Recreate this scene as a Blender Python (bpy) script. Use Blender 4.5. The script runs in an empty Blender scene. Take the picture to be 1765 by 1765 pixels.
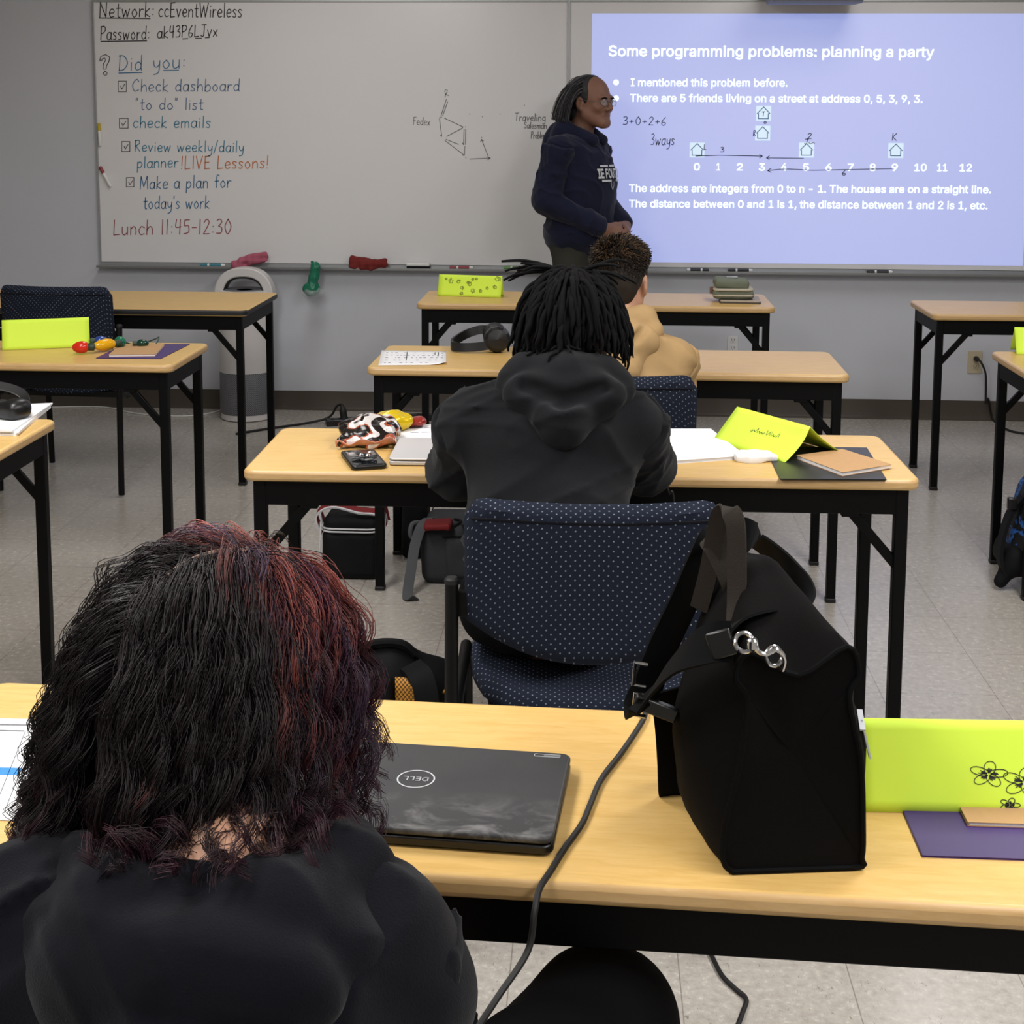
import bpy, bmesh, math, random
import numpy as np
from mathutils import Vector, Matrix
random.seed(7); RNG = np.random.default_rng(11)
SC = bpy.context.scene
COL = SC.collection
PI = math.pi
# ------------------------------------------------------------------ camera
F_PX, PPY, CAM_H = 2507.2, 507.17, 1.5355          # focal length (px of 1765), principal row, eye height
PITCH, ROLL, YAW = 0.12319, 0.00393, -0.05769
WALL_Y = 7.392
def cam_axes():
    sy, cy, sp, cp, sr, cr = math.sin(YAW), math.cos(YAW), math.sin(PITCH), math.cos(PITCH), math.sin(ROLL), math.cos(ROLL)
    f = Vector((sy*cp, cy*cp, -sp)); r = Vector((cy, -sy, 0)); u = r.cross(f)
    return r*cr+u*sr, u*cr-r*sr, f
CR, CU, CF = cam_axes()
CAMP = Vector((0, 0, CAM_H))
cd = bpy.data.cameras.new('camera'); cam = bpy.data.objects.new('camera', cd); COL.objects.link(cam)
cam.matrix_world = Matrix(((CR.x, CU.x, -CF.x, 0), (CR.y, CU.y, -CF.y, 0), (CR.z, CU.z, -CF.z, CAM_H), (0, 0, 0, 1)))
cd.sensor_width = 36; cd.sensor_fit = 'HORIZONTAL'; cd.lens = 36*F_PX/1765
cd.shift_y = -(882.5-PPY)/1765; cd.clip_start = 0.05
SC.camera = cam
def ray(px, py): return CF + CR*((px-882.5)/F_PX) - CU*((py-PPY)/F_PX)
def onz(px, py, z=0.737):
    d = ray(px, py); return CAMP + d*((z-CAM_H)/d.z)
def ony(px, py, y=WALL_Y):
    d = ray(px, py); return CAMP + d*(y/d.y)
# ------------------------------------------------------------------ light
SC.view_settings.view_transform = 'Standard'; SC.view_settings.look = 'None'
SC.view_settings.gamma = 1.0; SC.view_settings.use_curve_mapping = False
SC.view_settings.exposure = 0.0
w = bpy.data.worlds.new('world'); SC.world = w; w.use_nodes = True
w.node_tree.nodes['Background'].inputs[0].default_value = (.75, .8, .9, 1)
w.node_tree.nodes['Background'].inputs[1].default_value = 0.02
CEIL = 2.75
LAMPS = [(-1.35, 0.9, 44), (1.35, 0.9, 44), (-1.35, 2.9, 44), (1.35, 2.9, 44), (-1.35, -1.1, 22), (1.35, -1.1, 22), (-1.35, 5.9, 15), (1.35, 5.9, 15)]
for x, y, pw in LAMPS:
    ld = bpy.data.lights.new('ceiling_lamp', 'AREA'); ld.shape = 'RECTANGLE'; ld.size = .58; ld.size_y = 1.18
    ld.energy = pw; ld.color = (1, .985, .98)
    lo = bpy.data.objects.new('ceiling_lamp', ld); lo.location = (x, y, CEIL-.03); COL.objects.link(lo)
# ------------------------------------------------------------------ materials
def lin(c):
    if isinstance(c, str):
        c = [int(c[i:i+2], 16)/255 for i in (1, 3, 5)]
        c = [v/12.92 if v <= .04045 else ((v+.055)/1.055)**2.4 for v in c]
    return (c[0], c[1], c[2], 1)
class NT:
    def __init__(s, name):
        s.m = bpy.data.materials.new(name); s.m.use_nodes = True; s.t = s.m.node_tree; s.b = s.t.nodes['Principled BSDF']
    def n(s, typ, **k):
        x = s.t.nodes.new(typ)
        for a, v in k.items():
            if a.startswith('i_'):
                key = a[2:]; key = int(key) if key.isdigit() else key.replace('_', ' ')
                x.inputs[key].default_value = v
            else: setattr(x, a, v)
        return x
    def l(s, a, b): s.t.links.new(a, b)
    def math(s, op, a, b=None, c=None):
        x = s.n('ShaderNodeMath', operation=op)
        for i, v in enumerate((a, b, c)):
            if v is None: continue
            if hasattr(v, 'is_linked') or hasattr(v, 'links'): s.l(v, x.inputs[i])
            else: x.inputs[i].default_value = v
        return x.outputs[0]
    def coord(s, kind='Object', scale=(1, 1, 1)):
        c = s.n('ShaderNodeTexCoord'); mp = s.n('ShaderNodeMapping'); mp.inputs['Scale'].default_value = scale
        s.l(c.outputs[kind], mp.inputs[0]); return mp.outputs[0]
    def noise(s, vec, scale, detail=3, rough=.5, dist=0):
        x = s.n('ShaderNodeTexNoise'); x.inputs['Scale'].default_value = scale; x.inputs['Detail'].default_value = detail
        x.inputs['Roughness'].default_value = rough; x.inputs['Distortion'].default_value = dist
        s.l(vec, x.inputs['Vector']); return x.outputs[0]
    def mix(s, fac, a, b):
        x = s.n('ShaderNodeMix', data_type='RGBA')
        for i, v in ((0, fac), (6, a), (7, b)):
            if hasattr(v, 'links'): s.l(v, x.inputs[i])
            else: x.inputs[i].default_value = v
        return x.outputs[2]
    def ramp(s, fac, stops):
        x = s.n('ShaderNodeValToRGB'); e = x.color_ramp.elements
        while len(e) < len(stops): e.new(.5)
        for i, (p, c) in enumerate(stops): e[i].position = p; e[i].color = c
        s.l(fac, x.inputs[0]); return x.outputs[0]
    def bump(s, h, strength=.3, dist=.002):
        x = s.n('ShaderNodeBump'); x.inputs['Strength'].default_value = strength; x.inputs['Distance'].default_value = dist
        s.l(h, x.inputs['Height']); s.l(x.outputs[0], s.b.inputs['Normal'])
def mat(name, col, rough=.5, metal=0, spec=.5, col2=None, nscale=40, bscale=None, bstr=.3, bdist=.002, emit=None, estr=1, sheen=0, coat=0, alpha=None, trans=0):
    t = NT(name); b = t.b
    b.inputs['Base Color'].default_value = lin(col); b.inputs['Roughness'].default_value = rough
    b.inputs['Metallic'].default_value = metal; b.inputs['Specular IOR Level'].default_value = spec
    b.inputs['Sheen Weight'].default_value = sheen; b.inputs['Coat Weight'].default_value = coat
    b.inputs['Transmission Weight'].default_value = trans
    if alpha is not None: b.inputs['Alpha'].default_value = alpha
    if emit: b.inputs['Emission Color'].default_value = lin(emit); b.inputs['Emission Strength'].default_value = estr
    v = None
    if col2 or bscale: v = t.coord()
    if col2: t.l(t.mix(t.noise(v, nscale, 4, .6), lin(col), lin(col2)), b.inputs['Base Color'])
    if bscale: t.bump(t.noise(v, bscale, 3, .6), bstr, bdist)
    return t.m
M = {}
def wood(name, c1, c2, c3):
    t = NT(name); v = t.coord(scale=(5, 34, 34)); n1 = t.noise(v, 2.6, 6, .65, .8)
    v2 = t.coord(scale=(60, 500, 60)); n2 = t.noise(v2, 1.2, 2)
    c = t.ramp(n1, [(.25, lin(c1)), (.5, lin(c2)), (.78, lin(c3))])
    x = t.mix(t.math('MULTIPLY', n2, .22), c, lin(c1))
    t.l(x, t.b.inputs['Base Color']); t.b.inputs['Roughness'].default_value = .38; t.b.inputs['Specular IOR Level'].default_value = .5
    return t.m
M['wood'] = wood('maple_laminate', '#C49C55', '#CFAA67', '#D8B576')
M['edge'] = wood('maple_edge', '#B9945F', '#C5A16E', '#CFAE7E')
M['black_edge'] = mat('black_edge', '#1a1a1d', .5)
M['steel'] = mat('black_steel', '#030304', .5, 0, .14)
M['chair_steel'] = mat('chair_steel', '#050506', .45, 0, .25)
M['wall'] = mat('wall_paint', '#c3c5cc', .75, 0, .3, col2='#bdbfc6', nscale=3, bscale=220, bstr=.15, bdist=.001)
M['wall2'] = mat('wall_paint_side', '#b4b4b2', .8)
M['ceil'] = mat('ceiling_tile', '#d8d8d4', .9, col2='#cfcfca', nscale=120)
M['base'] = mat('rubber_base', '#4e463d', .5, 0, .4, col2='#463f38', nscale=8)
M['board'] = mat('dry_erase', '#dcdbdc', .22, 0, .45, col2='#d8d7d8', nscale=2.5)
M['alu'] = mat('aluminium', '#a6a8aa', .4, .7)
M['lime'] = mat('lime_card', '#d3f24a', .65, 0, .35)
M['paper'] = mat('white_paper', '#e9e9ec', .7, 0, .3)
M['white_plastic'] = mat('white_plastic', '#dcdcda', .35)
M['kraft'] = mat('kraft_cover', '#b9946a', .75, 0, .3, col2='#ae885e', nscale=90)
M['purple'] = mat('purple_folder', '#3d2666', .45, 0, .5)
M['black_folder'] = mat('black_folder', '#17181a', .4, 0, .5)
M['black_plastic'] = mat('black_plastic', '#0c0c0e', .35, 0, .5)
M['rubber'] = mat('black_rubber', '#0a0a0b', .6)
M['chrome'] = mat('chrome', '#c9c9cc', .18, 1)
M['skin'] = mat('skin', '#7f5c4d', .55, 0, .3, col2='#755345', nscale=30)
M['skin_light'] = mat('skin_light', '#c79a80', .5, 0, .35, col2='#bd8d74', nscale=30)
M['skin_dark'] = mat('skin_dark', '#5a3a2a', .5, 0, .35)
M['hood_black'] = mat('washed_black_fleece', '#131417', .95, 0, .12, col2='#1a1b1e', nscale=9, bscale=420, bstr=.35, bdist=.0015, sheen=.06)
M['hood_navy'] = mat('navy_fleece', '#12162a', .92, 0, .15, col2='#171b30', nscale=9, bscale=400, bstr=.3, bdist=.0015, sheen=.1)
M['hood_ink'] = mat('ink_black_fleece', '#07080e', .95, 0, .1, col2='#0b0c14', nscale=10, bscale=500, bstr=.4, bdist=.0015, sheen=.08)
M['hood_tan'] = mat('tan_fleece', '#b3946a', .92, 0, .15, col2='#a88a60', nscale=10, bscale=400, bstr=.3, bdist=.0015)
M['trouser_black'] = mat('black_cotton', '#08080a', .95, 0, .1)
M['trouser_grey'] = mat('olive_grey_cotton', '#34352f', .9, 0, .15)
M['shoe'] = mat('dark_shoe', '#151517', .6)
M['print'] = mat('white_print', '#c4c6cc', .7)
M['ink'] = mat('black_ink', '#1b1a20', .6)
def attr_mat(name, rough=.45, spec=.5):
    t = NT(name); a = t.n('ShaderNodeAttribute', attribute_name='Col'); t.l(a.outputs['Color'], t.b.inputs['Base Color'])
    t.b.inputs['Roughness'].default_value = rough; t.b.inputs['Specular IOR Level'].default_value = spec; return t.m
M['hair'] = attr_mat('hair_strands', .48, .35)
M['locs'] = mat('black_locs', '#060507', .8, 0, .15, bscale=700, bstr=.5)
M['hairbase'] = mat('dark_hair_base', '#0b090a', .8, 0, .2)
def fabric_dots():
    t = NT('navy_dotted_fabric'); c = t.n('ShaderNodeTexCoord'); s = t.n('ShaderNodeSeparateXYZ'); t.l(c.outputs['Object'], s.inputs[0])
    u = t.math('DIVIDE', s.outputs[0], .0168); v = t.math('DIVIDE', t.math('ADD', t.math('MULTIPLY', s.outputs[1], .9), s.outputs[2]), .0168)
    def dots(o):
        a = t.math('SUBTRACT', t.math('FRACT', t.math('ADD', u, o)), .5); b = t.math('SUBTRACT', t.math('FRACT', t.math('ADD', v, o)), .5)
        d = t.math('SQRT', t.math('ADD', t.math('MULTIPLY', a, a), t.math('MULTIPLY', b, b)))
        return t.math('LESS_THAN', d, .09)
    f = t.math('MAXIMUM', dots(0.0), dots(.5))
    vv = t.coord(); n = t.noise(vv, 300, 2)
    base = t.mix(n, lin('#151a27'), lin('#1f2532'))
    t.l(t.mix(t.math('MULTIPLY', f, .7), base, lin('#8b90a2')), t.b.inputs['Base Color'])
    t.b.inputs['Roughness'].default_value = .95; t.b.inputs['Specular IOR Level'].default_value = .15
    t.bump(n, .3, .001); return t.m
M['dots'] = fabric_dots()
def floor_mat():
    t = NT('speckled_vinyl_tile'); c = t.n('ShaderNodeTexCoord'); s = t.n('ShaderNodeSeparateXYZ'); t.l(c.outputs['Object'], s.inputs[0])
    T = .3048
    fx = t.math('FRACT', t.math('DIVIDE', t.math('ADD', s.outputs[0], 20*T+TILE_X), T)); fy = t.math('FRACT', t.math('DIVIDE', t.math('ADD', s.outputs[1], 20*T+TILE_Y), T))
    g = .0035
    line = t.math('MAXIMUM', t.math('LESS_THAN', fx, g*2), t.math('LESS_THAN', fy, g*2))
    ix = t.math('FLOOR', t.math('DIVIDE', t.math('ADD', s.outputs[0], 20*T+TILE_X), T)); iy = t.math('FLOOR', t.math('DIVIDE', t.math('ADD', s.outputs[1], 20*T+TILE_Y), T))
    cb = t.n('ShaderNodeCombineXYZ'); t.l(ix, cb.inputs[0]); t.l(iy, cb.inputs[1]); wn = t.n('ShaderNodeTexWhiteNoise'); t.l(cb.outputs[0], wn.inputs['Vector'])
    v = t.coord(); v2 = t.coord(scale=(1, .45, 1))
    n1 = t.noise(v, 55, 4, .65); n2 = t.noise(v2, 120, 3, .7, .8); n3 = t.noise(v2, 160, 2, .6, 1.2); n4 = t.noise(v, 1.3, 3)
    col = t.ramp(n1, [(.32, lin('#a09a92')), (.5, lin('#b0aaa2')), (.7, lin('#bbb6ae'))])
    dark = t.ramp(n2, [(.645, (0, 0, 0, 1)), (.69, (1, 1, 1, 1))])
    light = t.ramp(n3, [(.64, (0, 0, 0, 1)), (.69, (1, 1, 1, 1))])
    col = t.mix(t.math('MULTIPLY', dark, .7), col, lin('#6a655f'))
    col = t.mix(t.math('MULTIPLY', light, .3), col, lin('#d0cecb'))
    col = t.mix(t.math('MULTIPLY', wn.outputs[0], .12), col, lin('#8b8884'))
    col = t.mix(t.math('MULTIPLY', n4, .18), col, lin('#88847f'))
    col = t.mix(t.math('MULTIPLY', line, .62), col, lin('#5d5750'))
    t.l(col, t.b.inputs['Base Color']); t.b.inputs['Specular IOR Level'].default_value = .5
    t.l(t.math('ADD', t.math('MULTIPLY', n1, .12), .2), t.b.inputs['Roughness'])
    return t.m
pT = onz(1471, 1710, 0); TILE_X = -pT.x; TILE_Y = -4.401
M['floor'] = floor_mat()
# ------------------------------------------------------------------ mesh helpers
class MB:
    def __init__(s): s.v = []; s.f = []; s.mi = []; s.cur = 0
    def add(s, vs, fs):
        o = len(s.v); s.v += [tuple(p) for p in vs]; s.f += [tuple(i+o for i in f) for f in fs]; s.mi += [s.cur]*len(fs); return s
    def box(s, a, b, R=None, c=None):
        x0, y0, z0 = a; x1, y1, z1 = b
        vs = [(x0, y0, z0), (x1, y0, z0), (x1, y1, z0), (x0, y1, z0), (x0, y0, z1), (x1, y0, z1), (x1, y1, z1), (x0, y1, z1)]
        if R is not None: vs = [R @ Vector(p) + Vector(c or (0, 0, 0)) for p in vs]
        return s.add(vs, [(3, 2, 1, 0), (4, 5, 6, 7), (0, 1, 5, 4), (1, 2, 6, 5), (2, 3, 7, 6), (3, 0, 4, 7)])
    def tube(s, pts, r, n=10, cap=True, flat=None):
        pts = [Vector(p) for p in pts]; rs = r if isinstance(r, (list, tuple)) else [r]*len(pts)
        vs = []; up = None
        for i, p in enumerate(pts):
            d = (pts[min(i+1, len(pts)-1)]-pts[max(i-1, 0)]).normalized()
            if up is None: up = Vector((0, 0, 1)) if abs(d.z) < .9 else Vector((0, 1, 0))
            a = d.cross(up)
            if a.length < 1e-6: a = d.orthogonal()
            a.normalize(); b = a.cross(d).normalized(); up = b
            for k in range(n):
                t = 2*PI*k/n; e = a*math.cos(t)*rs[i] + b*math.sin(t)*rs[i]*(flat or 1)
                vs.append(p+e)
        fs = []
        for i in range(len(pts)-1):
            for k in range(n):
                fs.append((i*n+k, i*n+(k+1) % n, (i+1)*n+(k+1) % n, (i+1)*n+k))
        if cap: fs.append(tuple(range(n-1, -1, -1))); fs.append(tuple((len(pts)-1)*n+k for k in range(n)))
        return s.add(vs, [f[::-1] for f in fs])
    def bar(s, a, b, w, h=None):          # square section bar
        a = Vector(a); b = Vector(b); d = (b-a).normalized(); h = h or w
        x = Vector((0, 1, 0)) if abs(d.y) < .9 else Vector((1, 0, 0)); u = d.cross(x).normalized(); v = u.cross(d)
        vs = []
        for p in (a, b):
            for i, j in ((-1, -1), (1, -1), (1, 1), (-1, 1)): vs.append(p+u*i*w/2+v*j*h/2)
        return s.add(vs, [(0, 1, 2, 3), (7, 6, 5, 4), (0, 4, 5, 1), (1, 5, 6, 2), (2, 6, 7, 3), (3, 7, 4, 0)])
    def lathe(s, prof, n=24, c=(0, 0, 0), cap=True, R=None):
        vs = []; c = Vector(c)
        for r, z in prof:
            for k in range(n):
                p = Vector((r*math.cos(2*PI*k/n), r*math.sin(2*PI*k/n), z)); vs.append((R @ p if R else p)+c)
        fs = []
        for i in range(len(prof)-1):
            for k in range(n): fs.append((i*n+k, i*n+(k+1) % n, (i+1)*n+(k+1) % n, (i+1)*n+k))
        if cap: fs.append(tuple(range(n-1, -1, -1))); fs.append(tuple((len(prof)-1)*n+k for k in range(n)))
        return s.add(vs, fs)
    def prism(s, poly, z0, z1, side_mi=None):
        n = len(poly); zz0 = z0 if callable(z0) else (lambda x, y: z0); zz1 = z1 if callable(z1) else (lambda x, y: z1)
        vs = [(x, y, zz0(x, y)) for x, y in poly]+[(x, y, zz1(x, y)) for x, y in poly]
        s.add(vs, [tuple(range(n-1, -1, -1)), tuple(range(n, 2*n))])
        c = s.cur
        if side_mi is not None: s.cur = side_mi
        o = len(s.v)-2*n
        s.f += [(o+i, o+(i+1) % n, o+n+(i+1) % n, o+n+i) for i in range(n)]; s.mi += [s.cur]*n; s.cur = c
        return s
    def grid(s, P, thick=0):              # P[i][j] -> Vector
        ni, nj = len(P), len(P[0]); vs = [P[i][j] for i in range(ni) for j in range(nj)]
        return s.add(vs, [(i*nj+j, (i+1)*nj+j, (i+1)*nj+j+1, i*nj+j+1) for i in range(ni-1) for j in range(nj-1)])
    def mesh(s, name, mats, smooth=35, loc=None):
        m = bpy.data.meshes.new(name); v = s.v
        if loc is not None: v = [(p[0]-loc[0], p[1]-loc[1], p[2]-loc[2]) for p in v]
        m.from_pydata(v, [], s.f); bm = bmesh.new(); bm.from_mesh(m); bmesh.ops.recalc_face_normals(bm, faces=bm.faces); bm.to_mesh(m); bm.free(); mats = mats if isinstance(mats, (list, tuple)) else [mats]
        for x in mats: m.materials.append(M[x] if isinstance(x, str) else x)
        m.polygons.foreach_set('material_index', s.mi); m.update()
        if smooth:
            m.polygons.foreach_set('use_smooth', [True]*len(m.polygons)); m.set_sharp_from_angle(angle=math.radians(smooth))
        return m
def link(name, data, parent=None, loc=None, rz=None):
    o = bpy.data.objects.new(name, data); COL.objects.link(o)
    if parent: o.parent = parent
    if loc is not None: o.location = loc
    if rz is not None: o.rotation_euler = (0, 0, rz)
    return o
def tag(o, label=None, cat=None, group=None, kind=None):
    if label: o['label'] = label
    if cat: o['category'] = cat
    if group: o['group'] = group
    if kind: o['kind'] = kind
    return o
def thing(name, loc, label, cat, group=None, rz=0):
    return tag(link(name, None, None, loc, rz), label, cat, group)
def part(name, mb, mats, parent=None, smooth=35, bevel=0, bseg=2, solid=0, sub=0, label=None, loc=None, rz=None, rel=None):
    """rel: mesh given in world coordinates, stored relative to this point"""
    o = link(name, mb.mesh(name, mats, smooth, rel) if isinstance(mb, MB) else mb, parent, loc, rz)
    if solid: m = o.modifiers.new('t', 'SOLIDIFY'); m.thickness = solid; m.offset = 0
    if bevel: m = o.modifiers.new('b', 'BEVEL'); m.width = bevel; m.segments = bseg; m.limit_method = 'ANGLE'; m.angle_limit = math.radians(40)
    if sub: m = o.modifiers.new('s', 'SUBSURF'); m.levels = sub; m.render_levels = sub
    if label: o['label'] = label
    return o
def rrect(w, d, r, n=6, cx=0, cy=0):
    out = []
    for sx, sy, a in ((1, 1, 0), (-1, 1, 90), (-1, -1, 180), (1, -1, 270)):
        for k in range(n+1):
            t = math.radians(a+90*k/n); out.append((cx+sx*(w/2-r)+r*math.cos(t), cy+sy*(d/2-r)+r*math.sin(t)))
    return out
def smoothpath(pts, n=8):
    P = [Vector(p) for p in pts]; out = []
    for i in range(len(P)-1):
        a = P[max(i-1, 0)]; b = P[i]; c = P[i+1]; d = P[min(i+2, len(P)-1)]
        for k in range(n):
            t = k/n
            out.append(.5*((2*b)+(c-a)*t+(2*a-5*b+4*c-d)*t*t+(3*b-a-3*c+d)*t**3))
    out.append(P[-1]); return out
def ribbon(path, w, t, side):
    """flat strap along path; side(i) gives the width direction"""
    mb = MB(); P = [Vector(p) for p in path]; n = len(P); vs = []
    for i, p in enumerate(P):
        d = (P[min(i+1, n-1)]-P[max(i-1, 0)]).normalized(); s = side(i/(n-1)) if callable(side) else Vector(side)
        s = (s-d*s.dot(d)).normalized(); nn = d.cross(s).normalized()
        for a, b in ((-1, -1), (1, -1), (1, 1), (-1, 1)): vs.append(p+s*a*w/2+nn*b*t/2)
    fs = [(0, 1, 2, 3), tuple(4*(n-1)+k for k in (3, 2, 1, 0))]
    for i in range(n-1):
        for k in range(4): fs.append((4*i+k, 4*(i+1)+k, 4*(i+1)+(k+1) % 4, 4*i+(k+1) % 4))
    mb.add(vs, fs); return mb
# ------------------------------------------------------------------ implicit surfaces (bodies, cloth, bags)
def cap(a, b, ra, rb=None, k=.03, op=1): return ('c', np.array(a, float), np.array(b, float), ra, ra if rb is None else rb, k, op)
def ell(c, r, Rm=None, k=.03, op=1): return ('e', np.array(c, float), np.array(r, float), None if Rm is None else np.array(Rm, float), k, op)
def rbox(c, h, r, Rm=None, k=.03, op=1): return ('b', np.array(c, float), np.array(h, float), r, None if Rm is None else np.array(Rm, float), k, op)
def plane(c, n, k=.01, op=-1): n = np.array(n, float); return ('p', np.array(c, float), n/np.linalg.norm(n), k, op)
def sdf(prims, P):
    d = np.full(len(P), 9.0)
    for q in prims:
        if q[0] == 'c':
            a, b, ra, rb, k, op = q[1:]; ab = b-a; t = np.clip(((P-a)@ab)/(ab@ab+1e-12), 0, 1)
            e = np.linalg.norm(P-a-t[:, None]*ab, axis=1)-(ra+(rb-ra)*t)
        elif q[0] == 'e':
            c, r, Rm, k, op = q[1:]; X = P-c
            if Rm is not None: X = X@Rm
            k0 = np.linalg.norm(X/r, axis=1); k1 = np.linalg.norm(X/(r*r), axis=1)+1e-9; e = k0*(k0-1)/k1
            e = np.maximum(e, -r.min())
        elif q[0] == 'b':
            c, h, r, Rm, k, op = q[1:]; X = P-c
            if Rm is not None: X = X@Rm
            Q = np.abs(X)-h+r; e = np.linalg.norm(np.maximum(Q, 0), axis=1)+np.minimum(Q.max(1), 0)-r
        else:
            c, nn, k, op = q[1:]; e = (P-c)@nn; e = -e if op == -1 else e      # keeps the side the normal points away from when op=-1
        if q[0] == 'p':
            e2 = (P-q[1])@q[2]; h = np.clip(.5+.5*(e2-d)/q[3], 0, 1); d = d*(1-h)+e2*h+q[3]*h*(1-h); continue
        if op == 1:
            h = np.clip(.5+.5*(d-e)/k, 0, 1); d = d*(1-h)+e*h-k*h*(1-h)
        else:
            h = np.clip(.5-.5*(d+e)/k, 0, 1); d = d*(1-h)-e*h+k*h*(1-h)
    return d
def folds(P, amp, f, seed=0, stretch=(1, 1, 1)):
    rs = np.random.default_rng(seed); X = P*np.array(stretch); o = np.zeros(len(P))
    for i in range(5):
        k = rs.normal(size=3); k /= np.linalg.norm(k); k2 = rs.normal(size=3)
        o += np.sin(X@k*f*(1+.35*i)+1.7*np.sin(X@k2*f*.45+i)+i*2.1)/(1+.5*i)
    return amp*o/2.2
def creases(P, amp, f, seed=0, stretch=(1, 1, 1)):
    """sharp-edged cloth folds"""
    rs = np.random.default_rng(seed); X = P*np.array(stretch); o = np.zeros(len(P))
    for i in range(4):
        k = rs.normal(size=3); k /= np.linalg.norm(k); k2, k3 = rs.normal(size=3), rs.normal(size=3)
        w_ = X@k*f*(1+.4*i)+2.2*np.sin(X@k2*f*.5+i)+1.3*np.sin(X@k3*f*.9+2*i); m_ = .5+.5*np.sin(X@k3*f*.35+1.7*i)
        o += (1-np.abs(np.sin(w_)))**2.2*m_/(1+.3*i)
    return -amp*o
def sdf_mesh(name, prims, h, mats, lo=None, hi=None, disp=None, loc=(0, 0, 0), shrink=0):
    pts = []
    for q in prims:
        if q[0] == 'p' or q[-1] == -1: continue
        if q[0] == 'c':
            r = max(q[3], q[4]); pts += [np.minimum(q[1], q[2])-r, np.maximum(q[1], q[2])+r]
        else:
            r = q[2].max()*(1 if q[0] == 'e' else 1.75); pts += [q[1]-r, q[1]+r]
    pts = np.array(pts); a = pts.min(0)-.02 if lo is None else np.array(lo); b = pts.max(0)+.02 if hi is None else np.array(hi)
    B = 8; n = np.ceil((b-a)/(h*B)).astype(int); N = n*B+1
    fn = (lambda P: sdf(prims, P)+shrink+(disp(P) if disp else 0))
    cc = [a[i]+(np.arange(n[i])+.5)*h*B for i in range(3)]
    G = np.stack(np.meshgrid(*cc, indexing='ij'), -1).reshape(-1, 3); dc = fn(G)
    V = np.empty(N, np.float32); V[:] = 9
    idx = np.stack(np.meshgrid(*[np.arange(k) for k in n], indexing='ij'), -1).reshape(-1, 3)
    lim = h*B*.9*1.5+.01; neg = np.where(dc < -lim)[0]
    for t in neg:
        i, j, k = idx[t]*B; V[i:i+B+1, j:j+B+1, k:k+B+1] = -9
    near = np.where(np.abs(dc) <= lim)[0]
    o = np.stack(np.meshgrid(*[np.arange(B+1)]*3, indexing='ij'), -1).reshape(-1, 3)
    for c0 in range(0, len(near), 400):
        ch = idx[near[c0:c0+400]]*B
        I = (ch[:, None, :]+o[None]).reshape(-1, 3); V[I[:, 0], I[:, 1], I[:, 2]] = fn(a+I*h)
    S = V < 0
    cnt = sum(S[i:N[0]-1+i, j:N[1]-1+j, k:N[2]-1+k].astype(np.int8) for i in (0, 1) for j in (0, 1) for k in (0, 1))
    act = (cnt > 0) & (cnt < 8); ai = np.argwhere(act); vid = -np.ones(act.shape, int); vid[act] = np.arange(len(ai))
    acc = np.zeros((len(ai), 3)); num = np.zeros(len(ai))
    C = [(0, 0, 0), (1, 0, 0), (0, 1, 0), (1, 1, 0), (0, 0, 1), (1, 0, 1), (0, 1, 1), (1, 1, 1)]
    for p in range(8):
        for q in range(p+1, 8):
            if sum(abs(C[p][i]-C[q][i]) for i in range(3)) != 1: continue
            A = ai+C[p]; Q = ai+C[q]; va = V[A[:, 0], A[:, 1], A[:, 2]]; vb = V[Q[:, 0], Q[:, 1], Q[:, 2]]
            m = (va < 0) != (vb < 0); t = np.where(m, va/np.where(m, va-vb, 1), 0)
            t = np.clip(t, 0, 1)
            acc[m] += (np.array(C[p])+t[:, None]*(np.array(C[q])-np.array(C[p])))[m]; num[m] += 1
    vs = a+(ai+acc/num[:, None])*h
    F = []
    for ax in range(3):
        u, v = (ax+1) % 3, (ax+2) % 3; sl0 = [slice(None)]*3; sl1 = [slice(None)]*3; sl0[ax] = slice(0, -1); sl1[ax] = slice(1, None)
        e = S[tuple(sl0)] != S[tuple(sl1)]; E = np.argwhere(e)
        E = E[(E[:, u] > 0) & (E[:, v] > 0) & (E[:, u] < N[u]-1) & (E[:, v] < N[v]-1)]
        ins = S[E[:, 0], E[:, 1], E[:, 2]]; du = np.zeros(3, int); du[u] = 1; dv = np.zeros(3, int); dv[v] = 1
        q = [vid[tuple((E-x).T)] for x in (du+dv, dv, np.zeros(3, int), du)]
        q = np.stack(q, 1); q[~ins] = q[~ins][:, ::-1]; F.append(q)
    F = np.concatenate(F); F = F[(F >= 0).all(1)]
    vs = vs-np.array(loc)
    m = bpy.data.meshes.new(name); m.vertices.add(len(vs)); m.vertices.foreach_set('co', vs.astype(np.float32).ravel())
    m.loops.add(len(F)*4); m.loops.foreach_set('vertex_index', F.astype(np.int32).ravel())
    m.polygons.add(len(F)); m.polygons.foreach_set('loop_start', np.arange(0, len(F)*4, 4, dtype=np.int32))
    m.update(calc_edges=True); m.validate()
    m.polygons.foreach_set('use_smooth', np.ones(len(m.polygons), bool))
    for x in (mats if isinstance(mats, (list, tuple)) else [mats]): m.materials.append(M[x])
    m.update(); return m
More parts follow.
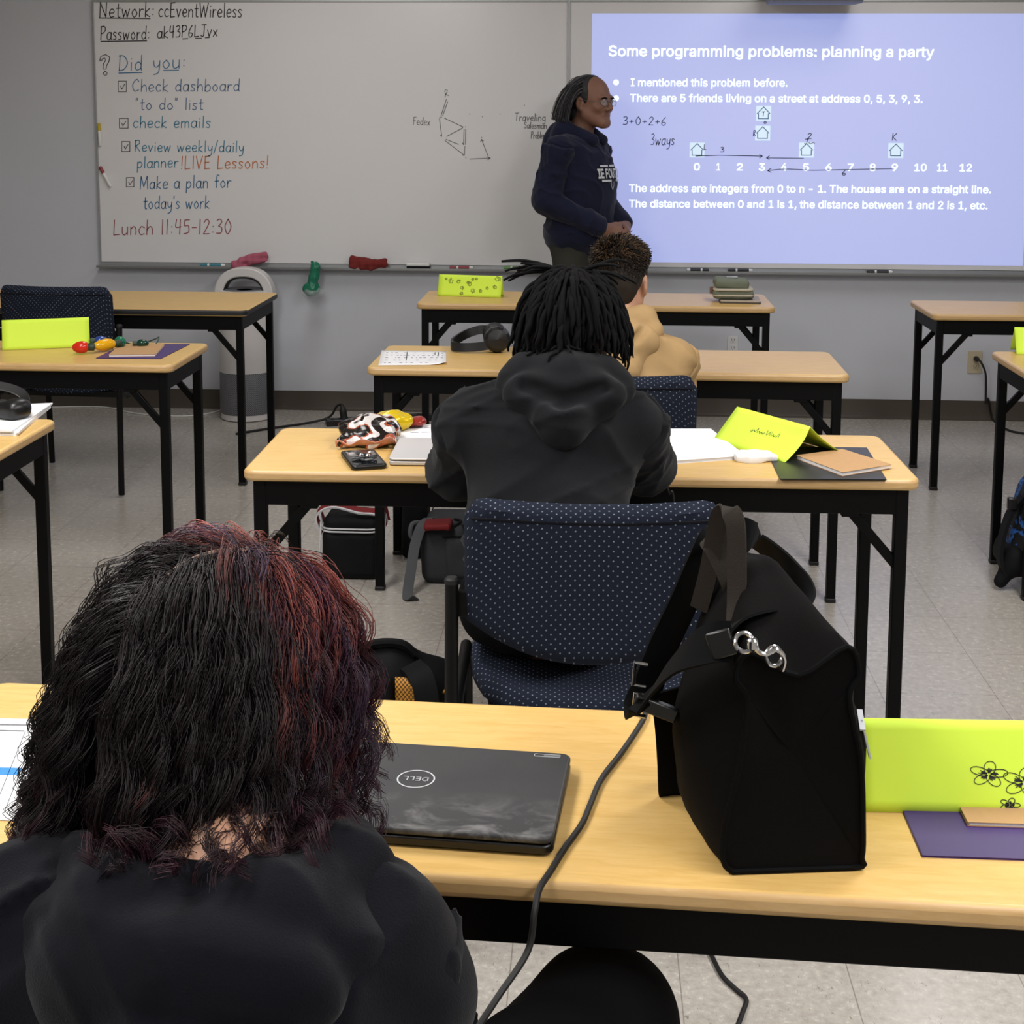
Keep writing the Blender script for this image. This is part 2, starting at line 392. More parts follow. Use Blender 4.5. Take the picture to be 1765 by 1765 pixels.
def strands_mesh(name, S, R, colors, mat_, loc=(0, 0, 0), n=3):
    """S (count, segs, 3) centre lines, R (segs) radii or (count,segs), colors (count, segs, 3)"""
    S = np.asarray(S, float); cnt, seg, _ = S.shape; R = np.broadcast_to(R, (cnt, seg))
    D = np.gradient(S, axis=1); D /= np.linalg.norm(D, axis=2, keepdims=True)+1e-9
    up = np.broadcast_to(np.array([.31, .77, .56]), D.shape); A = np.cross(D, up); A /= np.linalg.norm(A, axis=2, keepdims=True)+1e-9
    Bv = np.cross(D, A); rings = []
    for k in range(n):
        t = 2*PI*k/n; rings.append(S+(A*math.cos(t)+Bv*math.sin(t))*R[..., None])
    V = np.stack(rings, 2).reshape(-1, 3)-np.array(loc)      # cnt, seg, n
    base = (np.arange(cnt)[:, None]*seg+np.arange(seg-1)[None])*n
    F = []
    for k in range(n):
        F.append(np.stack([base+k, base+(k+1) % n, base+n+(k+1) % n, base+n+k], -1).reshape(-1, 4))
    F = np.concatenate(F).astype(np.int32)
    m = bpy.data.meshes.new(name); m.vertices.add(len(V)); m.vertices.foreach_set('co', V.astype(np.float32).ravel())
    m.loops.add(len(F)*4); m.loops.foreach_set('vertex_index', F.ravel()); m.polygons.add(len(F))
    m.polygons.foreach_set('loop_start', np.arange(0, len(F)*4, 4, dtype=np.int32)); m.update(calc_edges=True)
    m.polygons.foreach_set('use_smooth', np.ones(len(F), bool))
    if colors is not None:
        c = np.repeat(np.broadcast_to(np.asarray(colors, float), (cnt, seg, 3))[:, :, None, :], n, 2).reshape(-1, 3)
        at = m.color_attributes.new('Col', 'FLOAT_COLOR', 'POINT'); at.data.foreach_set('color', np.concatenate([c, np.ones((len(c), 1))], 1).astype(np.float32).ravel())
    m.materials.append(M[mat_]); m.update(); return m
# ------------------------------------------------------------------ room shell
X0, X1, Y0, Y1 = -4.2, 4.2, -3.0, WALL_Y
def shell(name, a, b, m): return tag(part(name, MB().box(a, b), m, smooth=0), kind='structure')
shell('floor', (X0-.1, Y0-.1, -.1), (X1+.1, Y1+.1, 0), 'floor')
shell('ceiling', (X0-.1, Y0-.1, CEIL), (X1+.1, Y1+.1, CEIL+.1), 'ceil')
shell('wall_front', (X0-.1, Y1, 0), (X1+.1, Y1+.12, CEIL), 'wall')
shell('wall_back', (X0-.1, Y0-.12, 0), (X1+.1, Y0, CEIL), 'wall2')
shell('wall_left', (X0-.12, Y0, 0), (X0, Y1, CEIL), 'wall2')
shell('wall_right', (X1, Y0, 0), (X1+.12, Y1, CEIL), 'wall2')
def cove(name, a, b, nrm):
    a = Vector(a); b = Vector(b); n = Vector(nrm); prof = [(0, .1), (.004, .1), (.005, .02), (.009, .008), (.018, .002), (.018, 0), (0, 0)]
    vs = [p+n*d+Vector((0, 0, z)) for p in (a, b) for d, z in prof]; k = len(prof)
    mb = MB().add(vs, [tuple(range(k)), tuple(range(2*k-1, k-1, -1))]+[(i, (i+1) % k, k+(i+1) % k, k+i) for i in range(k)])
    tag(part(name, mb, 'base'), kind='structure')
cove('baseboard_front', (X0, Y1, 0), (X1, Y1, 0), (0, -1, 0))
cove('baseboard_left', (X0, Y0, 0), (X0, Y1, 0), (1, 0, 0))
cove('baseboard_right', (X1, Y0, 0), (X1, Y1, 0), (-1, 0, 0))
cove('baseboard_back', (X0, Y0, 0), (X1, Y0, 0), (0, 1, 0))
M['diff'] = mat('lamp_diffuser', '#f4f2ea', .6, emit='#fff6e6', estr=2.0)
M['diff_dim'] = mat('lamp_diffuser_dim', '#f4f2ea', .6, emit='#fff6e6', estr=.5)
POSN = {-1.35: 'left', 1.35: 'right'}; ROWN = {-1.1: 'behind the viewer', .9: 'above the nearest table', 2.9: 'above the second row of tables', 5.9: 'nearest the whiteboard'}
for x, y, pw in LAMPS:
    t = thing('ceiling_light', (x, y, CEIL), 'recessed ceiling light on the %s side, %s' % (POSN[x], ROWN[y]), 'ceiling light', 'ceiling lights')
    fr = MB()
    for a, b in (((-.32, -.62, -.025), (-.29, .62, 0)), ((.29, -.62, -.025), (.32, .62, 0)), ((-.29, -.62, -.025), (.29, -.59, 0)), ((-.29, .59, -.025), (.29, .62, 0))): fr.box(a, b)
    part('frame', fr, 'alu', t); part('diffuser', MB().box((-.29, -.59, -.012), (.29, .59, -.004)), 'diff' if pw > 15 else 'diff_dim', t)
# ------------------------------------------------------------------ whiteboards
BX0, BXM, BX1 = -2.567, -.147, 2.292
BZ0, BZ1 = .768, 2.092
BY = WALL_Y-.016                                   # writing surface
def board(x0, x1, label):
    t = thing('whiteboard', ((x0+x1)/2, WALL_Y, BZ0), label, 'whiteboard')
    L = t.location
    part('panel', MB().box((x0+.006, BY, BZ0), (x1-.006, WALL_Y-.002, BZ1)), 'board', t, rel=L)
    tr = MB(); tr.box((x0, BY-.006, BZ0-.004), (x0+.008, WALL_Y-.002, BZ1+.012)).box((x1-.008, BY-.006, BZ0-.004), (x1, WALL_Y-.002, BZ1+.012)); tr.box((x0+.008, BY-.006, BZ1), (x1-.008, WALL_Y-.002, BZ1+.012))
    part('trim', tr, 'alu', t, rel=L, bevel=.001)
    ty = MB(); prof = [(0, 0), (.066, -.004), (.07, .004), (.07, .01), (.064, .002), (.008, .006), (.008, .02), (0, .02)]
    k = len(prof); vs = [(x, WALL_Y-.004-d-.008, BZ0-.022+z) for x in (x0, x1) for d, z in prof]
    ty.add(vs, [tuple(range(k)), tuple(range(2*k-1, k-1, -1))]+[(i, (i+1) % k, k+(i+1) % k, k+i) for i in range(k)])
    part('marker_tray', ty, 'alu', t, rel=L)
    return t
wbL = board(BX0, BXM, 'large whiteboard covered in handwritten class reminders, left of the standing person')
wbR = board(BXM, BX1, 'large whiteboard with the projected slide, right of the standing person')
# single-stroke handwriting alphabet: polylines in a cell (x to the right, baseline 0, x-height .55, capitals 1)
G = {
'a': (.55, ['.5,.45 .3,.56 .06,.4 .06,.12 .25,0 .45,.15 .5,.45', '.5,.55 .48,.1 .56,0']), 'b': (.55, ['.08,1 .06,0', '.06,.3 .3,.55 .52,.35 .45,.08 .2,0 .06,.1']),
'c': (.5, ['.48,.46 .25,.56 .05,.3 .2,.02 .48,.08']), 'd': (.58, ['.5,.4 .28,.55 .06,.3 .2,.02 .5,.15', '.52,1 .5,.2 .54,0']), 'e': (.52, ['.06,.28 .46,.32 .4,.52 .2,.54 .05,.3 .18,.02 .48,.08']),
'f': (.42, ['.45,.92 .3,1 .2,.85 .2,0', '.02,.52 .4,.54']), 'g': (.55, ['.5,.45 .28,.56 .06,.35 .2,.05 .48,.2', '.5,.55 .5,-.2 .3,-.38 .08,-.28']), 'h': (.56, ['.08,1 .06,0', '.06,.3 .3,.54 .48,.4 .5,0']),
'i': (.2, ['.1,.52 .1,0', '.1,.75 .1,.78']), 'j': (.3, ['.2,.52 .2,-.2 .02,-.3', '.2,.75 .2,.78']), 'k': (.5, ['.08,1 .06,0', '.42,.55 .08,.25 .46,0']), 'l': (.2, ['.1,1 .1,0']),
'm': (.8, ['.06,.54 .06,0', '.06,.35 .24,.54 .38,.4 .38,0', '.38,.35 .56,.54 .7,.4 .72,0']), 'n': (.55, ['.06,.54 .06,0', '.06,.35 .28,.54 .46,.4 .48,0']), 'o': (.56, ['.28,.55 .06,.3 .26,0 .5,.25 .3,.55']),
'p': (.55, ['.08,.54 .06,-.38', '.06,.35 .3,.55 .5,.3 .3,.02 .08,.1']), 'q': (.55, ['.5,.45 .28,.56 .06,.3 .25,.02 .5,.2', '.5,.55 .5,-.38']), 'r': (.4, ['.06,.54 .06,0', '.06,.3 .2,.5 .4,.5']),
's': (.45, ['.42,.48 .2,.56 .08,.42 .36,.2 .28,.02 .04,.06']), 't': (.4, ['.2,.9 .2,.08 .38,.02', '.02,.58 .4,.6']), 'u': (.56, ['.06,.54 .08,.12 .25,0 .46,.15', '.48,.54 .48,0']), 'v': (.5, ['.04,.54 .22,0', '.22,0 .46,.54']),
'w': (.75, ['.04,.54 .18,0', '.18,0 .36,.45', '.36,.45 .5,0', '.5,0 .7,.54']), 'x': (.5, ['.05,.5 .45,0', '.45,.52 .04,0']), 'y': (.52, ['.06,.54 .12,.2 .3,.12 .46,.3', '.48,.54 .42,-.2 .1,-.36']), 'z': (.5, ['.05,.5 .45,.5', '.45,.5 .05,0', '.05,0 .48,.02']),
'N': (.75, ['.06,0 .08,1', '.08,1 .6,.02', '.6,.02 .64,1']), 'P': (.6, ['.08,1 .06,0', '.02,.95 .4,1 .55,.75 .3,.5 .08,.48']), 'E': (.55, ['.08,.98 .07,0', '.07,.97 .5,1', '.07,.5 .42,.52', '.07,0 .5,.03']), 'W': (.95, ['.03,1 .22,0', '.22,0 .45,.8', '.45,.8 .65,0', '.65,0 .92,1']),
'L': (.55, ['.08,1 .06,0', '.06,0 .5,.04']), 'J': (.6, ['.12,.98 .6,1', '.4,.98 .36,.15 .2,0 .04,.12']), 'D': (.72, ['.1,1 .08,0', '.02,.97 .4,.95 .66,.5 .4,.08 .04,0']), 'C': (.68, ['.62,.82 .4,1 .08,.55 .25,.05 .62,.14']),
'R': (.62, ['.08,1 .06,0', '.04,.95 .4,1 .5,.75 .08,.48', '.15,.5 .56,0']), 'M': (.85, ['.05,0 .1,1', '.1,1 .4,.2', '.4,.2 .7,1', '.7,1 .78,0']), 'I': (.2, ['.1,1 .1,0']), 'V': (.65, ['.04,1 .3,0', '.3,0 .6,1']),
'T': (.65, ['.02,.97 .62,1', '.32,.98 .3,0']), 'S': (.55, ['.5,.85 .25,1 .1,.75 .45,.35 .3,.02 .04,.12']), 'F': (.55, ['.08,1 .06,0', '.04,.97 .52,1', '.08,.52 .42,.54']), 'K': (.6, ['.08,1 .06,0', '.54,1 .1,.48', '.1,.48 .58,0']),
'0': (.6, ['.3,1 .06,.5 .3,0 .54,.5 .3,1']), '1': (.25, ['.12,1 .12,0']), '2': (.55, ['.08,.8 .28,1 .46,.75 .06,.02', '.06,.02 .5,.03']), '3': (.52, ['.06,.92 .3,1 .44,.8 .2,.54', '.2,.54 .46,.4 .4,.08 .05,.06']), '4': (.55, ['.12,1 .08,.5 .48,.52', '.42,1 .4,0']),
'5': (.55, ['.48,.98 .12,.97', '.12,.97 .1,.58 .4,.58 .44,.15 .06,.04']), '6': (.52, ['.4,.98 .1,.5 .1,.08 .34,.02 .44,.3 .1,.36']), '9': (.52, ['.44,.8 .2,1 .06,.7 .4,.6', '.45,.9 .4,0']),
':': (.25, ['.12,.12 .13,.15', '.12,.5 .13,.53']), '.': (.2, ['.1,0 .1,.03']), '-': (.42, ['.04,.45 .38,.46']), '/': (.4, ['.02,-.15 .38,1.05']), '!': (.25, ['.14,1 .12,.25', '.1,.02 .1,.05']), '"': (.3, ['.08,1 .06,.8', '.2,1 .18,.8']), "'": (.15, ['.08,1 .06,.8']),
'+': (.5, ['.05,.4 .45,.42', '.25,.62 .25,.2']), '?': (.5, ['.05,.8 .25,1 .45,.75 .22,.4 .22,.25', '.22,.02 .22,.05']), ' ': (.38, [])}
def glyph_strokes(text):
    x = 0; out = []
    for ch in text:
        adv, st = G[ch]
        for s in st:
            p = [tuple(float(q) for q in a.split(',')) for a in s.split()]
            if len(p) > 2:
                p = [(q.x, q.y) for q in smoothpath([(a[0], a[1], 0) for a in p], 5)]
            out.append([(x+a, b) for a, b in p])
        x += adv+.12
    return out, x-.12
def stroke_ribbons(mb, strokes, wd, y):
    """strokes: lists of (x,z) on the wall plane"""
    for s in strokes:
        n = len(s); L = []; R = []
        for i, p in enumerate(s):
            a = s[max(i-1, 0)]; b = s[min(i+1, n-1)]; dx, dz = b[0]-a[0], b[1]-a[1]; l = math.hypot(dx, dz) or 1
            nx, nz = -dz/l*wd/2, dx/l*wd/2; ex, ez = (dx/l*wd*.3, dz/l*wd*.3)
            sx = -1 if i == 0 else (1 if i == n-1 else 0)
            L.append((p[0]+nx+ex*sx, y, p[1]+nz+ez*sx)); R.append((p[0]-nx+ex*sx, y, p[1]-nz+ez*sx))
        mb.add(L+R, [(i, n+i, n+i+1, i+1) for i in range(n-1)])
def wall_xz(px, py, y=BY): p = ony(px, py, y); return p.x, p.z
def hand(parent, text, px0, py0, px1, py1, cap_px, m, wd=.0048, y=BY-.0012, slant=.06, under=None, name='handwriting', extra=None):
    st, W = glyph_strokes(text); x0, z0 = wall_xz(px0, py0); x1, z1 = wall_xz(px1, py1); hgt = cap_px/339
    rs = random.Random(text); jit = lambda: rs.uniform(-.012, .012)
    out = []
    for s in st:
        jy = jit(); out.append([(x0+(x1-x0)*a/W+slant*b*hgt, z0+(z1-z0)*a/W+(b+jy)*hgt) for a, b in s])
    for u in (under or []): out.append([wall_xz(*u[:2]), wall_xz(*u[2:])])
    for u in (extra or []): out.append([wall_xz(*q) for q in u])
    mb = MB(); stroke_ribbons(mb, out, wd, y)
    return part(name, mb, m, parent, smooth=0, rel=parent.location)
for k, c in dict(mk_black='#26242a', mk_blue='#3f6f96', mk_slate='#5d7596', mk_teal='#3d7f9c', mk_orange='#c06a32', mk_red='#8e3f44', mk_dim='#5b5a5e').items(): M[k] = mat(k, c, .6)
hand(wbL, 'Network:', 171, 30, 266, 29, 25, 'mk_black', under=[(171, 31, 259, 32)])
hand(wbL, 'ccEventWireless', 273, 29, 417, 30, 24, 'mk_black')
hand(wbL, 'Password:', 173, 69, 258, 68, 23, 'mk_black', under=[(174, 71.5, 253, 70.5)])
hand(wbL, 'ak43P6LJvx', 271, 66, 375, 62, 20, 'mk_black', under=[(315, 67, 324, 66.5), (337, 66, 348, 66), (354, 65, 361, 64.5)])
hand(wbL, 'Did', 204, 122, 245, 121, 26, 'mk_blue', under=[(205, 126, 245, 125)])
hand(wbL, 'you:', 263, 119, 320, 117, 26, 'mk_blue', under=[(282, 121.5, 308, 121)])
hand(wbL, 'Check dashboard', 227, 158, 413, 157, 21, 'mk_slate'); hand(wbL, '"to do" list', 233, 189, 350, 189, 20, 'mk_slate')
hand(wbL, 'check emails', 229, 220, 363, 220, 20, 'mk_teal'); hand(wbL, 'Review weekly/daily', 232, 261, 420, 262, 19, 'mk_teal')
hand(wbL, 'planner', 236, 290, 307, 288, 20, 'mk_teal'); hand(wbL, '!LIVE Lessons!', 311, 291, 463, 290, 22, 'mk_orange')
hand(wbL, 'Make a plan for', 241, 326, 398, 323, 22, 'mk_blue'); hand(wbL, "today's work", 247, 360, 361, 359, 22, 'mk_blue')
hand(wbL, 'Lunch 11:45-12:30', 195, 405, 399, 403, 26, 'mk_red')
q = MB(); stroke_ribbons(q, [[wall_xz(*p) for p in s] for s in (
    [(172, 104), (174, 97), (182, 94), (189, 98), (188, 106), (184, 113), (183, 119), (178, 119), (178, 111), (182, 104), (181, 100), (177, 101), (175, 105), (172, 104)],
    [(181, 123), (178, 126), (180, 130), (184, 129), (185, 125), (181, 123)])], .004, BY-.0012)
part('handwriting', q, 'mk_black', wbL, smooth=0, rel=wbL.location)
q = MB(); S = []
for x0, y0, x1, y1 in ((204, 140, 218, 158), (206, 204, 221, 221), (210, 244, 224, 261), (218, 306, 231, 322)):
    S += [[(x0, y0), (x0, y1)], [(x0, y1), (x1, y1)], [(x1, y1), (x1, y0)], [(x1, y0), (x0, y0)], [(x0+4, y0+8), (x0+6, y1-4)], [(x0+6, y1-4), (x0+11, y0+5)]]
stroke_ribbons(q, [[wall_xz(*p) for p in s] for s in S], .0034, BY-.0012); part('checkbox_drawing', q, 'mk_black', wbL, smooth=0, rel=wbL.location)
hand(wbL, 'Fedex', 712, 215, 741, 216, 13, 'mk_dim', wd=.003); hand(wbL, 'Traveling', 887, 208, 940, 209, 13, 'mk_dim', wd=.003)
hand(wbL, 'Salesman', 903, 221, 942, 222, 11, 'mk_dim', wd=.003); hand(wbL, 'Problem', 915, 239, 941, 239, 12, 'mk_dim', wd=.003)
D = lambda s: [(600+float(a.split(',')[0])/3.53, float(a.split(',')[1])/3.53) for a in s.split()]
S = [D(s) for s in ('588,560 592,545 604,548 602,562 590,572 612,582', '598,565 590,590', '598,605 565,705', '606,620 575,705', '570,712 556,716', '585,718 700,772', '700,772 690,785', '556,722 570,830', '570,830 560,824', '600,830 690,782',
    '706,785 702,880', '716,785 713,880', '702,880 694,868', '596,848 672,878', '590,855 708,945', '708,945 694,944', '710,890 708,940', '740,968 860,962', '848,955 866,962', '866,962 850,972', '852,950 812,848', '812,848 806,862', '812,848 824,858',
    '738,692 740,696', '816,708 818,712', '924,692 926,696', '1072,638 1074,643', '714,770 716,773', '715,958 717,962', '812,834 814,838')]
q = MB(); stroke_ribbons(q, [[wall_xz(*p) for p in s] for s in S], .0032, BY-.0012); part('diagram_drawing', q, 'mk_dim', wbL, smooth=0, rel=wbL.location)
# ------------------------------------------------------------------ projected slide: projector light put in as emission of a thin panel and its text
M['slide'] = mat('slide_glow', '#c3bfbd', .3, 0, .4, emit='#93a8f4', estr=.66)
M['slide_white'] = mat('slide_glow_white', '#c3bfbd', .3, 0, .4, emit='#d9f0ff', estr=1.1)
M['slide_box'] = mat('slide_glow_box', '#c3bfbd', .3, 0, .4, emit='#c4e6ff', estr=.72)
M['slide_line'] = mat('slide_glow_line', '#5b6a86', .3, 0, .4, emit='#5f7fae', estr=.35)
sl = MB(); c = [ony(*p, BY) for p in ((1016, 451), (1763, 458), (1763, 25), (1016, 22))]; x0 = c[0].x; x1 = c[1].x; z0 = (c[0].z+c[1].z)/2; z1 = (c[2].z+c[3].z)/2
sl.box((x0, BY-.0012, z0), (x1, BY-.0004, z1)); slide = part('projected_slide', sl, 'slide', wbR, smooth=0, rel=wbR.location)
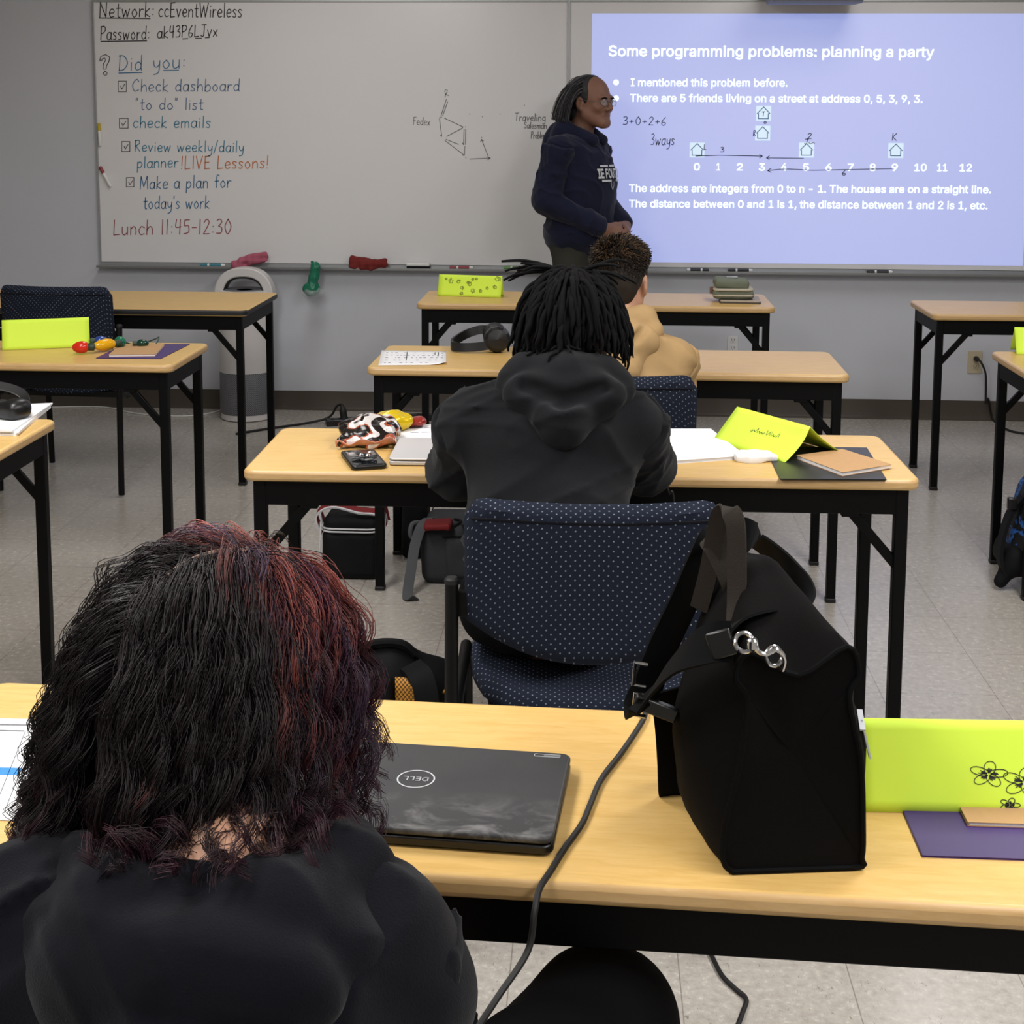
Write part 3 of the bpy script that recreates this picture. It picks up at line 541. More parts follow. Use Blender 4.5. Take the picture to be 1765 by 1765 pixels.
FONT = {' ': '188|', ',': '188|38,-119 68,71 137,71 84,-119', '-': '453|337,244 337,188 114,188 114,244', '.': '188|95,-4 83,-3 73,1 63,9 55,18 51,29 50,41 51,53 55,64 63,73 73,81 83,85 95,87 107,85 118,81 128,73 135,64 140,53 141,41 140,29 135,18 128,9 118,1 107,-3', '0': '453|227,-7 191,-3 158,7 130,24 105,48 85,77 69,113 57,155 50,202 48,254 50,306 57,353 69,395 85,431 106,461 130,484 159,502 191,512 227,516 262,512 295,502 323,484 348,461 368,431 384,395 396,353 403,306 405,254 403,202 396,155 384,113 368,77 348,48 323,24 295,7 263,-3|227,50 250,52 271,60 290,74 306,92 320,116 330,144 338,176 342,213 344,254 342,295 338,332 330,365 320,393 306,416 290,435 271,449 250,457 227,460 203,457 182,449 163,435 147,416 134,393 123,365 115,332 111,295 109,254 111,213 115,176 123,144 134,116 147,92 163,74 182,60 203,52', '1': '453|76,0 76,55 391,55 391,0|276,509 276,0 212,0 212,448 209,448 86,358 86,427 198,509', '2': '453|64,0 64,47 234,229 252,248 268,266 282,282 294,298 303,312 311,327 316,341 319,356 320,371 319,389 315,405 308,419 298,431 287,441 273,449 258,455 241,458 224,460 205,458 188,454 172,447 159,438 148,427 139,413 132,398 128,381 127,362 66,362 68,391 75,418 86,442 102,464 121,482 143,496 168,507 196,513 225,516 254,513 281,507 306,497 328,482 346,465 361,445 372,423 379,398 381,372 380,354 377,336 371,318 363,299 351,280 336,259 317,235 294,209 267,180 153,60 153,57 389,57 389,0', '3': '453|218,-7 188,-5 159,1 133,10 108,22 88,38 70,57 57,79 48,104 44,132 109,132 112,115 118,100 126,87 137,76 150,66 165,59 182,54 200,51 219,50 239,51 258,55 275,61 291,69 304,80 315,93 323,108 328,125 329,145 328,163 323,180 316,196 306,211 292,223 275,234 254,241 229,246 201,248 157,248 157,299 288,448 288,452 70,452 70,509 372,509 372,461 211,278 211,289 247,290 279,286 308,276 333,262 354,244 371,222 383,198 391,173 393,145 390,116 383,90 370,66 354,45 333,27 309,12 281,2 251,-5', '4': '453|40,105 40,158 247,509 311,509 109,166 109,163 413,163 413,105|282,0 282,121 282,146 282,318 343,318 343,0', '5': '453|221,-7 192,-5 165,1 140,11 118,25 99,41 83,60 71,82 63,105 60,130 122,130 125,115 130,102 138,89 148,78 160,68 173,60 188,54 204,51 221,50 241,51 259,56 276,64 291,75 304,89 314,104 322,122 326,141 328,162 326,183 321,203 314,221 303,237 290,251 275,262 257,270 238,275 218,277 201,276 184,273 167,268 152,262 139,255 128,246 67,253 96,509 366,509 366,452 151,452 134,301 136,301 148,311 162,318 178,325 194,330 212,333 229,334 252,332 274,328 294,321 313,311 330,299 345,285 358,269 370,251 379,231 386,210 390,187 391,163 388,132 381,102 369,76 352,52 332,32 309,15 282,3 253,-4', '6': '453|226,-7 196,-4 168,3 142,15 119,31 100,51 84,74 73,101 66,130 64,162 65,187 71,212 80,239 93,268 112,302 137,340 252,509 322,509 151,261 145,261 151,270 157,279 165,288 174,295 184,302 196,307 208,311 221,313 235,314 265,312 291,305 316,295 337,280 355,262 370,240 380,215 387,187 389,157 387,127 379,98 368,73 352,50 333,30 310,14 284,3 257,-4|226,48 245,50 263,55 279,63 293,73 304,86 314,101 322,119 326,137 327,157 326,178 322,196 314,213 304,228 293,241 279,251 263,259 245,264 226,265 207,264 190,259 174,252 160,241 148,229 138,214 131,197 126,179 125,158 126,138 131,119 138,102 148,86 160,73 174,63 190,55 207,50', '7': '453|97,0 323,448 323,452 62,452 62,509 391,509 391,449 165,0', '8': '453|226,-7 193,-5 163,1 136,11 111,25 91,42 74,62 62,84 54,109 52,135 53,156 58,176 65,195 75,212 87,228 101,241 117,252 134,260 153,265 153,267 129,276 109,289 93,308 80,330 73,354 70,380 73,405 79,429 90,450 106,469 124,485 146,498 170,508 197,514 226,516 255,514 282,508 306,498 328,485 346,469 361,450 373,429 379,405 382,380 379,354 372,330 359,308 343,289 323,276 300,267 300,265 319,260 335,252 351,241 365,228 377,212 387,195 395,176 399,156 401,135 398,109 391,84 378,62 362,42 341,25 317,11 289,1 259,-5|226,49 248,50 267,54 285,60 300,69 313,79 323,91 331,106 335,121 337,139 335,157 330,173 322,189 312,202 298,213 283,223 265,230 247,234 226,235 206,234 187,230 169,223 154,213 140,202 130,189 122,173 117,157 115,139 117,121 121,106 129,91 139,79 152,69 167,60 185,54 205,50|226,290 244,291 260,294 274,300 287,308 298,318 307,330 314,344 318,359 319,376 318,392 314,407 308,420 299,432 288,442 275,449 260,455 244,459 226,460 208,459 192,455 177,449 164,442 153,432 145,420 138,407 134,392 133,376 134,359 138,344 145,330 154,318 165,308 178,300 193,294 209,291', '9': '453|226,516 256,513 285,506 310,494 333,478 352,458 368,434 380,408 387,378 389,347 387,322 382,296 373,270 359,240 340,207 315,168 200,0 130,0 301,248 307,248 302,238 295,229 287,221 278,214 268,207 257,202 245,198 232,195 218,195 188,197 161,203 137,214 116,229 98,247 83,269 72,294 66,321 64,352 66,382 73,411 85,436 101,459 120,479 143,494 168,506 196,513|226,460 207,459 190,454 174,446 160,435 148,423 138,407 131,390 127,372 125,352 127,331 131,313 138,295 148,280 160,268 174,257 190,250 207,245 226,243 245,245 263,249 279,257 293,267 305,280 314,295 322,312 326,330 327,350 326,371 322,390 314,407 305,422 293,435 279,446 263,454 245,459', ':': '188|95,-4 83,-3 73,1 63,9 55,18 51,29 50,41 51,53 55,64 63,73 73,81 83,85 95,87 107,85 118,81 128,73 135,64 140,53 141,41 140,29 135,18 128,9 118,1 107,-3|95,271 83,272 73,277 63,284 55,294 51,304 50,316 51,328 55,339 63,349 73,356 83,360 95,362 107,360 118,356 128,349 135,339 140,328 141,316 140,304 135,294 128,284 118,277 107,272', 'A': '480|16,0 201,509 276,509 463,0 395,0 287,302 280,323 272,346 264,372 255,402 244,438 232,478 245,478 233,437 222,402 213,371 204,345 197,322 191,302 85,0|110,142 110,199 370,199 370,142', 'D': '502|219,0 96,0 96,57 215,57 254,60 288,68 318,81 343,99 363,122 379,149 390,181 397,216 399,255 397,294 390,329 379,361 364,388 344,410 320,428 291,441 258,449 221,452 93,452 93,509 225,509 273,505 315,495 353,478 385,455 412,426 433,391 449,351 458,306 462,255 458,205 449,159 433,119 411,83 384,54 351,31 312,14 268,3|125,509 125,0 60,0 60,509', 'E': '419|60,0 60,509 372,509 372,452 125,452 125,286 355,286 355,229 125,229 125,57 375,57 375,0', 'F': '410|60,0 60,509 369,509 369,452 125,452 125,278 346,278 346,221 125,221 125,0', 'I': '300|31,0 31,57 118,57 118,452 31,452 31,509 269,509 269,452 183,452 183,57 269,57 269,0', 'L': '393|60,0 60,509 125,509 125,57 361,57 361,0', 'M': '628|60,0 60,509 152,509 277,187 287,159 299,123 311,84 322,49 307,49 318,83 330,121 342,158 352,187 476,509 568,509 568,0 504,0 504,291 504,327 505,369 506,413 507,457 513,457 508,441 503,425 498,409 482,363 467,322 456,291 342,0 286,0 170,291 159,321 145,361 129,408 112,457 119,457 120,416 121,372 122,328 122,291 122,0', 'N': '523|60,0 60,509 136,509 343,183 349,174 355,163 363,151 371,137 379,122 388,107 396,90 405,73 414,55 405,54 403,72 402,90 401,108 400,126 399,142 399,157 399,195 399,509 463,509 463,0 387,0 202,290 177,331 168,346 159,363 148,381 108,452 119,454 122,384 124,328 125,291 125,0', 'O': '533|267,-7 225,-3 186,7 150,25 119,49 92,79 70,115 53,157 44,203 40,254 44,305 53,352 70,393 92,429 119,459 150,484 186,501 225,512 267,516 309,512 348,501 384,484 415,459 442,429 464,393 480,352 490,305 493,254 490,203 480,157 464,115 442,79 415,49 384,25 348,7 309,-3|267,53 296,55 324,63 349,76 372,94 392,116 408,144 420,176 428,213 430,254 428,295 420,332 408,365 392,392 372,415 349,433 324,446 296,453 267,456 237,453 210,445 184,433 161,415 142,392 125,364 113,332 106,295 103,254 106,213 113,176 125,144 142,117 161,94 184,76 210,63 237,55', 'S': '447|224,-9 188,-7 156,-1 128,9 102,23 81,40 64,60 51,83 42,109 38,137 104,137 108,118 114,102 123,88 136,76 150,66 166,59 185,53 204,50 224,49 246,50 267,54 286,60 303,69 317,79 329,92 338,106 344,122 346,139 344,154 340,168 332,179 322,189 310,197 296,205 280,211 263,217 245,222 184,239 145,253 112,269 86,289 67,313 56,341 52,372 54,400 62,425 75,448 92,468 113,484 138,498 165,508 195,514 227,516 259,514 289,508 316,498 340,484 360,468 377,449 390,427 398,403 401,378 337,378 332,402 320,421 302,437 280,449 254,456 225,459 204,457 185,454 167,448 152,440 139,430 129,418 121,405 117,391 115,376 117,359 122,345 131,334 142,324 155,315 169,308 184,302 198,297 212,293 264,279 279,275 295,270 312,264 328,256 344,248 359,238 372,226 384,213 395,198 402,180 407,161 408,139 406,112 399,87 386,64 370,43 349,25 323,11 294,0 261,-7', 'T': '449|32,452 32,509 417,509 417,452 257,452 257,0 193,0 193,452', 'U': '517|259,-8 220,-6 186,2 154,15 126,33 103,55 85,80 71,108 63,140 60,173 60,509 124,509 124,178 126,155 132,133 141,113 153,95 169,80 187,68 208,59 232,53 259,52 285,53 309,59 331,68 349,80 364,95 377,113 385,133 391,155 393,178 393,509 457,509 457,173 454,140 446,108 433,80 414,55 391,33 363,15 332,2 297,-6', 'a': '389|160,-9 137,-7 115,-3 94,5 76,15 60,29 48,45 38,63 32,84 30,108 32,128 36,146 43,161 53,174 64,184 78,193 92,200 108,206 125,211 143,214 161,217 178,220 234,227 247,229 257,231 265,235 271,240 274,246 276,255 276,257 275,272 272,285 267,297 260,307 251,315 240,322 227,327 212,330 196,331 178,330 163,327 149,322 137,316 127,309 118,301 110,292 104,283 100,274 41,291 51,313 64,331 79,346 95,358 114,368 133,375 153,380 173,383 194,384 208,384 223,382 239,379 255,375 271,369 286,360 300,350 312,336 322,320 330,301 335,278 337,251 337,0 277,0 277,52 272,52 267,43 260,34 252,25 242,16 229,8 215,1 199,-4 181,-7|170,45 192,47 211,51 228,59 242,68 254,80 263,93 270,108 274,122 276,138 276,190 272,187 267,184 259,182 251,180 241,178 231,176 200,171 175,168 161,166 147,163 134,159 122,153 112,147 103,139 97,130 93,118 92,105 93,93 96,82 102,72 109,64 119,57 130,52 142,48 156,46', 'b': '424|229,-8 208,-7 189,-3 172,4 159,12 147,21 138,31 130,41 123,50 118,59 112,59 112,0 53,0 53,509 114,509 114,319 118,319 123,327 130,336 137,346 147,355 158,364 171,373 188,379 207,383 229,384 259,382 287,374 313,361 335,342 354,320 370,293 381,261 388,227 390,189 388,151 381,116 370,84 355,57 336,34 313,16 288,3 260,-6|220,47 242,49 262,55 279,66 294,80 306,97 316,117 323,139 327,163 328,189 327,215 323,239 316,261 307,281 295,298 280,311 262,322 243,328 220,330 198,328 178,322 161,312 147,299 134,282 125,263 118,241 114,216 113,189 114,162 118,138 125,115 135,95 147,78 162,65 179,55 198,49', 'c': '396|207,-8 174,-5 144,3 117,16 93,35 72,58 56,85 44,116 37,150 34,187 37,225 44,260 56,291 72,318 93,341 117,360 144,374 174,382 207,384 226,384 243,381 260,377 276,371 291,364 305,356 318,346 330,335 340,322 349,308 356,293 362,277 303,262 300,272 295,281 290,289 284,297 278,304 270,311 261,316 252,321 242,325 231,328 220,329 207,330 184,328 163,321 145,310 130,296 118,278 108,258 102,236 98,212 96,187 98,163 102,139 108,117 118,97 130,80 145,66 163,55 184,49 207,46 220,47 232,49 243,52 253,55 262,60 271,66 279,73 285,80 292,89 297,98 301,107 304,117 363,102 357,86 350,70 341,56 331,43 319,32 306,21 292,12 277,5 261,-1 244,-5 226,-7', 'd': '424|195,-8 165,-6 137,3 111,16 89,34 70,57 55,84 43,116 36,151 34,189 36,227 43,261 55,293 70,320 89,342 112,361 137,374 165,382 196,384 218,383 237,379 253,373 267,364 278,355 287,346 295,336 301,327 306,319 311,319 311,509 372,509 372,0 313,0 313,59 307,59 301,50 295,41 287,31 277,21 266,12 252,4 236,-3 217,-7|205,47 226,49 246,55 263,65 278,78 290,95 299,115 306,138 310,162 312,189 310,216 306,241 300,263 290,282 278,299 263,312 246,322 227,328 205,330 182,328 162,322 145,311 130,298 118,281 108,261 102,239 98,215 96,189 98,163 102,139 109,117 118,97 130,80 145,66 162,55 182,49', 'e': '404|212,-8 177,-5 145,3 117,16 92,35 72,58 56,85 44,116 37,150 34,187 36,224 44,258 55,290 71,317 91,340 115,359 142,373 172,382 205,384 226,383 246,380 266,374 285,366 303,355 319,341 334,324 347,305 357,282 365,256 370,227 371,194 371,169 75,169 75,221 338,221 310,202 308,226 304,248 298,269 288,286 277,301 263,314 246,323 227,328 205,330 183,328 164,323 146,313 131,301 119,286 109,270 102,251 97,231 96,211 96,178 98,151 102,127 110,106 121,88 135,73 151,61 169,53 190,48 212,46 227,47 241,49 254,53 265,58 276,65 285,73 294,82 300,93 306,105 365,91 358,72 348,55 335,39 320,26 302,14 283,4 261,-3 237,-7', 'f': '254|228,379 228,327 6,327 6,379|81,0 81,432 82,452 87,470 96,486 107,499 120,510 135,519 152,525 169,529 187,530 201,530 212,529 222,527 231,525 238,523 243,521 227,468 215,472 209,473 202,474 195,474 178,472 164,468 154,460 147,449 143,435 142,419 142,0', 'g': '425|207,-151 180,-149 156,-146 134,-140 114,-132 97,-122 82,-110 70,-97 59,-84 51,-69 101,-41 107,-49 114,-57 122,-66 131,-74 142,-82 154,-88 169,-93 187,-96 207,-97 236,-95 261,-87 282,-75 298,-58 308,-34 311,-6 311,68 306,68 301,60 294,51 287,41 277,32 266,23 252,16 236,10 217,6 195,5 165,7 138,14 113,27 90,43 71,65 55,90 43,120 36,154 34,191 36,229 43,263 55,293 71,320 90,342 112,361 138,374 166,382 196,384 218,383 237,379 253,373 267,365 279,356 288,346 296,336 302,327 308,319 313,319 313,379 372,379 372,-9 370,-40 363,-67 350,-90 334,-109 314,-124 291,-136 265,-144 237,-149|205,59 227,61 246,66 264,75 278,87 290,103 300,121 307,142 311,166 312,193 311,219 307,242 300,264 291,283 279,299 264,312 247,322 227,328 205,330 182,328 163,322 145,312 130,298 118,282 109,262 102,241 98,218 96,193 98,167 102,144 109,123 118,104 131,88 145,76 163,66 183,61', 'h': '410|114,227 114,0 53,0 53,509 114,509 114,287 102,287 116,319 132,344 152,362 175,374 200,382 227,384 252,383 275,377 295,369 313,356 328,340 341,321 350,298 355,271 357,240 357,0 296,0 296,235 293,263 286,286 273,304 256,318 235,326 210,329 192,328 176,324 161,317 147,308 136,297 126,283 119,266 115,248', 'i': '167|53,0 53,379 114,379 114,0|84,443 73,444 63,448 54,455 47,463 43,472 41,483 43,494 47,504 54,512 63,518 73,522 84,524 95,522 105,518 114,512 121,504 125,494 126,483 125,472 121,463 114,455 105,448 95,444', 'l': '189|139,-2 112,0 91,8 74,20 62,37 55,59 53,84 53,509 114,509 114,99 114,83 117,71 120,62 126,57 135,53 146,52 160,53 170,54 181,3 162,-1 154,-2 147,-2', 'm': '610|53,0 53,379 112,379 112,295 108,295 114,314 122,331 132,346 144,358 158,368 172,376 187,382 203,385 219,386 245,383 268,375 287,361 303,342 314,320 321,295 312,295 318,312 326,329 337,343 350,356 364,366 381,375 398,381 417,385 437,386 458,385 478,380 497,372 514,361 529,346 541,328 550,307 555,283 557,255 557,0 496,0 496,254 493,279 485,298 473,313 456,323 438,329 419,330 402,329 387,326 374,320 363,312 353,302 345,290 340,277 336,263 335,247 335,0 274,0 274,260 272,280 265,297 253,311 238,322 220,328 199,330 185,329 171,326 158,320 145,312 135,302 126,289 119,274 115,257 114,238 114,0', 'n': '410|114,227 114,0 53,0 53,379 112,379 112,287 102,287 116,319 132,344 152,362 175,374 200,382 227,384 252,383 275,377 295,369 313,356 328,340 341,321 350,298 355,271 357,240 357,0 296,0 296,235 293,263 286,286 273,304 256,318 235,326 210,329 192,328 176,324 161,317 147,308 136,297 126,283 119,266 115,248', 'o': '415|207,-8 174,-5 144,3 117,16 93,35 72,58 56,85 44,116 37,150 34,187 37,225 44,260 56,291 72,318 93,341 117,360 144,374 174,382 207,384 241,382 271,374 299,360 323,341 343,318 359,291 371,260 379,225 381,187 379,150 371,116 359,85 343,58 323,35 299,16 271,3 241,-5|207,46 231,49 252,55 270,66 285,80 298,97 307,117 314,139 318,163 319,187 318,212 314,236 307,258 298,278 285,296 270,310 252,321 231,328 207,330 184,328 163,321 145,310 130,296 118,278 108,258 102,236 98,212 96,187 98,163 102,139 108,117 118,97 130,80 145,66 163,55 184,49', 'p': '424|53,-143 53,379 112,379 112,319 118,319 123,327 130,336 137,346 147,355 158,364 171,373 188,379 207,383 229,384 259,382 287,374 313,361 335,342 354,320 370,293 381,261 388,227 390,189 388,151 381,116 370,84 355,57 336,34 313,16 288,3 260,-6 229,-8 208,-7 189,-3 173,4 159,12 147,21 138,31 130,41 124,50 118,59 114,59 114,-143|220,47 242,49 262,55 279,66 294,80 306,97 316,117 323,139 327,163 328,189 327,215 323,239 316,261 307,281 295,298 280,311 262,322 243,328 220,330 198,328 178,322 161,312 147,299 134,282 125,263 118,241 114,216 113,189 114,162 118,138 125,115 135,95 147,78 162,65 179,55 198,49', 'r': '259|53,0 53,379 112,379 112,321 115,321 124,339 137,354 152,367 171,377 191,383 213,385 229,384 243,384 243,322 230,324 223,325 215,326 207,326 190,324 174,321 159,315 146,306 135,296 126,284 119,269 115,254 114,237 114,0', 's': '365|182,-8 157,-7 133,-3 112,3 93,12 76,24 62,38 50,54 41,73 36,94 94,107 101,87 111,72 124,60 141,52 160,47 181,45 206,47 227,53 244,62 258,74 265,88 268,103 266,115 262,126 254,136 243,144 229,150 212,155 149,170 118,180 92,192 72,208 58,227 50,249 47,274 49,295 55,314 65,332 79,347 95,360 115,370 137,378 161,383 187,384 212,383 234,379 254,372 271,363 286,352 299,339 309,324 318,308 324,290 268,277 262,291 254,304 243,316 228,325 210,331 187,333 166,331 147,326 131,317 119,305 111,292 109,277 110,264 115,253 124,243 136,235 152,229 172,223 229,209 261,200 287,187 306,171 320,153 328,131 331,107 329,85 323,65 312,47 298,31 281,18 260,6 236,-2 210,-7', 't': '227|204,379 204,327 6,327 6,379|65,471 126,471 126,98 127,83 130,70 136,61 144,55 156,51 170,50 185,51 202,54 213,2 207,0 200,-2 192,-3 184,-3 176,-4 168,-4 138,-1 113,7 92,21 77,41 68,64 65,93', 'u': '410|182,-5 158,-3 135,2 115,11 97,23 82,39 69,59 60,82 54,109 53,139 53,379 114,379 114,144 116,117 124,94 137,75 154,61 175,53 200,50 218,51 234,55 249,62 263,71 274,83 283,97 290,113 295,132 296,153 296,379 357,379 357,0 298,0 298,92 307,92 294,60 277,35 257,17 234,5 209,-3', 'v': '389|163,0 17,379 84,379 165,155 173,132 180,110 187,87 193,64 199,42 206,21 184,21 191,42 197,64 203,87 209,110 216,132 224,155 305,379 371,379 226,0', 'w': '567|138,0 23,379 87,379 133,214 140,190 147,164 154,137 161,107 168,75 175,41 165,41 172,74 179,105 186,135 192,163 199,189 206,214 252,379 316,379 362,214 368,189 375,163 382,136 388,106 395,75 402,41 391,41 399,75 406,106 413,135 420,163 427,189 434,214 480,379 545,379 429,0 368,0 319,172 305,225 300,243 295,262 291,280 277,338 291,338 277,280 263,225 258,207 253,189 248,172 199,0', 'y': '389|47,-139 61,-86 71,-87 83,-89 94,-90 104,-89 113,-86 122,-81 130,-74 138,-64 145,-51 151,-36 163,-1 17,379 84,379 165,155 173,132 180,109 187,87 193,64 199,42 206,21 184,21 190,42 196,64 202,87 209,110 216,132 224,155 305,379 371,379 204,-58 196,-77 187,-93 177,-107 165,-119 153,-128 139,-136 125,-141 109,-144 91,-145 82,-145 73,-144 65,-143 57,-142 52,-140'}
GCACHE = {}
def glyph_mesh(ch, bold):
    """filled outline of one letter: every outer contour is filled on its own with the holes inside it"""
    if (ch, bold) in GCACHE: return GCACHE[ch, bold]
    g = FONT[ch].split('|'); loops = [[tuple(int(q)/1000 for q in a.split(',')) for a in lp.split()] for lp in g[1:] if lp]
    area = lambda P: sum(P[i-1][0]*P[i][1]-P[i][0]*P[i-1][1] for i in range(len(P)))/2
    def inside(p, P):
        c = False
        for i in range(len(P)):
            (x0, y0), (x1, y1) = P[i-1], P[i]
            if (y0 > p[1]) != (y1 > p[1]) and p[0] < (x1-x0)*(p[1]-y0)/(y1-y0)+x0: c = not c
        return c
    V = []; F = []
    if loops:
        sg = area(max(loops, key=lambda P: abs(area(P)))) > 0
        outer = [P for P in loops if (area(P) > 0) == sg]; holes = [P for P in loops if (area(P) > 0) != sg]
        for P in outer:
            cu = bpy.data.curves.new('g', 'CURVE'); cu.dimensions = '2D'; cu.fill_mode = 'BOTH'
            for Q in [P]+[h for h in holes if inside(h[0], P)]:
                sp = cu.splines.new('POLY'); sp.points.add(len(Q)-1); sp.use_cyclic_u = True
                for i, p in enumerate(Q): sp.points[i].co = (p[0], p[1], 0, 1)
            o = bpy.data.objects.new('g', cu); COL.objects.link(o); bpy.context.view_layer.update()
            m = bpy.data.meshes.new_from_object(o.evaluated_get(bpy.context.evaluated_depsgraph_get())); n = len(V)
            V += [v.co[:] for v in m.vertices]; F += [[i+n for i in p.vertices] for p in m.polygons]
            bpy.data.objects.remove(o); bpy.data.curves.remove(cu); bpy.data.meshes.remove(m)
    for P in loops:                                    # thicken: a thin stroke along every contour
        for i in range(len(P)):
            (x0, y0), (x1, y1) = P[i-1], P[i]; l = math.hypot(x1-x0, y1-y0) or 1; nx, ny = -(y1-y0)/l*bold, (x1-x0)/l*bold; ex, ey = (x1-x0)/l*bold*.6, (y1-y0)/l*bold*.6; n = len(V)
            V += [(x0+nx-ex, y0+ny-ey, 0), (x0-nx-ex, y0-ny-ey, 0), (x1-nx+ex, y1-ny+ey, 0), (x1+nx+ex, y1+ny+ey, 0)]; F.append([n, n+1, n+2, n+3])
    GCACHE[ch, bold] = (V, F, int(g[0])/1000); return GCACHE[ch, bold]
def text_mesh(name, s, bold=.012, size=1):
    x = 0; mb = MB()
    for ch in s:
        V, F, adv = glyph_mesh(ch, bold); mb.add([(v[0]+x, v[1], 0) for v in V], F); x += adv
    m = bpy.data.meshes.new(name); m.from_pydata(mb.v, [], mb.f); return m
def fit_text(name, s, px0, py0, px1, py1, hgt_px, m, parent, rel, y=BY-.002, bold=.012, cap=None):
    me = text_mesh(name, s, bold); co = np.array([v.co[:] for v in me.vertices]); a, b = co[:, 0].min(), co[:, 0].max()
    A = ony(px0, py0, y); B = ony(px1, py1, y); sc = (B.x-A.x)/(b-a); scz = hgt_px/339/.727 if hgt_px else sc
    out = np.stack([A.x+(co[:, 0]-a)*sc-rel[0], np.full(len(co), y-rel[1]), A.z+(co[:, 0]-a)/(b-a)*(B.z-A.z)+co[:, 1]*scz-rel[2]], -1)
    me.vertices.foreach_set('co', out.astype(np.float32).ravel()); me.materials.clear(); me.materials.append(M[m]); me.update()
    return part(name, me, m, parent)
RL = wbR.location
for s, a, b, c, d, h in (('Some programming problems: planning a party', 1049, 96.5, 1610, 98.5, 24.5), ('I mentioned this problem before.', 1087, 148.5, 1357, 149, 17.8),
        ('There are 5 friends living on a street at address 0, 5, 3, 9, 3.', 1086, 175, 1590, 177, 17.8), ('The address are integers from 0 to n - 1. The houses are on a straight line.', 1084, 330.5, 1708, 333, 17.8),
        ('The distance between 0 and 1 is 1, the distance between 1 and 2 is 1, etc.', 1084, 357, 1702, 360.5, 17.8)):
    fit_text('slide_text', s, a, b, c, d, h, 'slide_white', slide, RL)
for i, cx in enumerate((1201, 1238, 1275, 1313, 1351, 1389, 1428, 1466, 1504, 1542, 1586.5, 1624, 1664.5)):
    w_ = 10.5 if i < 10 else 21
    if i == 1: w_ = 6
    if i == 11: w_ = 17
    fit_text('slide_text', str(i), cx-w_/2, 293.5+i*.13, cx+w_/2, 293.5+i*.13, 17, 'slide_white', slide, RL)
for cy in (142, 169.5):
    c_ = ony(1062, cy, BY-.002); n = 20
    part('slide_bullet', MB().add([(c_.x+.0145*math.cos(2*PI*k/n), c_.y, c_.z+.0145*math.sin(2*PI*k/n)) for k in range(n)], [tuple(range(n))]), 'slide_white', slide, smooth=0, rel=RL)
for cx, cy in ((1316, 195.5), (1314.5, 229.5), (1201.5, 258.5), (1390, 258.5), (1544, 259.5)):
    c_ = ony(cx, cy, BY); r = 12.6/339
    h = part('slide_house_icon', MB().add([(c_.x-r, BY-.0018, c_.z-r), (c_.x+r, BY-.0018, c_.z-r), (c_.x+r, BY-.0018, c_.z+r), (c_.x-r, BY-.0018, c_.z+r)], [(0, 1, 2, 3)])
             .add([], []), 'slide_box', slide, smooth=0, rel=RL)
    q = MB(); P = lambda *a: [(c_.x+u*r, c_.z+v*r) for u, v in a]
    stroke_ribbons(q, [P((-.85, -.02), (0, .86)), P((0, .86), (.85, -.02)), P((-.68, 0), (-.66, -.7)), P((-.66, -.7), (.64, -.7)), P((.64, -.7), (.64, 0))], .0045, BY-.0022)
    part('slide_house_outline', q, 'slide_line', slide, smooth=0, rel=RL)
YH = BY-.003
hk = dict(m='mk_black', wd=.0036, y=YH)
for a in (('3+0+2+6', 1073, 215, 1148, 216, 14), ('3ways', 1121, 250, 1162, 250, 19), ('3', 1241, 262, 1248, 262, 8), ('K', 1537, 242, 1545, 242, 12), ('2', 1391, 239, 1399, 239, 9), ('J', 1386, 248, 1393, 248, 8), ('6', 1451, 302, 1458, 302, 9), ('T', 1313, 200, 1318, 200, 7), ('0', 1316, 213, 1321, 213, 4), ('R', 1298, 234, 1302, 234, 9), ('L', 1213, 258, 1217, 258, 9)):
    hand(wbR, *a, **hk)
S = [[(1199, 269), (1240, 267.5), (1313, 269)], [(1309, 266.5), (1314, 269)], [(1309, 272), (1314, 269)], [(1321, 272), (1385, 273)], [(1326, 268.5), (1321, 272)], [(1326, 275), (1321, 272)],
     [(1537, 290.5), (1480, 292), (1400, 293.5), (1352, 291), (1323, 294)], [(1329, 290), (1323, 294)], [(1329, 297), (1323, 294)], [(1394, 246), (1398, 248), (1401, 245.5), (1404, 247)]]
q = MB(); stroke_ribbons(q, [[wall_xz(*p) for p in s] for s in S], .0034, YH); part('arrow_drawing', q, 'mk_black', wbR, smooth=0, rel=RL)
# ------------------------------------------------------------------ projector above the board, outlets
pj = thing('wall_projector', (1.03, WALL_Y, 2.06), 'grey short throw projector mounted over the slide whiteboard', 'projector')
part('arm_plate', MB().box((.93, 7.30, 2.11), (1.13, WALL_Y-.001, 2.34)), 'alu', pj, rel=pj.location, bevel=.004)
mb = MB(); prof = [(7.02, 2.075), (7.05, 2.06), (7.28, 2.068), (7.30, 2.09), (7.30, 2.2), (7.06, 2.2), (7.02, 2.17)]; k = len(prof)
mb.add([(x, y, z) for x in (.815, 1.245) for y, z in prof], [tuple(range(k)), tuple(range(2*k-1, k-1, -1))]+[(i, (i+1) % k, k+(i+1) % k, k+i) for i in range(k)])
part('body', mb, mat('projector_grey', '#7b7d88', .5), pj, rel=pj.location, bevel=.012, bseg=3)
M['ivory'] = mat('ivory_plate', '#b9ad92', .45); M['whitep'] = mat('white_plate', '#d0d0d0', .45); M['slot'] = mat('dark_slot', '#121212', .7)
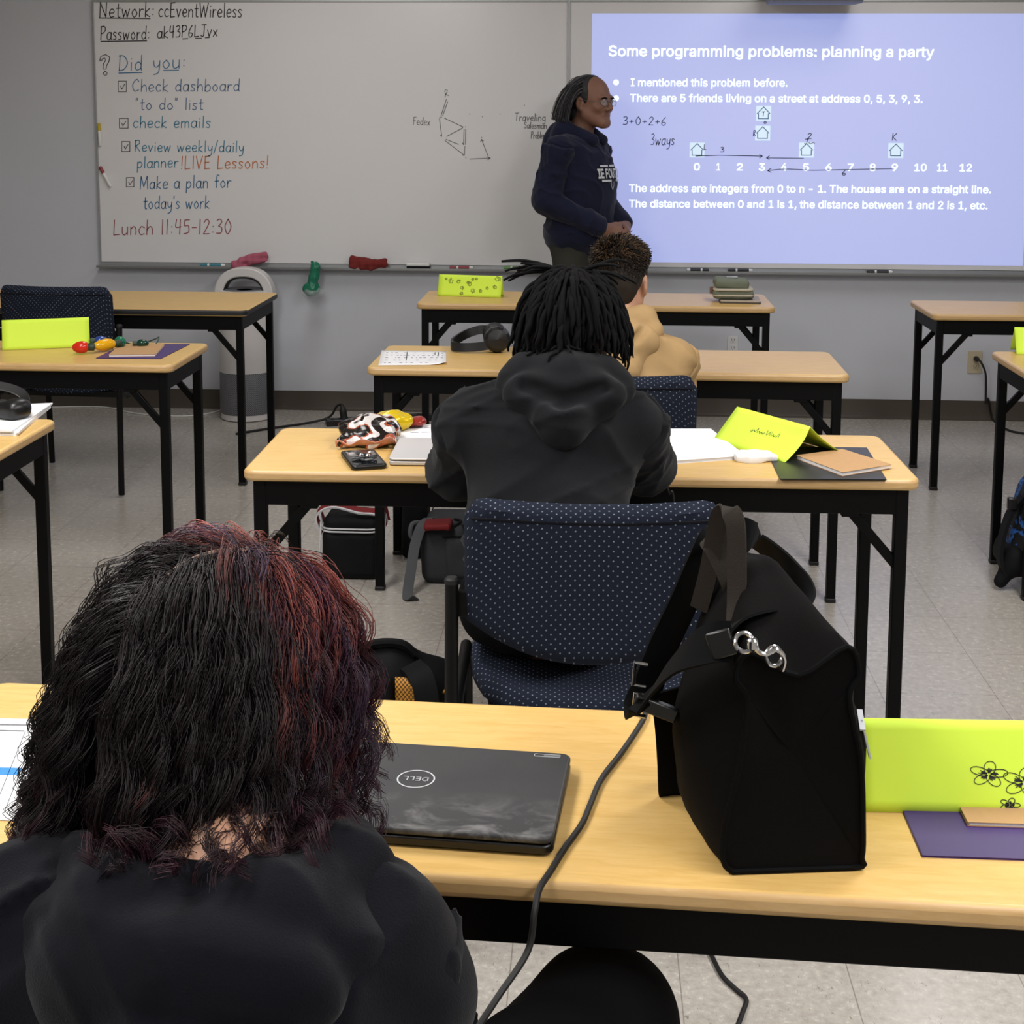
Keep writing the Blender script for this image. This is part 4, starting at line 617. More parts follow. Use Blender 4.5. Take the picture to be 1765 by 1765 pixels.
def outlet(name, px, py, w_, h_, m, label, plugged):
    p = ony(px, py, WALL_Y); t = thing(name, (p.x, WALL_Y, p.z), label, 'wall outlet')
    part('plate', MB().prism(rrect(w_, h_, .006), 0, .006), m, t, bevel=.001).rotation_euler = (PI/2, 0, 0)
    for s in (1, -1):
        r = part('receptacle', MB().prism(rrect(.033, .028, .009), 0, .0085), m, t); r.rotation_euler = (PI/2, 0, 0); r.location = (0, 0, s*.02)
        sl_ = MB()
        for dx in (-.0065, .0065): sl_.box((dx-.0012, -.0095, s*.02-.004), (dx+.0012, -.008, s*.02+.006))
        sl_.box((-.002, -.0095, s*.02-.0105), (.002, -.008, s*.02-.0065))
        part('slot', sl_, 'slot', t, smooth=0)
    return t
outlet('wall_outlet', 1263, 592, .052, .078, 'whitep', 'white wall outlet seen between the legs of a middle table', False)
ow = outlet('wall_outlet', 1680, 624, .072, .115, 'ivory', 'ivory wall outlet with a black plug, beside the right table leg', True)
oz = ow.location
cordp = [(oz.x+.004, WALL_Y-.05, oz.z+.02), (oz.x+.018, WALL_Y-.06, oz.z+.005), (oz.x+.045, WALL_Y-.05, oz.z-.06), (oz.x+.052, WALL_Y-.045, oz.z-.2), (oz.x+.062, WALL_Y-.05, .12)]
cordp += [tuple(onz(*p, .006)) for p in ((1712, 724), (1735, 740), (1765, 747), (1830, 752))]
t = thing('appliance_cable', (oz.x, WALL_Y-.05, .01), 'black power cord running from the ivory outlet down to the floor', 'power cord')
part('cord', MB().tube(smoothpath(cordp, 8), .0055, 8), 'rubber', t, rel=t.location)
part('plug', MB().lathe([(.011, 0), (.013, .004), (.013, .022), (.008, .034), (.0055, .045)], 14, (oz.x+.002, WALL_Y-.01, oz.z+.02), R=Matrix.Rotation(PI/2, 3, 'X')), 'rubber', t, rel=t.location)
# ------------------------------------------------------------------ things on the trays
TRZ = BZ0-.018; TRY = WALL_Y-.045
def marker(px0, px1, py, body, capc, label, cap_left=True, L=None):
    a = ony(px0, py, TRY); b = ony(px1, py, TRY); ln = b.x-a.x; z = TRZ+.0085; cx = (a.x+b.x)/2; m = MB
    t = thing('marker', (cx, TRY, TRZ), label, 'marker', 'dry erase markers on the tray')
    R = Matrix.Rotation(PI/2, 3, 'Y') if cap_left else Matrix.Rotation(-PI/2, 3, 'Y'); c0 = (-ln/2 if cap_left else ln/2, 0, .0085)
    part('cap', MB().lathe([(.0045, 0), (.0075, .002), (.0085, ln*.3)], 14, c0, R=R), capc, t)
    part('barrel', MB().lathe([(.008, ln*.3), (.0082, ln*.36), (.0082, ln*.9), (.006, ln), (.003, ln)], 14, c0, R=R), 'white_plastic', t)
    part('sleeve', MB().lathe([(.0085, ln*.38), (.0085, ln*.85)], 14, c0, R=R, cap=False), body, t)
for k, c in dict(pl_teal='#3d7c8c', pl_red='#8a2f38', pl_green='#5c8a4a', pl_black='#1d1d22', pl_yel='#b7a12c').items(): M[k] = mat(k, c, .45)
marker(345, 388, 457, 'pl_teal', 'pl_teal', 'teal marker on the tray left of the pink cloth')
marker(775, 815, 462, 'pl_red', 'pl_red', 'red marker on the tray right of the white eraser')
marker(868, 908, 463, 'pl_green', 'pl_green', 'green marker on the tray just left of the standing person')
marker(1184, 1222, 467, 'pl_black', 'pl_black', 'black marker on the tray under the slide, nearest the seated short-haired person', False)
marker(1255, 1297, 468, 'pl_black', 'pl_black', 'black marker on the tray above the grey pouch')
marker(1494, 1538, 470, 'pl_black', 'pl_black', 'black marker on the tray furthest right under the slide')
a = ony(701, 462, TRY); b = ony(741, 462, TRY)
t = thing('board_eraser', ((a.x+b.x)/2, TRY, TRZ), 'white board eraser lying on the tray right of the red cloth', 'eraser')
part('grip', MB().box((-.06, -.02, .014), (.06, .02, .03)), 'white_plastic', t, bevel=.005); part('felt_pad', MB().box((-.058, -.019, 0), (.058, .019, .014)), 'hood_black', t, bevel=.002)
def stuck_marker(p0, p1, capc, label):
    a = ony(*p0, BY-.01); b = ony(*p1, BY-.01); d = b-a; ln = d.length; t = thing('marker', a, label, 'marker', 'markers held to the board edge'); R = Vector((0, 0, 1)).rotation_difference(d).to_matrix()
    part('cap', MB().lathe([(.005, 0), (.009, .003), (.009, ln*.33)], 14, R=R), capc, t); part('barrel', MB().lathe([(.0085, ln*.33), (.0085, ln*.93), (.005, ln)], 14, R=R), 'white_plastic', t)
stuck_marker((170, 212), (173, 252), 'pl_yel', 'yellow capped marker stuck upright to the left whiteboard edge')
stuck_marker((172, 287), (191, 322), 'pl_red', 'red capped marker stuck slanting to the left whiteboard edge')
M['cloth_pink'] = mat('pink_cloth', '#a85a6c', .9, 0, .2, bscale=300, bstr=.4); M['cloth_red'] = mat('red_cloth', '#722b29', .9, 0, .2, bscale=300, bstr=.4)
def cloth(name, px, py, prims, m, label, amp=.006):
    p = ony(px, py, TRY-.02); o = link(name, sdf_mesh(name, prims(p), .0045, m, disp=lambda P: folds(P, amp, 60, 3, (1, 1, 2.2)), loc=p), None, p); return tag(o, label, 'cloth')
Ry = lambda a: np.array(Matrix.Rotation(a, 3, 'Y'))
cloth('cloth', 435, 451, lambda p: [rbox((p.x+.012, p.y-.012, p.z+.014), (.075, .02, .028), .012, Ry(-.25)), rbox((p.x-.07, p.y-.034, p.z-.016), (.03, .016, .024), .012, Ry(-.15))], 'cloth_pink', 'folded pink cloth on the whiteboard tray above the air purifier')
cloth('cloth', 636, 455, lambda p: [rbox((p.x-.055, p.y, p.z+.004), (.046, .02, .028), .012, Ry(.12)), rbox((p.x+.05, p.y-.012, p.z+.002), (.05, .02, .026), .012, Ry(-.15)), ell((p.x, p.y, p.z-.004), (.05, .018, .018))], 'cloth_red', 'twisted dark red cloth on the tray left of the white eraser')
M['green_film'] = mat('green_film', '#177a5c', .3, 0, .5, trans=.25); M['clear_film'] = mat('clear_film', '#c8cdd0', .12, 0, .5, alpha=.28)
p = ony(540, 470, WALL_Y-.13)
t = thing('hanging_bag', p, 'small twisted green plastic bag hanging from the whiteboard tray', 'plastic bag')
pr = [cap(p+Vector((-.005, 0, .056)), p+Vector((.012, 0, .03)), .008, .02, .02), cap(p+Vector((.012, 0, .03)), p+Vector((.004, 0, -.02)), .02, .026, .02), ell(p+Vector((-.012, 0, -.085)), (.044, .034, .035), None, .04)]
part('green_wrap', sdf_mesh('green_wrap', pr, .004, 'green_film', disp=lambda P: folds(P, .004, 80, 5, (2.5, 2, .6)), loc=p), 'x', t)
part('clear_wrap', sdf_mesh('clear_wrap', [ell(p+Vector((-.008, 0, -.105)), (.05, .04, .03)), cap(p+Vector((.02, 0, -.09)), p+Vector((.05, 0, -.1)), .016, .01)], .004, 'clear_film', disp=lambda P: folds(P, .006, 70, 6), loc=p), 'x', t)
# ------------------------------------------------------------------ tables
TL, TH = 1.515, .737
def make_table(name, x0, y0, rz, label, W=.457, dark=False, L=TL):
    """origin: floor under the middle of the near edge; +y runs away from the viewer"""
    t = thing(name, (x0, y0, 0), label, 'table', 'folding seminar tables', rz)
    top = MB(); top.prism(rrect(L, W, .03, 6, 0, W/2), TH-.026, TH, side_mi=1)
    part('tabletop', top, ['wood', 'black_edge' if dark else 'edge'], t, bevel=.008, bseg=3)
    ap = MB(); z0, z1 = TH-.085, TH-.0265; i = .022; h = L/2
    ap.box((-h+i, i, z0), (h-i, i+.014, z1)).box((-h+i, W-i-.014, z0), (h-i, W-i, z1)).box((-h+i, i+.014, z0), (-h+i+.014, W-i-.014, z1)).box((h-i-.014, i+.014, z0), (h-i, W-i-.014, z1))
    part('apron', ap, 'steel', t, bevel=.002)
    for sx in (-1, 1):
        for y in (i+.0135, W-i-.0135):
            x = sx*(h-i-.0135)
            lg = MB().box((x-.0145, y-.0145, .012), (x+.0145, y+.0145, z1)); o = part('leg', lg, 'steel', t, bevel=.003)
            part('foot_cap', MB().box((x-.016, y-.016, 0), (x+.016, y+.016, .014)), 'rubber', o, bevel=.003)
            br = MB().bar((x-sx*.006, y, TH-.205), (x-sx*.112, y, z0+.004), .022, .014); br.box((x-sx*.112-.02, y-.012, z0-.008), (x-sx*.112+.02, y+.012, z0+.004))
            part('brace', br, 'steel', t, bevel=.002)
    return t
TB = {}
TB['T1'] = make_table('table', -.11, 1.4405, -.045, 'nearest maple-topped table, holding the black laptop and black tote bag')
TB['T2'] = make_table('table', -.034, 3.172, .0145, 'maple-topped table with chips, phone and white papers, second from the viewer')
TB['T3'] = make_table('table', .034, 4.500, -.012, 'maple-topped table with the headphones and one printed sheet')
TB['T4'] = make_table('table', -.003, 6.088, -.003, 'maple-topped table nearest the whiteboard, with a doodled lime card and grey pouch')
TB['L1'] = make_table('table', -1.405-TL/2, 3.216, 0, 'left table cut by the photo edge, holding white papers and a black headset')
TB['L2'] = make_table('table', -1.345-TL/2, 4.50, 0, 'left table with a lime card and a string of coloured bulbs')
TB['L3'] = make_table('table', -1.42-TL/2, 5.80, 0, 'empty left table with dark edge in front of the air purifier', W=.61, dark=True)
TB['R1'] = make_table('table', 1.352+TL/2, 4.55, .0, 'right table at the photo edge with the blue backpack beneath')
TB['R2'] = make_table('table', 1.368+TL/2, 5.93, .0, 'empty right table in front of the ivory wall outlet')
# ------------------------------------------------------------------ chairs
def make_chair(loc, rz, label):
    t = thing('stacking_chair', (loc[0], loc[1], 0), label, 'chair', 'navy dotted stacking chairs', rz)
    W2 = .234
    def back_y(x, z): return -.232+.05*(x/W2)**2-(z-.55)*.1
    # backrest: curved upholstered panel, U-shaped lower edge
    nx, nz = 25, 19; front = []; rear = []
    def zlo(x): return .545+.07*abs(x/W2)**2.2
    def zhi(x):
        e = max(0, abs(x)-(W2-.04)); return .852-(.04-math.sqrt(max(0, .0016-e*e)) if e > 0 else 0)
    mb = MB(); P = []; Q = []
    for i in range(nx):
        x = -W2+2*W2*i/(nx-1); a = []; b = []
        for j in range(nz):
            v = j/(nz-1); z = zlo(x)+(zhi(x)-zlo(x))*v; ex = 1-min(1, min(W2-abs(x), .03)/.03); ez = 1-min(1, min(v, 1-v)*(zhi(x)-zlo(x))/.026)
            th = .024*math.sqrt(max(0, 1-ex*ex))*math.sqrt(max(0, 1-ez*ez))+.002
            dz = abs(z-(zhi(x)-.03)); gr = -.0035*math.exp(-(dz/.0035)**2) if abs(x) < W2-.012 else 0
            y = back_y(x, z); a.append(Vector((x, y-th-gr, z))); b.append(Vector((x, y+th, z)))
        P.append(a); Q.append(b)
    mb.grid(P); mb.grid([list(r) for r in Q])
    vs = [P[i][0] for i in range(nx)]; loop = [(i, 0) for i in range(nx)]+[(nx-1, j) for j in range(1, nz)]+[(i, nz-1) for i in range(nx-2, -1, -1)]+[(0, j) for j in range(nz-2, 0, -1)]
    n = len(loop); mb.add([P[i][j] for i, j in loop]+[Q[i][j] for i, j in loop], [(k, (k+1) % n, n+(k+1) % n, n+k) for k in range(n)])
    me = mb.mesh('backrest', 'dots', 60); bm = bmesh.new(); bm.from_mesh(me); bmesh.ops.remove_doubles(bm, verts=bm.verts, dist=.0004); bmesh.ops.recalc_face_normals(bm, faces=bm.faces); bm.to_mesh(me); bm.free()
    bk = part('backrest', me, 'dots', t)
    # piping seam below the upper roll
    sp = [(x, back_y(x, .822)-.0245, .822-.006*(abs(x)/W2)**4) for x in [(-W2+.014)+(2*W2-.028)*k/24 for k in range(25)]]
    part('seam_piping', MB().tube(sp, .0022, 6), 'hood_ink', bk)
    # seat cushion
    lo = [(-.205, -.075), (-.165, -.135), (-.11, -.175), (-.04, -.195), (.04, -.195), (.11, -.175), (.165, -.135), (.205, -.075), (.232, .03), (.238, .19), (.21, .235), (0, .245), (-.21, .235), (-.238, .19), (-.232, .03)]
    sm = smoothpath([(x, y, 0) for x, y in lo]+[(lo[0][0], lo[0][1], 0)], 4)[:-1]
    rings = [(.93, .408), (1, .418), (1.0, .44), (.975, .455), (.93, .462), (.6, .466), (.2, .464)]
    vs = [(p.x*k, p.y*k, z-.02*(p.y*k > .15)*((p.y*k-.15)/.09)**2) for k, z in rings for p in sm]; n = len(sm)
    fs = [(i*n+j, i*n+(j+1) % n, (i+1)*n+(j+1) % n, (i+1)*n+j) for i in range(len(rings)-1) for j in range(n)]+[tuple(range(n-1, -1, -1)), tuple(range((len(rings)-1)*n, len(rings)*n))]
    part('seat', MB().add(vs, fs), 'dots', t, smooth=60)
    for s in (-1, 1):
        rp = smoothpath([(s*.256, -.228, .008), (s*.257, -.222, .40), (s*.257, -.215, .50), (s*.257, -.205, .69)], 5)
        lg = part('leg', MB().tube(rp, .0125, 12), 'chair_steel', t)
        part('post_cap', MB().lathe([(.0135, 0), (.0135, .008), (.010, .012)], 12, (s*.257, -.205, .686)), 'rubber', lg)
        part('leg', MB().tube([(s*.256, .262, .008), (s*.256, .245, .39), (s*.256, .225, .408), (s*.256, -.225, .408)], .0125, 12), 'chair_steel', t)
        part('back_bracket', MB().box((s*.24-.02, -.2, .62), (s*.24+.02, -.19, .67)), 'chair_steel', t, bevel=.003)
    fr = MB().bar((-.256, -.12, .398), (.256, -.12, .398), .022, .03); part('seat_frame', fr, 'chair_steel', t); part('seat_frame', MB().bar((-.256, .15, .398), (.256, .15, .398), .022, .022), 'chair_steel', t)
    return t
def dup(root, loc, rz, label):
    r = root.copy(); COL.objects.link(r); r.location = (loc[0], loc[1], 0); r.rotation_euler = (0, 0, rz); r['label'] = label
    for ch in root.children:
        c = ch.copy(); COL.objects.link(c); c.parent = r
        for g in ch.children: d = g.copy(); COL.objects.link(d); d.parent = c
    return r
a = ony(1017, 900, 2.52); CH2 = (a.x, 2.52+.25)
ch = make_chair(CH2, .03, 'navy dotted chair with its whole back in view, behind the black tote bag')
a = ony(1050, 690, 3.79); CH3 = (a.x, 3.79+.25); dup(ch, CH3, .0, 'navy dotted chair of the person in the tan hoodie')
a = ony(96, 560, 5.6); CHL = (a.x, 5.6+.255); dup(ch, CHL, -.06, 'navy dotted chair behind the left lime card, tucked under the empty table')
CH1 = (-.27, .97); dup(ch, CH1, -.12, 'navy dotted chair under the curly-haired person in the foreground')
# ------------------------------------------------------------------ paper goods
def tent_card(p0, p1, h, depth, label, thick=.0006, z=TH, lean=0, curl=0, rear_ext=0):
    """folded card: p0-p1 is the near bottom edge (world x,y); ridge lies h above, depth behind"""
    a = Vector((p0[0], p0[1], 0)); b = Vector((p1[0], p1[1], 0)); u = (b-a).normalized(); n = Vector((-u.y, u.x, 0)); L = (b-a).length; c = (a+b)/2
    t = thing('name_card', (c.x, c.y, z), label, 'name card', 'lime folded name cards'); NU, NV = 13, 9
    def sheet(f): return [[f(i/(NU-1), j/(NV-1)) for j in range(NV)] for i in range(NU)]
    def F(s, v): return u*(s-.5)*L+n*(depth*v+curl*math.sin(PI*v)*s**2)+Vector((0, 0, .0008+h*v))
    def Bk(s, v): return u*(s-.5)*L+n*(depth+(depth*1.05+rear_ext)*(1-v)-curl*.6*math.sin(PI*v)*s)+Vector((0, 0, .0008+h*v))
    part('front_flap', MB().grid(sheet(F)), 'lime', t, solid=thick); part('rear_flap', MB().grid(sheet(Bk)), 'lime', t, solid=thick)
    t['_f'] = 0; del t['_f']
    return t, F, L, u, n
def card_ink(t, F, L, h, strokes, wd, m='ink'):
    """strokes in (s along 0..1, v up 0..1) drawn on the front flap"""
    mb = MB()
    for s in strokes:
        n = len(s); A = []; B = []
        for i, p in enumerate(s):
            q0 = s[max(i-1, 0)]; q1 = s[min(i+1, n-1)]; dx, dz = (q1[0]-q0[0])*L, (q1[1]-q0[1])*h; l = math.hypot(dx, dz) or 1
            e = Vector((0, 0, 0)); off = (-dz/l*wd/2/L, dx/l*wd/2/h)
            N = (F(.51, p[1])-F(.49, p[1])).cross(F(.5, min(1, p[1]+.02))-F(.5, max(0, p[1]-.02))).normalized()*.0009
            A.append(F(p[0]+off[0], p[1]+off[1])+N); B.append(F(p[0]-off[0], p[1]-off[1])+N)
        mb.add(A+B, [(i, n+i, n+i+1, i+1) for i in range(n-1)])
    return part('ink_drawing', mb, m, t, smooth=0)
def blossom(cx, cy, r, L, h, five=5, seed=0):
    rs = random.Random(seed); out = []; a0 = rs.uniform(0, 6)
    P = lambda a, q: (cx+q*math.cos(a)/L, cy+q*.62*math.sin(a)/h)
    for k in range(five):
        a = a0+2*PI*k/five; w_ = PI/five*.96; pts = [P(a-w_*.25, r*.25)]
        for j in range(9): t = j/8; pts.append(P(a-w_+2*w_*t, r*(.62+.42*math.sin(PI*t)-.06*math.cos(2*PI*t))))
        pts.append(P(a+w_*.25, r*.25)); out.append(pts)
        for j in range(5): b = a+w_*.6*(j/2-1)*.8; out.append([P(b, r*.1), P(b, r*(.4+.2*rs.random()))])
    return out
def pair(*pp, z=TH): return [tuple(onz(*p, z)[:2]) for p in pp]
# nearest table: big card with blossoms
p0, = pair((1476, 1400)); p1 = (p0[0]+.277, p0[1]+.008)
t, F, L, u, n = tent_card(p0, p1, .098, .035, 'lime card with inked blossoms on the nearest table, right of the tote bag')
k = 1/ (L/.277)
card_ink(t, F, L, .1, blossom(.555, .42, .0205, L, .1, 5, 3)+blossom(.70, .34, .024, L, .1, 5, 8)+blossom(.635, .1, .011, L, .1, 5, 5)+blossom(.84, .6, .018, L, .1, 5, 2), .0009)
p0, p1 = pair((754, 510), (863, 513.5)); t, F, L, u, n = tent_card(p0, p1, .092, .03, 'lime card covered in small doodles on the table nearest the whiteboard')
rs = random.Random(4); S = []
for cx, cy, r in ((.2, .7, .014), (.32, .68, .011), (.12, .8, .006), (.5, .58, .012), (.54, .8, .007), (.6, .84, .007), (.93, .85, .016), (.38, .4, .01), (.55, .28, .012), (.68, .28, .009), (.38, .15, .009), (.9, .48, .011), (.78, .42, .008), (.47, .65, .008)):
    a = rs.uniform(0, 6); S.append([(cx+r*math.cos(a+q*1.3)*(1-q*.09)/L, cy+r*.9*math.sin(a+q*1.3)*(1-q*.09)/.092) for q in range(8)])
M['faint'] = mat('faint_ink', '#84962a', .7); card_ink(t, F, L, .092, S, .004, 'faint')
p0, p1 = pair((4, 604), (155, 598)); tent_card(p0, p1, .098, .03, 'blank lime card on the left table behind the coloured bulbs')
p0, = pair((1752, 611)); tent_card(p0, (p0[0]+.277, p0[1]-.02), .085, .05, 'lime card standing on the right table above the blue backpack')
p0, p1 = pair((1228, 760), (1352, 799))
t, F, L, u, n = tent_card(p0, p1, .078, .075, 'lime card with a handwritten name, slumped over black folder and notebook', curl=.012, rear_ext=.03)
S = []
for q in ('.36,.5 .38,.56 .37,.46 .4,.55 .42,.5 .43,.56 .44,.62 .45,.5 .47,.55 .48,.5 .5,.54 .52,.5 .54,.55', '.56,.62 .57,.5 .59,.56 .6,.62 .61,.5 .62,.62 .63,.5 .65,.56 .66,.5 .68,.55 .69,.5 .71,.64 .72,.5'): S.append([tuple(float(v) for v in a.split(',')) for a in q.split()])
card_ink(t, F, L, .078, S, .0016)
def slab(name, quad, z0, th, m, label, cat, group=None, bevel=.0008, rnd=0):
    c = (sum(p[0] for p in quad)/4, sum(p[1] for p in quad)/4); t = thing(name, (c[0], c[1], z0), label, cat, group)
    return t, [(p[0]-c[0], p[1]-c[1]) for p in quad]
def rquad(p, u, w_, d): # near-left corner, direction, width, depth
    u = Vector((u[0], u[1])).normalized(); n = Vector((-u.y, u.x)); p = Vector(p[:2]); return [tuple(p), tuple(p+u*w_), tuple(p+u*w_+n*d), tuple(p+n*d)]
def folder(quad, z0, m, label):
    t, q = slab('pocket_folder', quad, z0, .003, m, label, 'folder')
    part('rear_cover', MB().prism(q, 0, .001), m, t); part('front_cover', MB().prism(q, .0016, .0026), m, t); part('spine_fold', MB().tube([(q[0][0], q[0][1], .0014), (q[3][0], q[3][1], .0014)], .0013, 8), m, t); return t
def notebook(quad, z0, label, th=.006, cover='kraft', cover_label=None):
    t, q = slab('notebook', quad, z0, th, cover, label, 'notebook'); c = Vector((0, 0)); ins = [(x*.975, y*.975) for x, y in q]
    part('rear_cover', MB().prism(q, 0, .0007), cover, t); part('pages', MB().prism(ins, .0007, th-.0007), 'paper', t); part('front_cover', MB().prism(q, th-.0007, th), cover, t); return t
def flip(q, d): return q
# folders and kraft notebooks
def qd(px): return pair(*px)
a, b = pair((1591, 1478), (1765, 1484)); n_ = Vector((b[0]-a[0], b[1]-a[1])).normalized()
folder(rquad(a, n_, .30, .15), TH, 'purple', 'purple folder under the blossom card on the nearest table')
a = onz(1668, 1424, TH+.0026); notebook(rquad((a.x, a.y), n_, .2, .12), TH+.0026, 'kraft notebook on the purple folder of the nearest table', .005)
a, b = pair((166, 618), (277, 619)); q = [a, b, pair((327, 594))[0], pair((216, 594))[0]]
folder(q, TH, 'purple', 'purple folder near the corner of the left table with coloured bulbs')
q = [tuple(onz(*p, TH+.0026)[:2]) for p in ((187, 615), (268, 614), (284, 596), (208, 596))]; notebook(q, TH+.0026, 'kraft notebook on the purple folder beside the coloured bulbs', .007)
q = pair((1345, 827), (1528, 828), (1494, 773), (1318, 771)); folder(q, TH, 'black_folder', 'black folder on the second table under the slumped lime card')
q = [tuple(onz(*p, TH+.0026)[:2]) for p in ((1452, 821), (1537, 807), (1452, 780), (1372, 791))]
notebook(q, TH+.0026, 'kraft notebook lying askew on the black folder', .009)
# white open notebook + adapter
q = [tuple(onz(*p, TH)[:2]) for p in ((1147, 801), (1285, 791), (1225, 744), (1140, 744))]
notebook(q, TH, 'open white notebook at the right elbow of the person with locs', .008, 'paper')
p = onz(1308, 788, TH+.008); t = thing('folded_tissue', (p.x, p.y, TH), 'crumpled white tissue on the corner of the open white notebook', 'tissue')
part('tissue_lump', sdf_mesh('tissue_lump', [rbox((p.x, p.y, TH+.0095), (.036, .026, .008), .005, np.array(Matrix.Rotation(.35, 3, 'Z'))), rbox((p.x-.03, p.y-.006, TH+.008), (.024, .018, .0065), .004)], .003, 'paper', disp=lambda P: folds(P, .0015, 110, 9), loc=(p.x, p.y, TH)), 'x', t)
def sheet(corners, z, label, marks=None, name='paper_sheet', curl=0, group=None):
    P = [onz(*c_, z) for c_ in corners]; c = sum(P, Vector())/4; t = thing(name, (c.x, c.y, z), label, 'paper', group)
    N = 9; g = []
    for i in range(N):
        r = []
        for j in range(N):
            u_, v_ = i/(N-1), j/(N-1); p = P[0].lerp(P[1], u_).lerp(P[3].lerp(P[2], u_), v_)-c; p.z = .0008+curl*max(0, u_-.75)**2*max(0, .3-v_)*40; r.append(p)
        g.append(r)
    part('sheet', MB().grid(g), 'paper', t, solid=.0004)
    def at(u_, v_): q = P[0].lerp(P[1], u_).lerp(P[3].lerp(P[2], u_), v_)-c; q.z = .0014; return q
    return t, at
def flat_strokes(t, at, strokes, wu, wv, m, name):
    mb = MB()
    for (u0, v0, u1, v1) in strokes:
        du, dv = u1-u0, v1-v0
        if abs(du) >= abs(dv): q = [at(u0, v0-wv), at(u1, v1-wv), at(u1, v1+wv), at(u0, v0+wv)]
        else: q = [at(u0-wu, v0), at(u0+wu, v0), at(u1+wu, v1), at(u1-wu, v1)]
        mb.add(q, [(0, 1, 2, 3)])
    return part(name, mb, m, t, smooth=0)
t, at = sheet(((652, 630), (769, 629), (769, 606), (658, 604)), TH, 'printed sheet with faint writing on the table with headphones', curl=.012)
rs = random.Random(3); M['grey_ink'] = mat('grey_ink', '#8f8fa6', .7); S = []
for r in range(5):
    x = .08
    while x < .95:
        w_ = rs.uniform(.015, .05)
        if rs.random() < .75: S.append((x, .15+r*.17, min(x+w_, .96), .15+r*.17))
        x += w_+rs.uniform(.02, .06)
flat_strokes(t, at, S, .004, .02, 'grey_ink', 'printed_lines'); flat_strokes(t, at, [(.83, .7, .83, .9), (.88, .62, .88, .92), (.4, .3, .4, .9)], .006, .02, 'ink', 'printed_marks')
t, at = sheet(((676, 758), (780, 757), (775, 731), (694, 733)), TH, 'white sheet with pale writing behind the silver laptop')
flat_strokes(t, at, [(.2, .75, .3, .75), (.33, .75, .45, .75), (.48, .75, .6, .75), (.25, .45, .4, .45), (.45, .45, .62, .45)], .004, .015, 'grey_ink', 'pencil_lines')
t, at = sheet(((-150, 1408), (27, 1416), (95, 1241), (-75, 1238)), TH, 'white worksheet with a framed box and blue bar, left of the curly-haired person')
flat_strokes(t, at, [(-.0, .97-.05, .86, .93), (.86, .06, .86, .93), (.0, .86, .74, .86), (.75, .12, .75, .86)], .003, .004, 'ink', 'printed_frame')
M['blue_ink'] = mat('blue_ink', '#2f7fc4', .7); flat_strokes(t, at, [(.05, .44, .86, .44)], .01, .035, 'blue_ink', 'blue_bar')
q = [tuple(onz(*p, TH)[:2]) for p in ((-140, 748), (28, 752), (88, 703), (-80, 712))]
t = thing('paper_stack', (q[0][0]*.5+q[2][0]*.5, q[0][1]*.5+q[2][1]*.5, TH), 'loose stack of white papers under the black headset', 'papers'); cx, cy = t.location.x, t.location.y
for i, (th_, r_) in enumerate(((.006, .0), (.004, .03), (.004, -.04))):
    z_ = (0, .0065, .011)[i]; R2 = Matrix.Rotation(r_, 2); pts = [R2 @ Vector((x-cx, y-cy)) for x, y in q]
    part('sheet_bundle', MB().prism([tuple(p) for p in pts], z_, (lambda x, y, z_=z_, th_=th_: z_+th_+max(0, x-.13)*.12*(y > .02))), 'paper', t)
# ------------------------------------------------------------------ laptops, phone
def scuffed():
    t_ = NT('scuffed_laptop_lid'); v = t_.coord(); n1 = t_.noise(v, 9, 4, .6); n2 = t_.noise(t_.coord(scale=(1, 1.6, 1)), 16, 4, .65, .5)
    s_ = t_.n('ShaderNodeSeparateXYZ'); t_.l(v, s_.inputs[0]); near = t_.math('MULTIPLY', t_.math('SUBTRACT', -.01, s_.outputs[1]), 9); near.node.use_clamp = True
    sm = t_.math('MULTIPLY', t_.ramp(n2, [(.52, (0, 0, 0, 1)), (.72, (1, 1, 1, 1))]), near)
    t_.l(t_.mix(sm, t_.mix(n1, lin('#27282a'), lin('#3a3a3b')), lin('#7c7b7a')), t_.b.inputs['Base Color']); t_.b.inputs['Roughness'].default_value = .5; t_.b.inputs['Specular IOR Level'].default_value = .35; return t_.m
M['lap'] = scuffed(); M['smudge'] = mat('smudge', '#4a4a4b', .6); M['logo'] = mat('silver_logo', '#c9cbce', .35, .3)
a = onz(985, 1299, TH+.022); b = onz(957, 1447, TH+.022); c_ = onz(650, 1278, TH+.022)
u = (c_-a).normalized(); v = (b-a); v = (v-u*v.dot(u)).normalized()
D_ = (b-a).dot(v); Wl = .325; ang = math.atan2(-u.y, -u.x)
org = a+u*Wl/2+v*D_/2
t = thing('laptop', (org.x, org.y, TH), 'closed black laptop with a scuffed lid on the nearest table', 'laptop', rz=ang)
part('base', MB().prism(rrect(Wl, D_, .012, 5), .003, .013), 'black_plastic', t, bevel=.002); part('lid', MB().prism(rrect(Wl, D_, .012, 5), .0145, .0225), 'lap', t, bevel=.003, bseg=3)
for sx in (-1, 1):
    for sy in (-1, 1): part('foot', MB().box((sx*.13-.015, sy*(D_/2-.02)-.004, 0), (sx*.13+.015, sy*(D_/2-.02)+.004, .003)), 'rubber', t)
part('hinge', MB().tube([(-Wl*.42, D_/2-.004, .012), (Wl*.42, D_/2-.004, .012)], .006, 10), 'black_plastic', t)
lg = MB(); n = 40; ro, ri = .0225, .0207; cxl, cyl = -.012, .012
lg.add([(cxl+r*math.cos(2*PI*k/n), cyl+r*math.sin(2*PI*k/n)*1.02, .0228) for r in (ro, ri) for k in range(n)], [(k, (k+1) % n, n+(k+1) % n, n+k) for k in range(n)])
part('logo_ring', lg, 'logo', t, smooth=0)
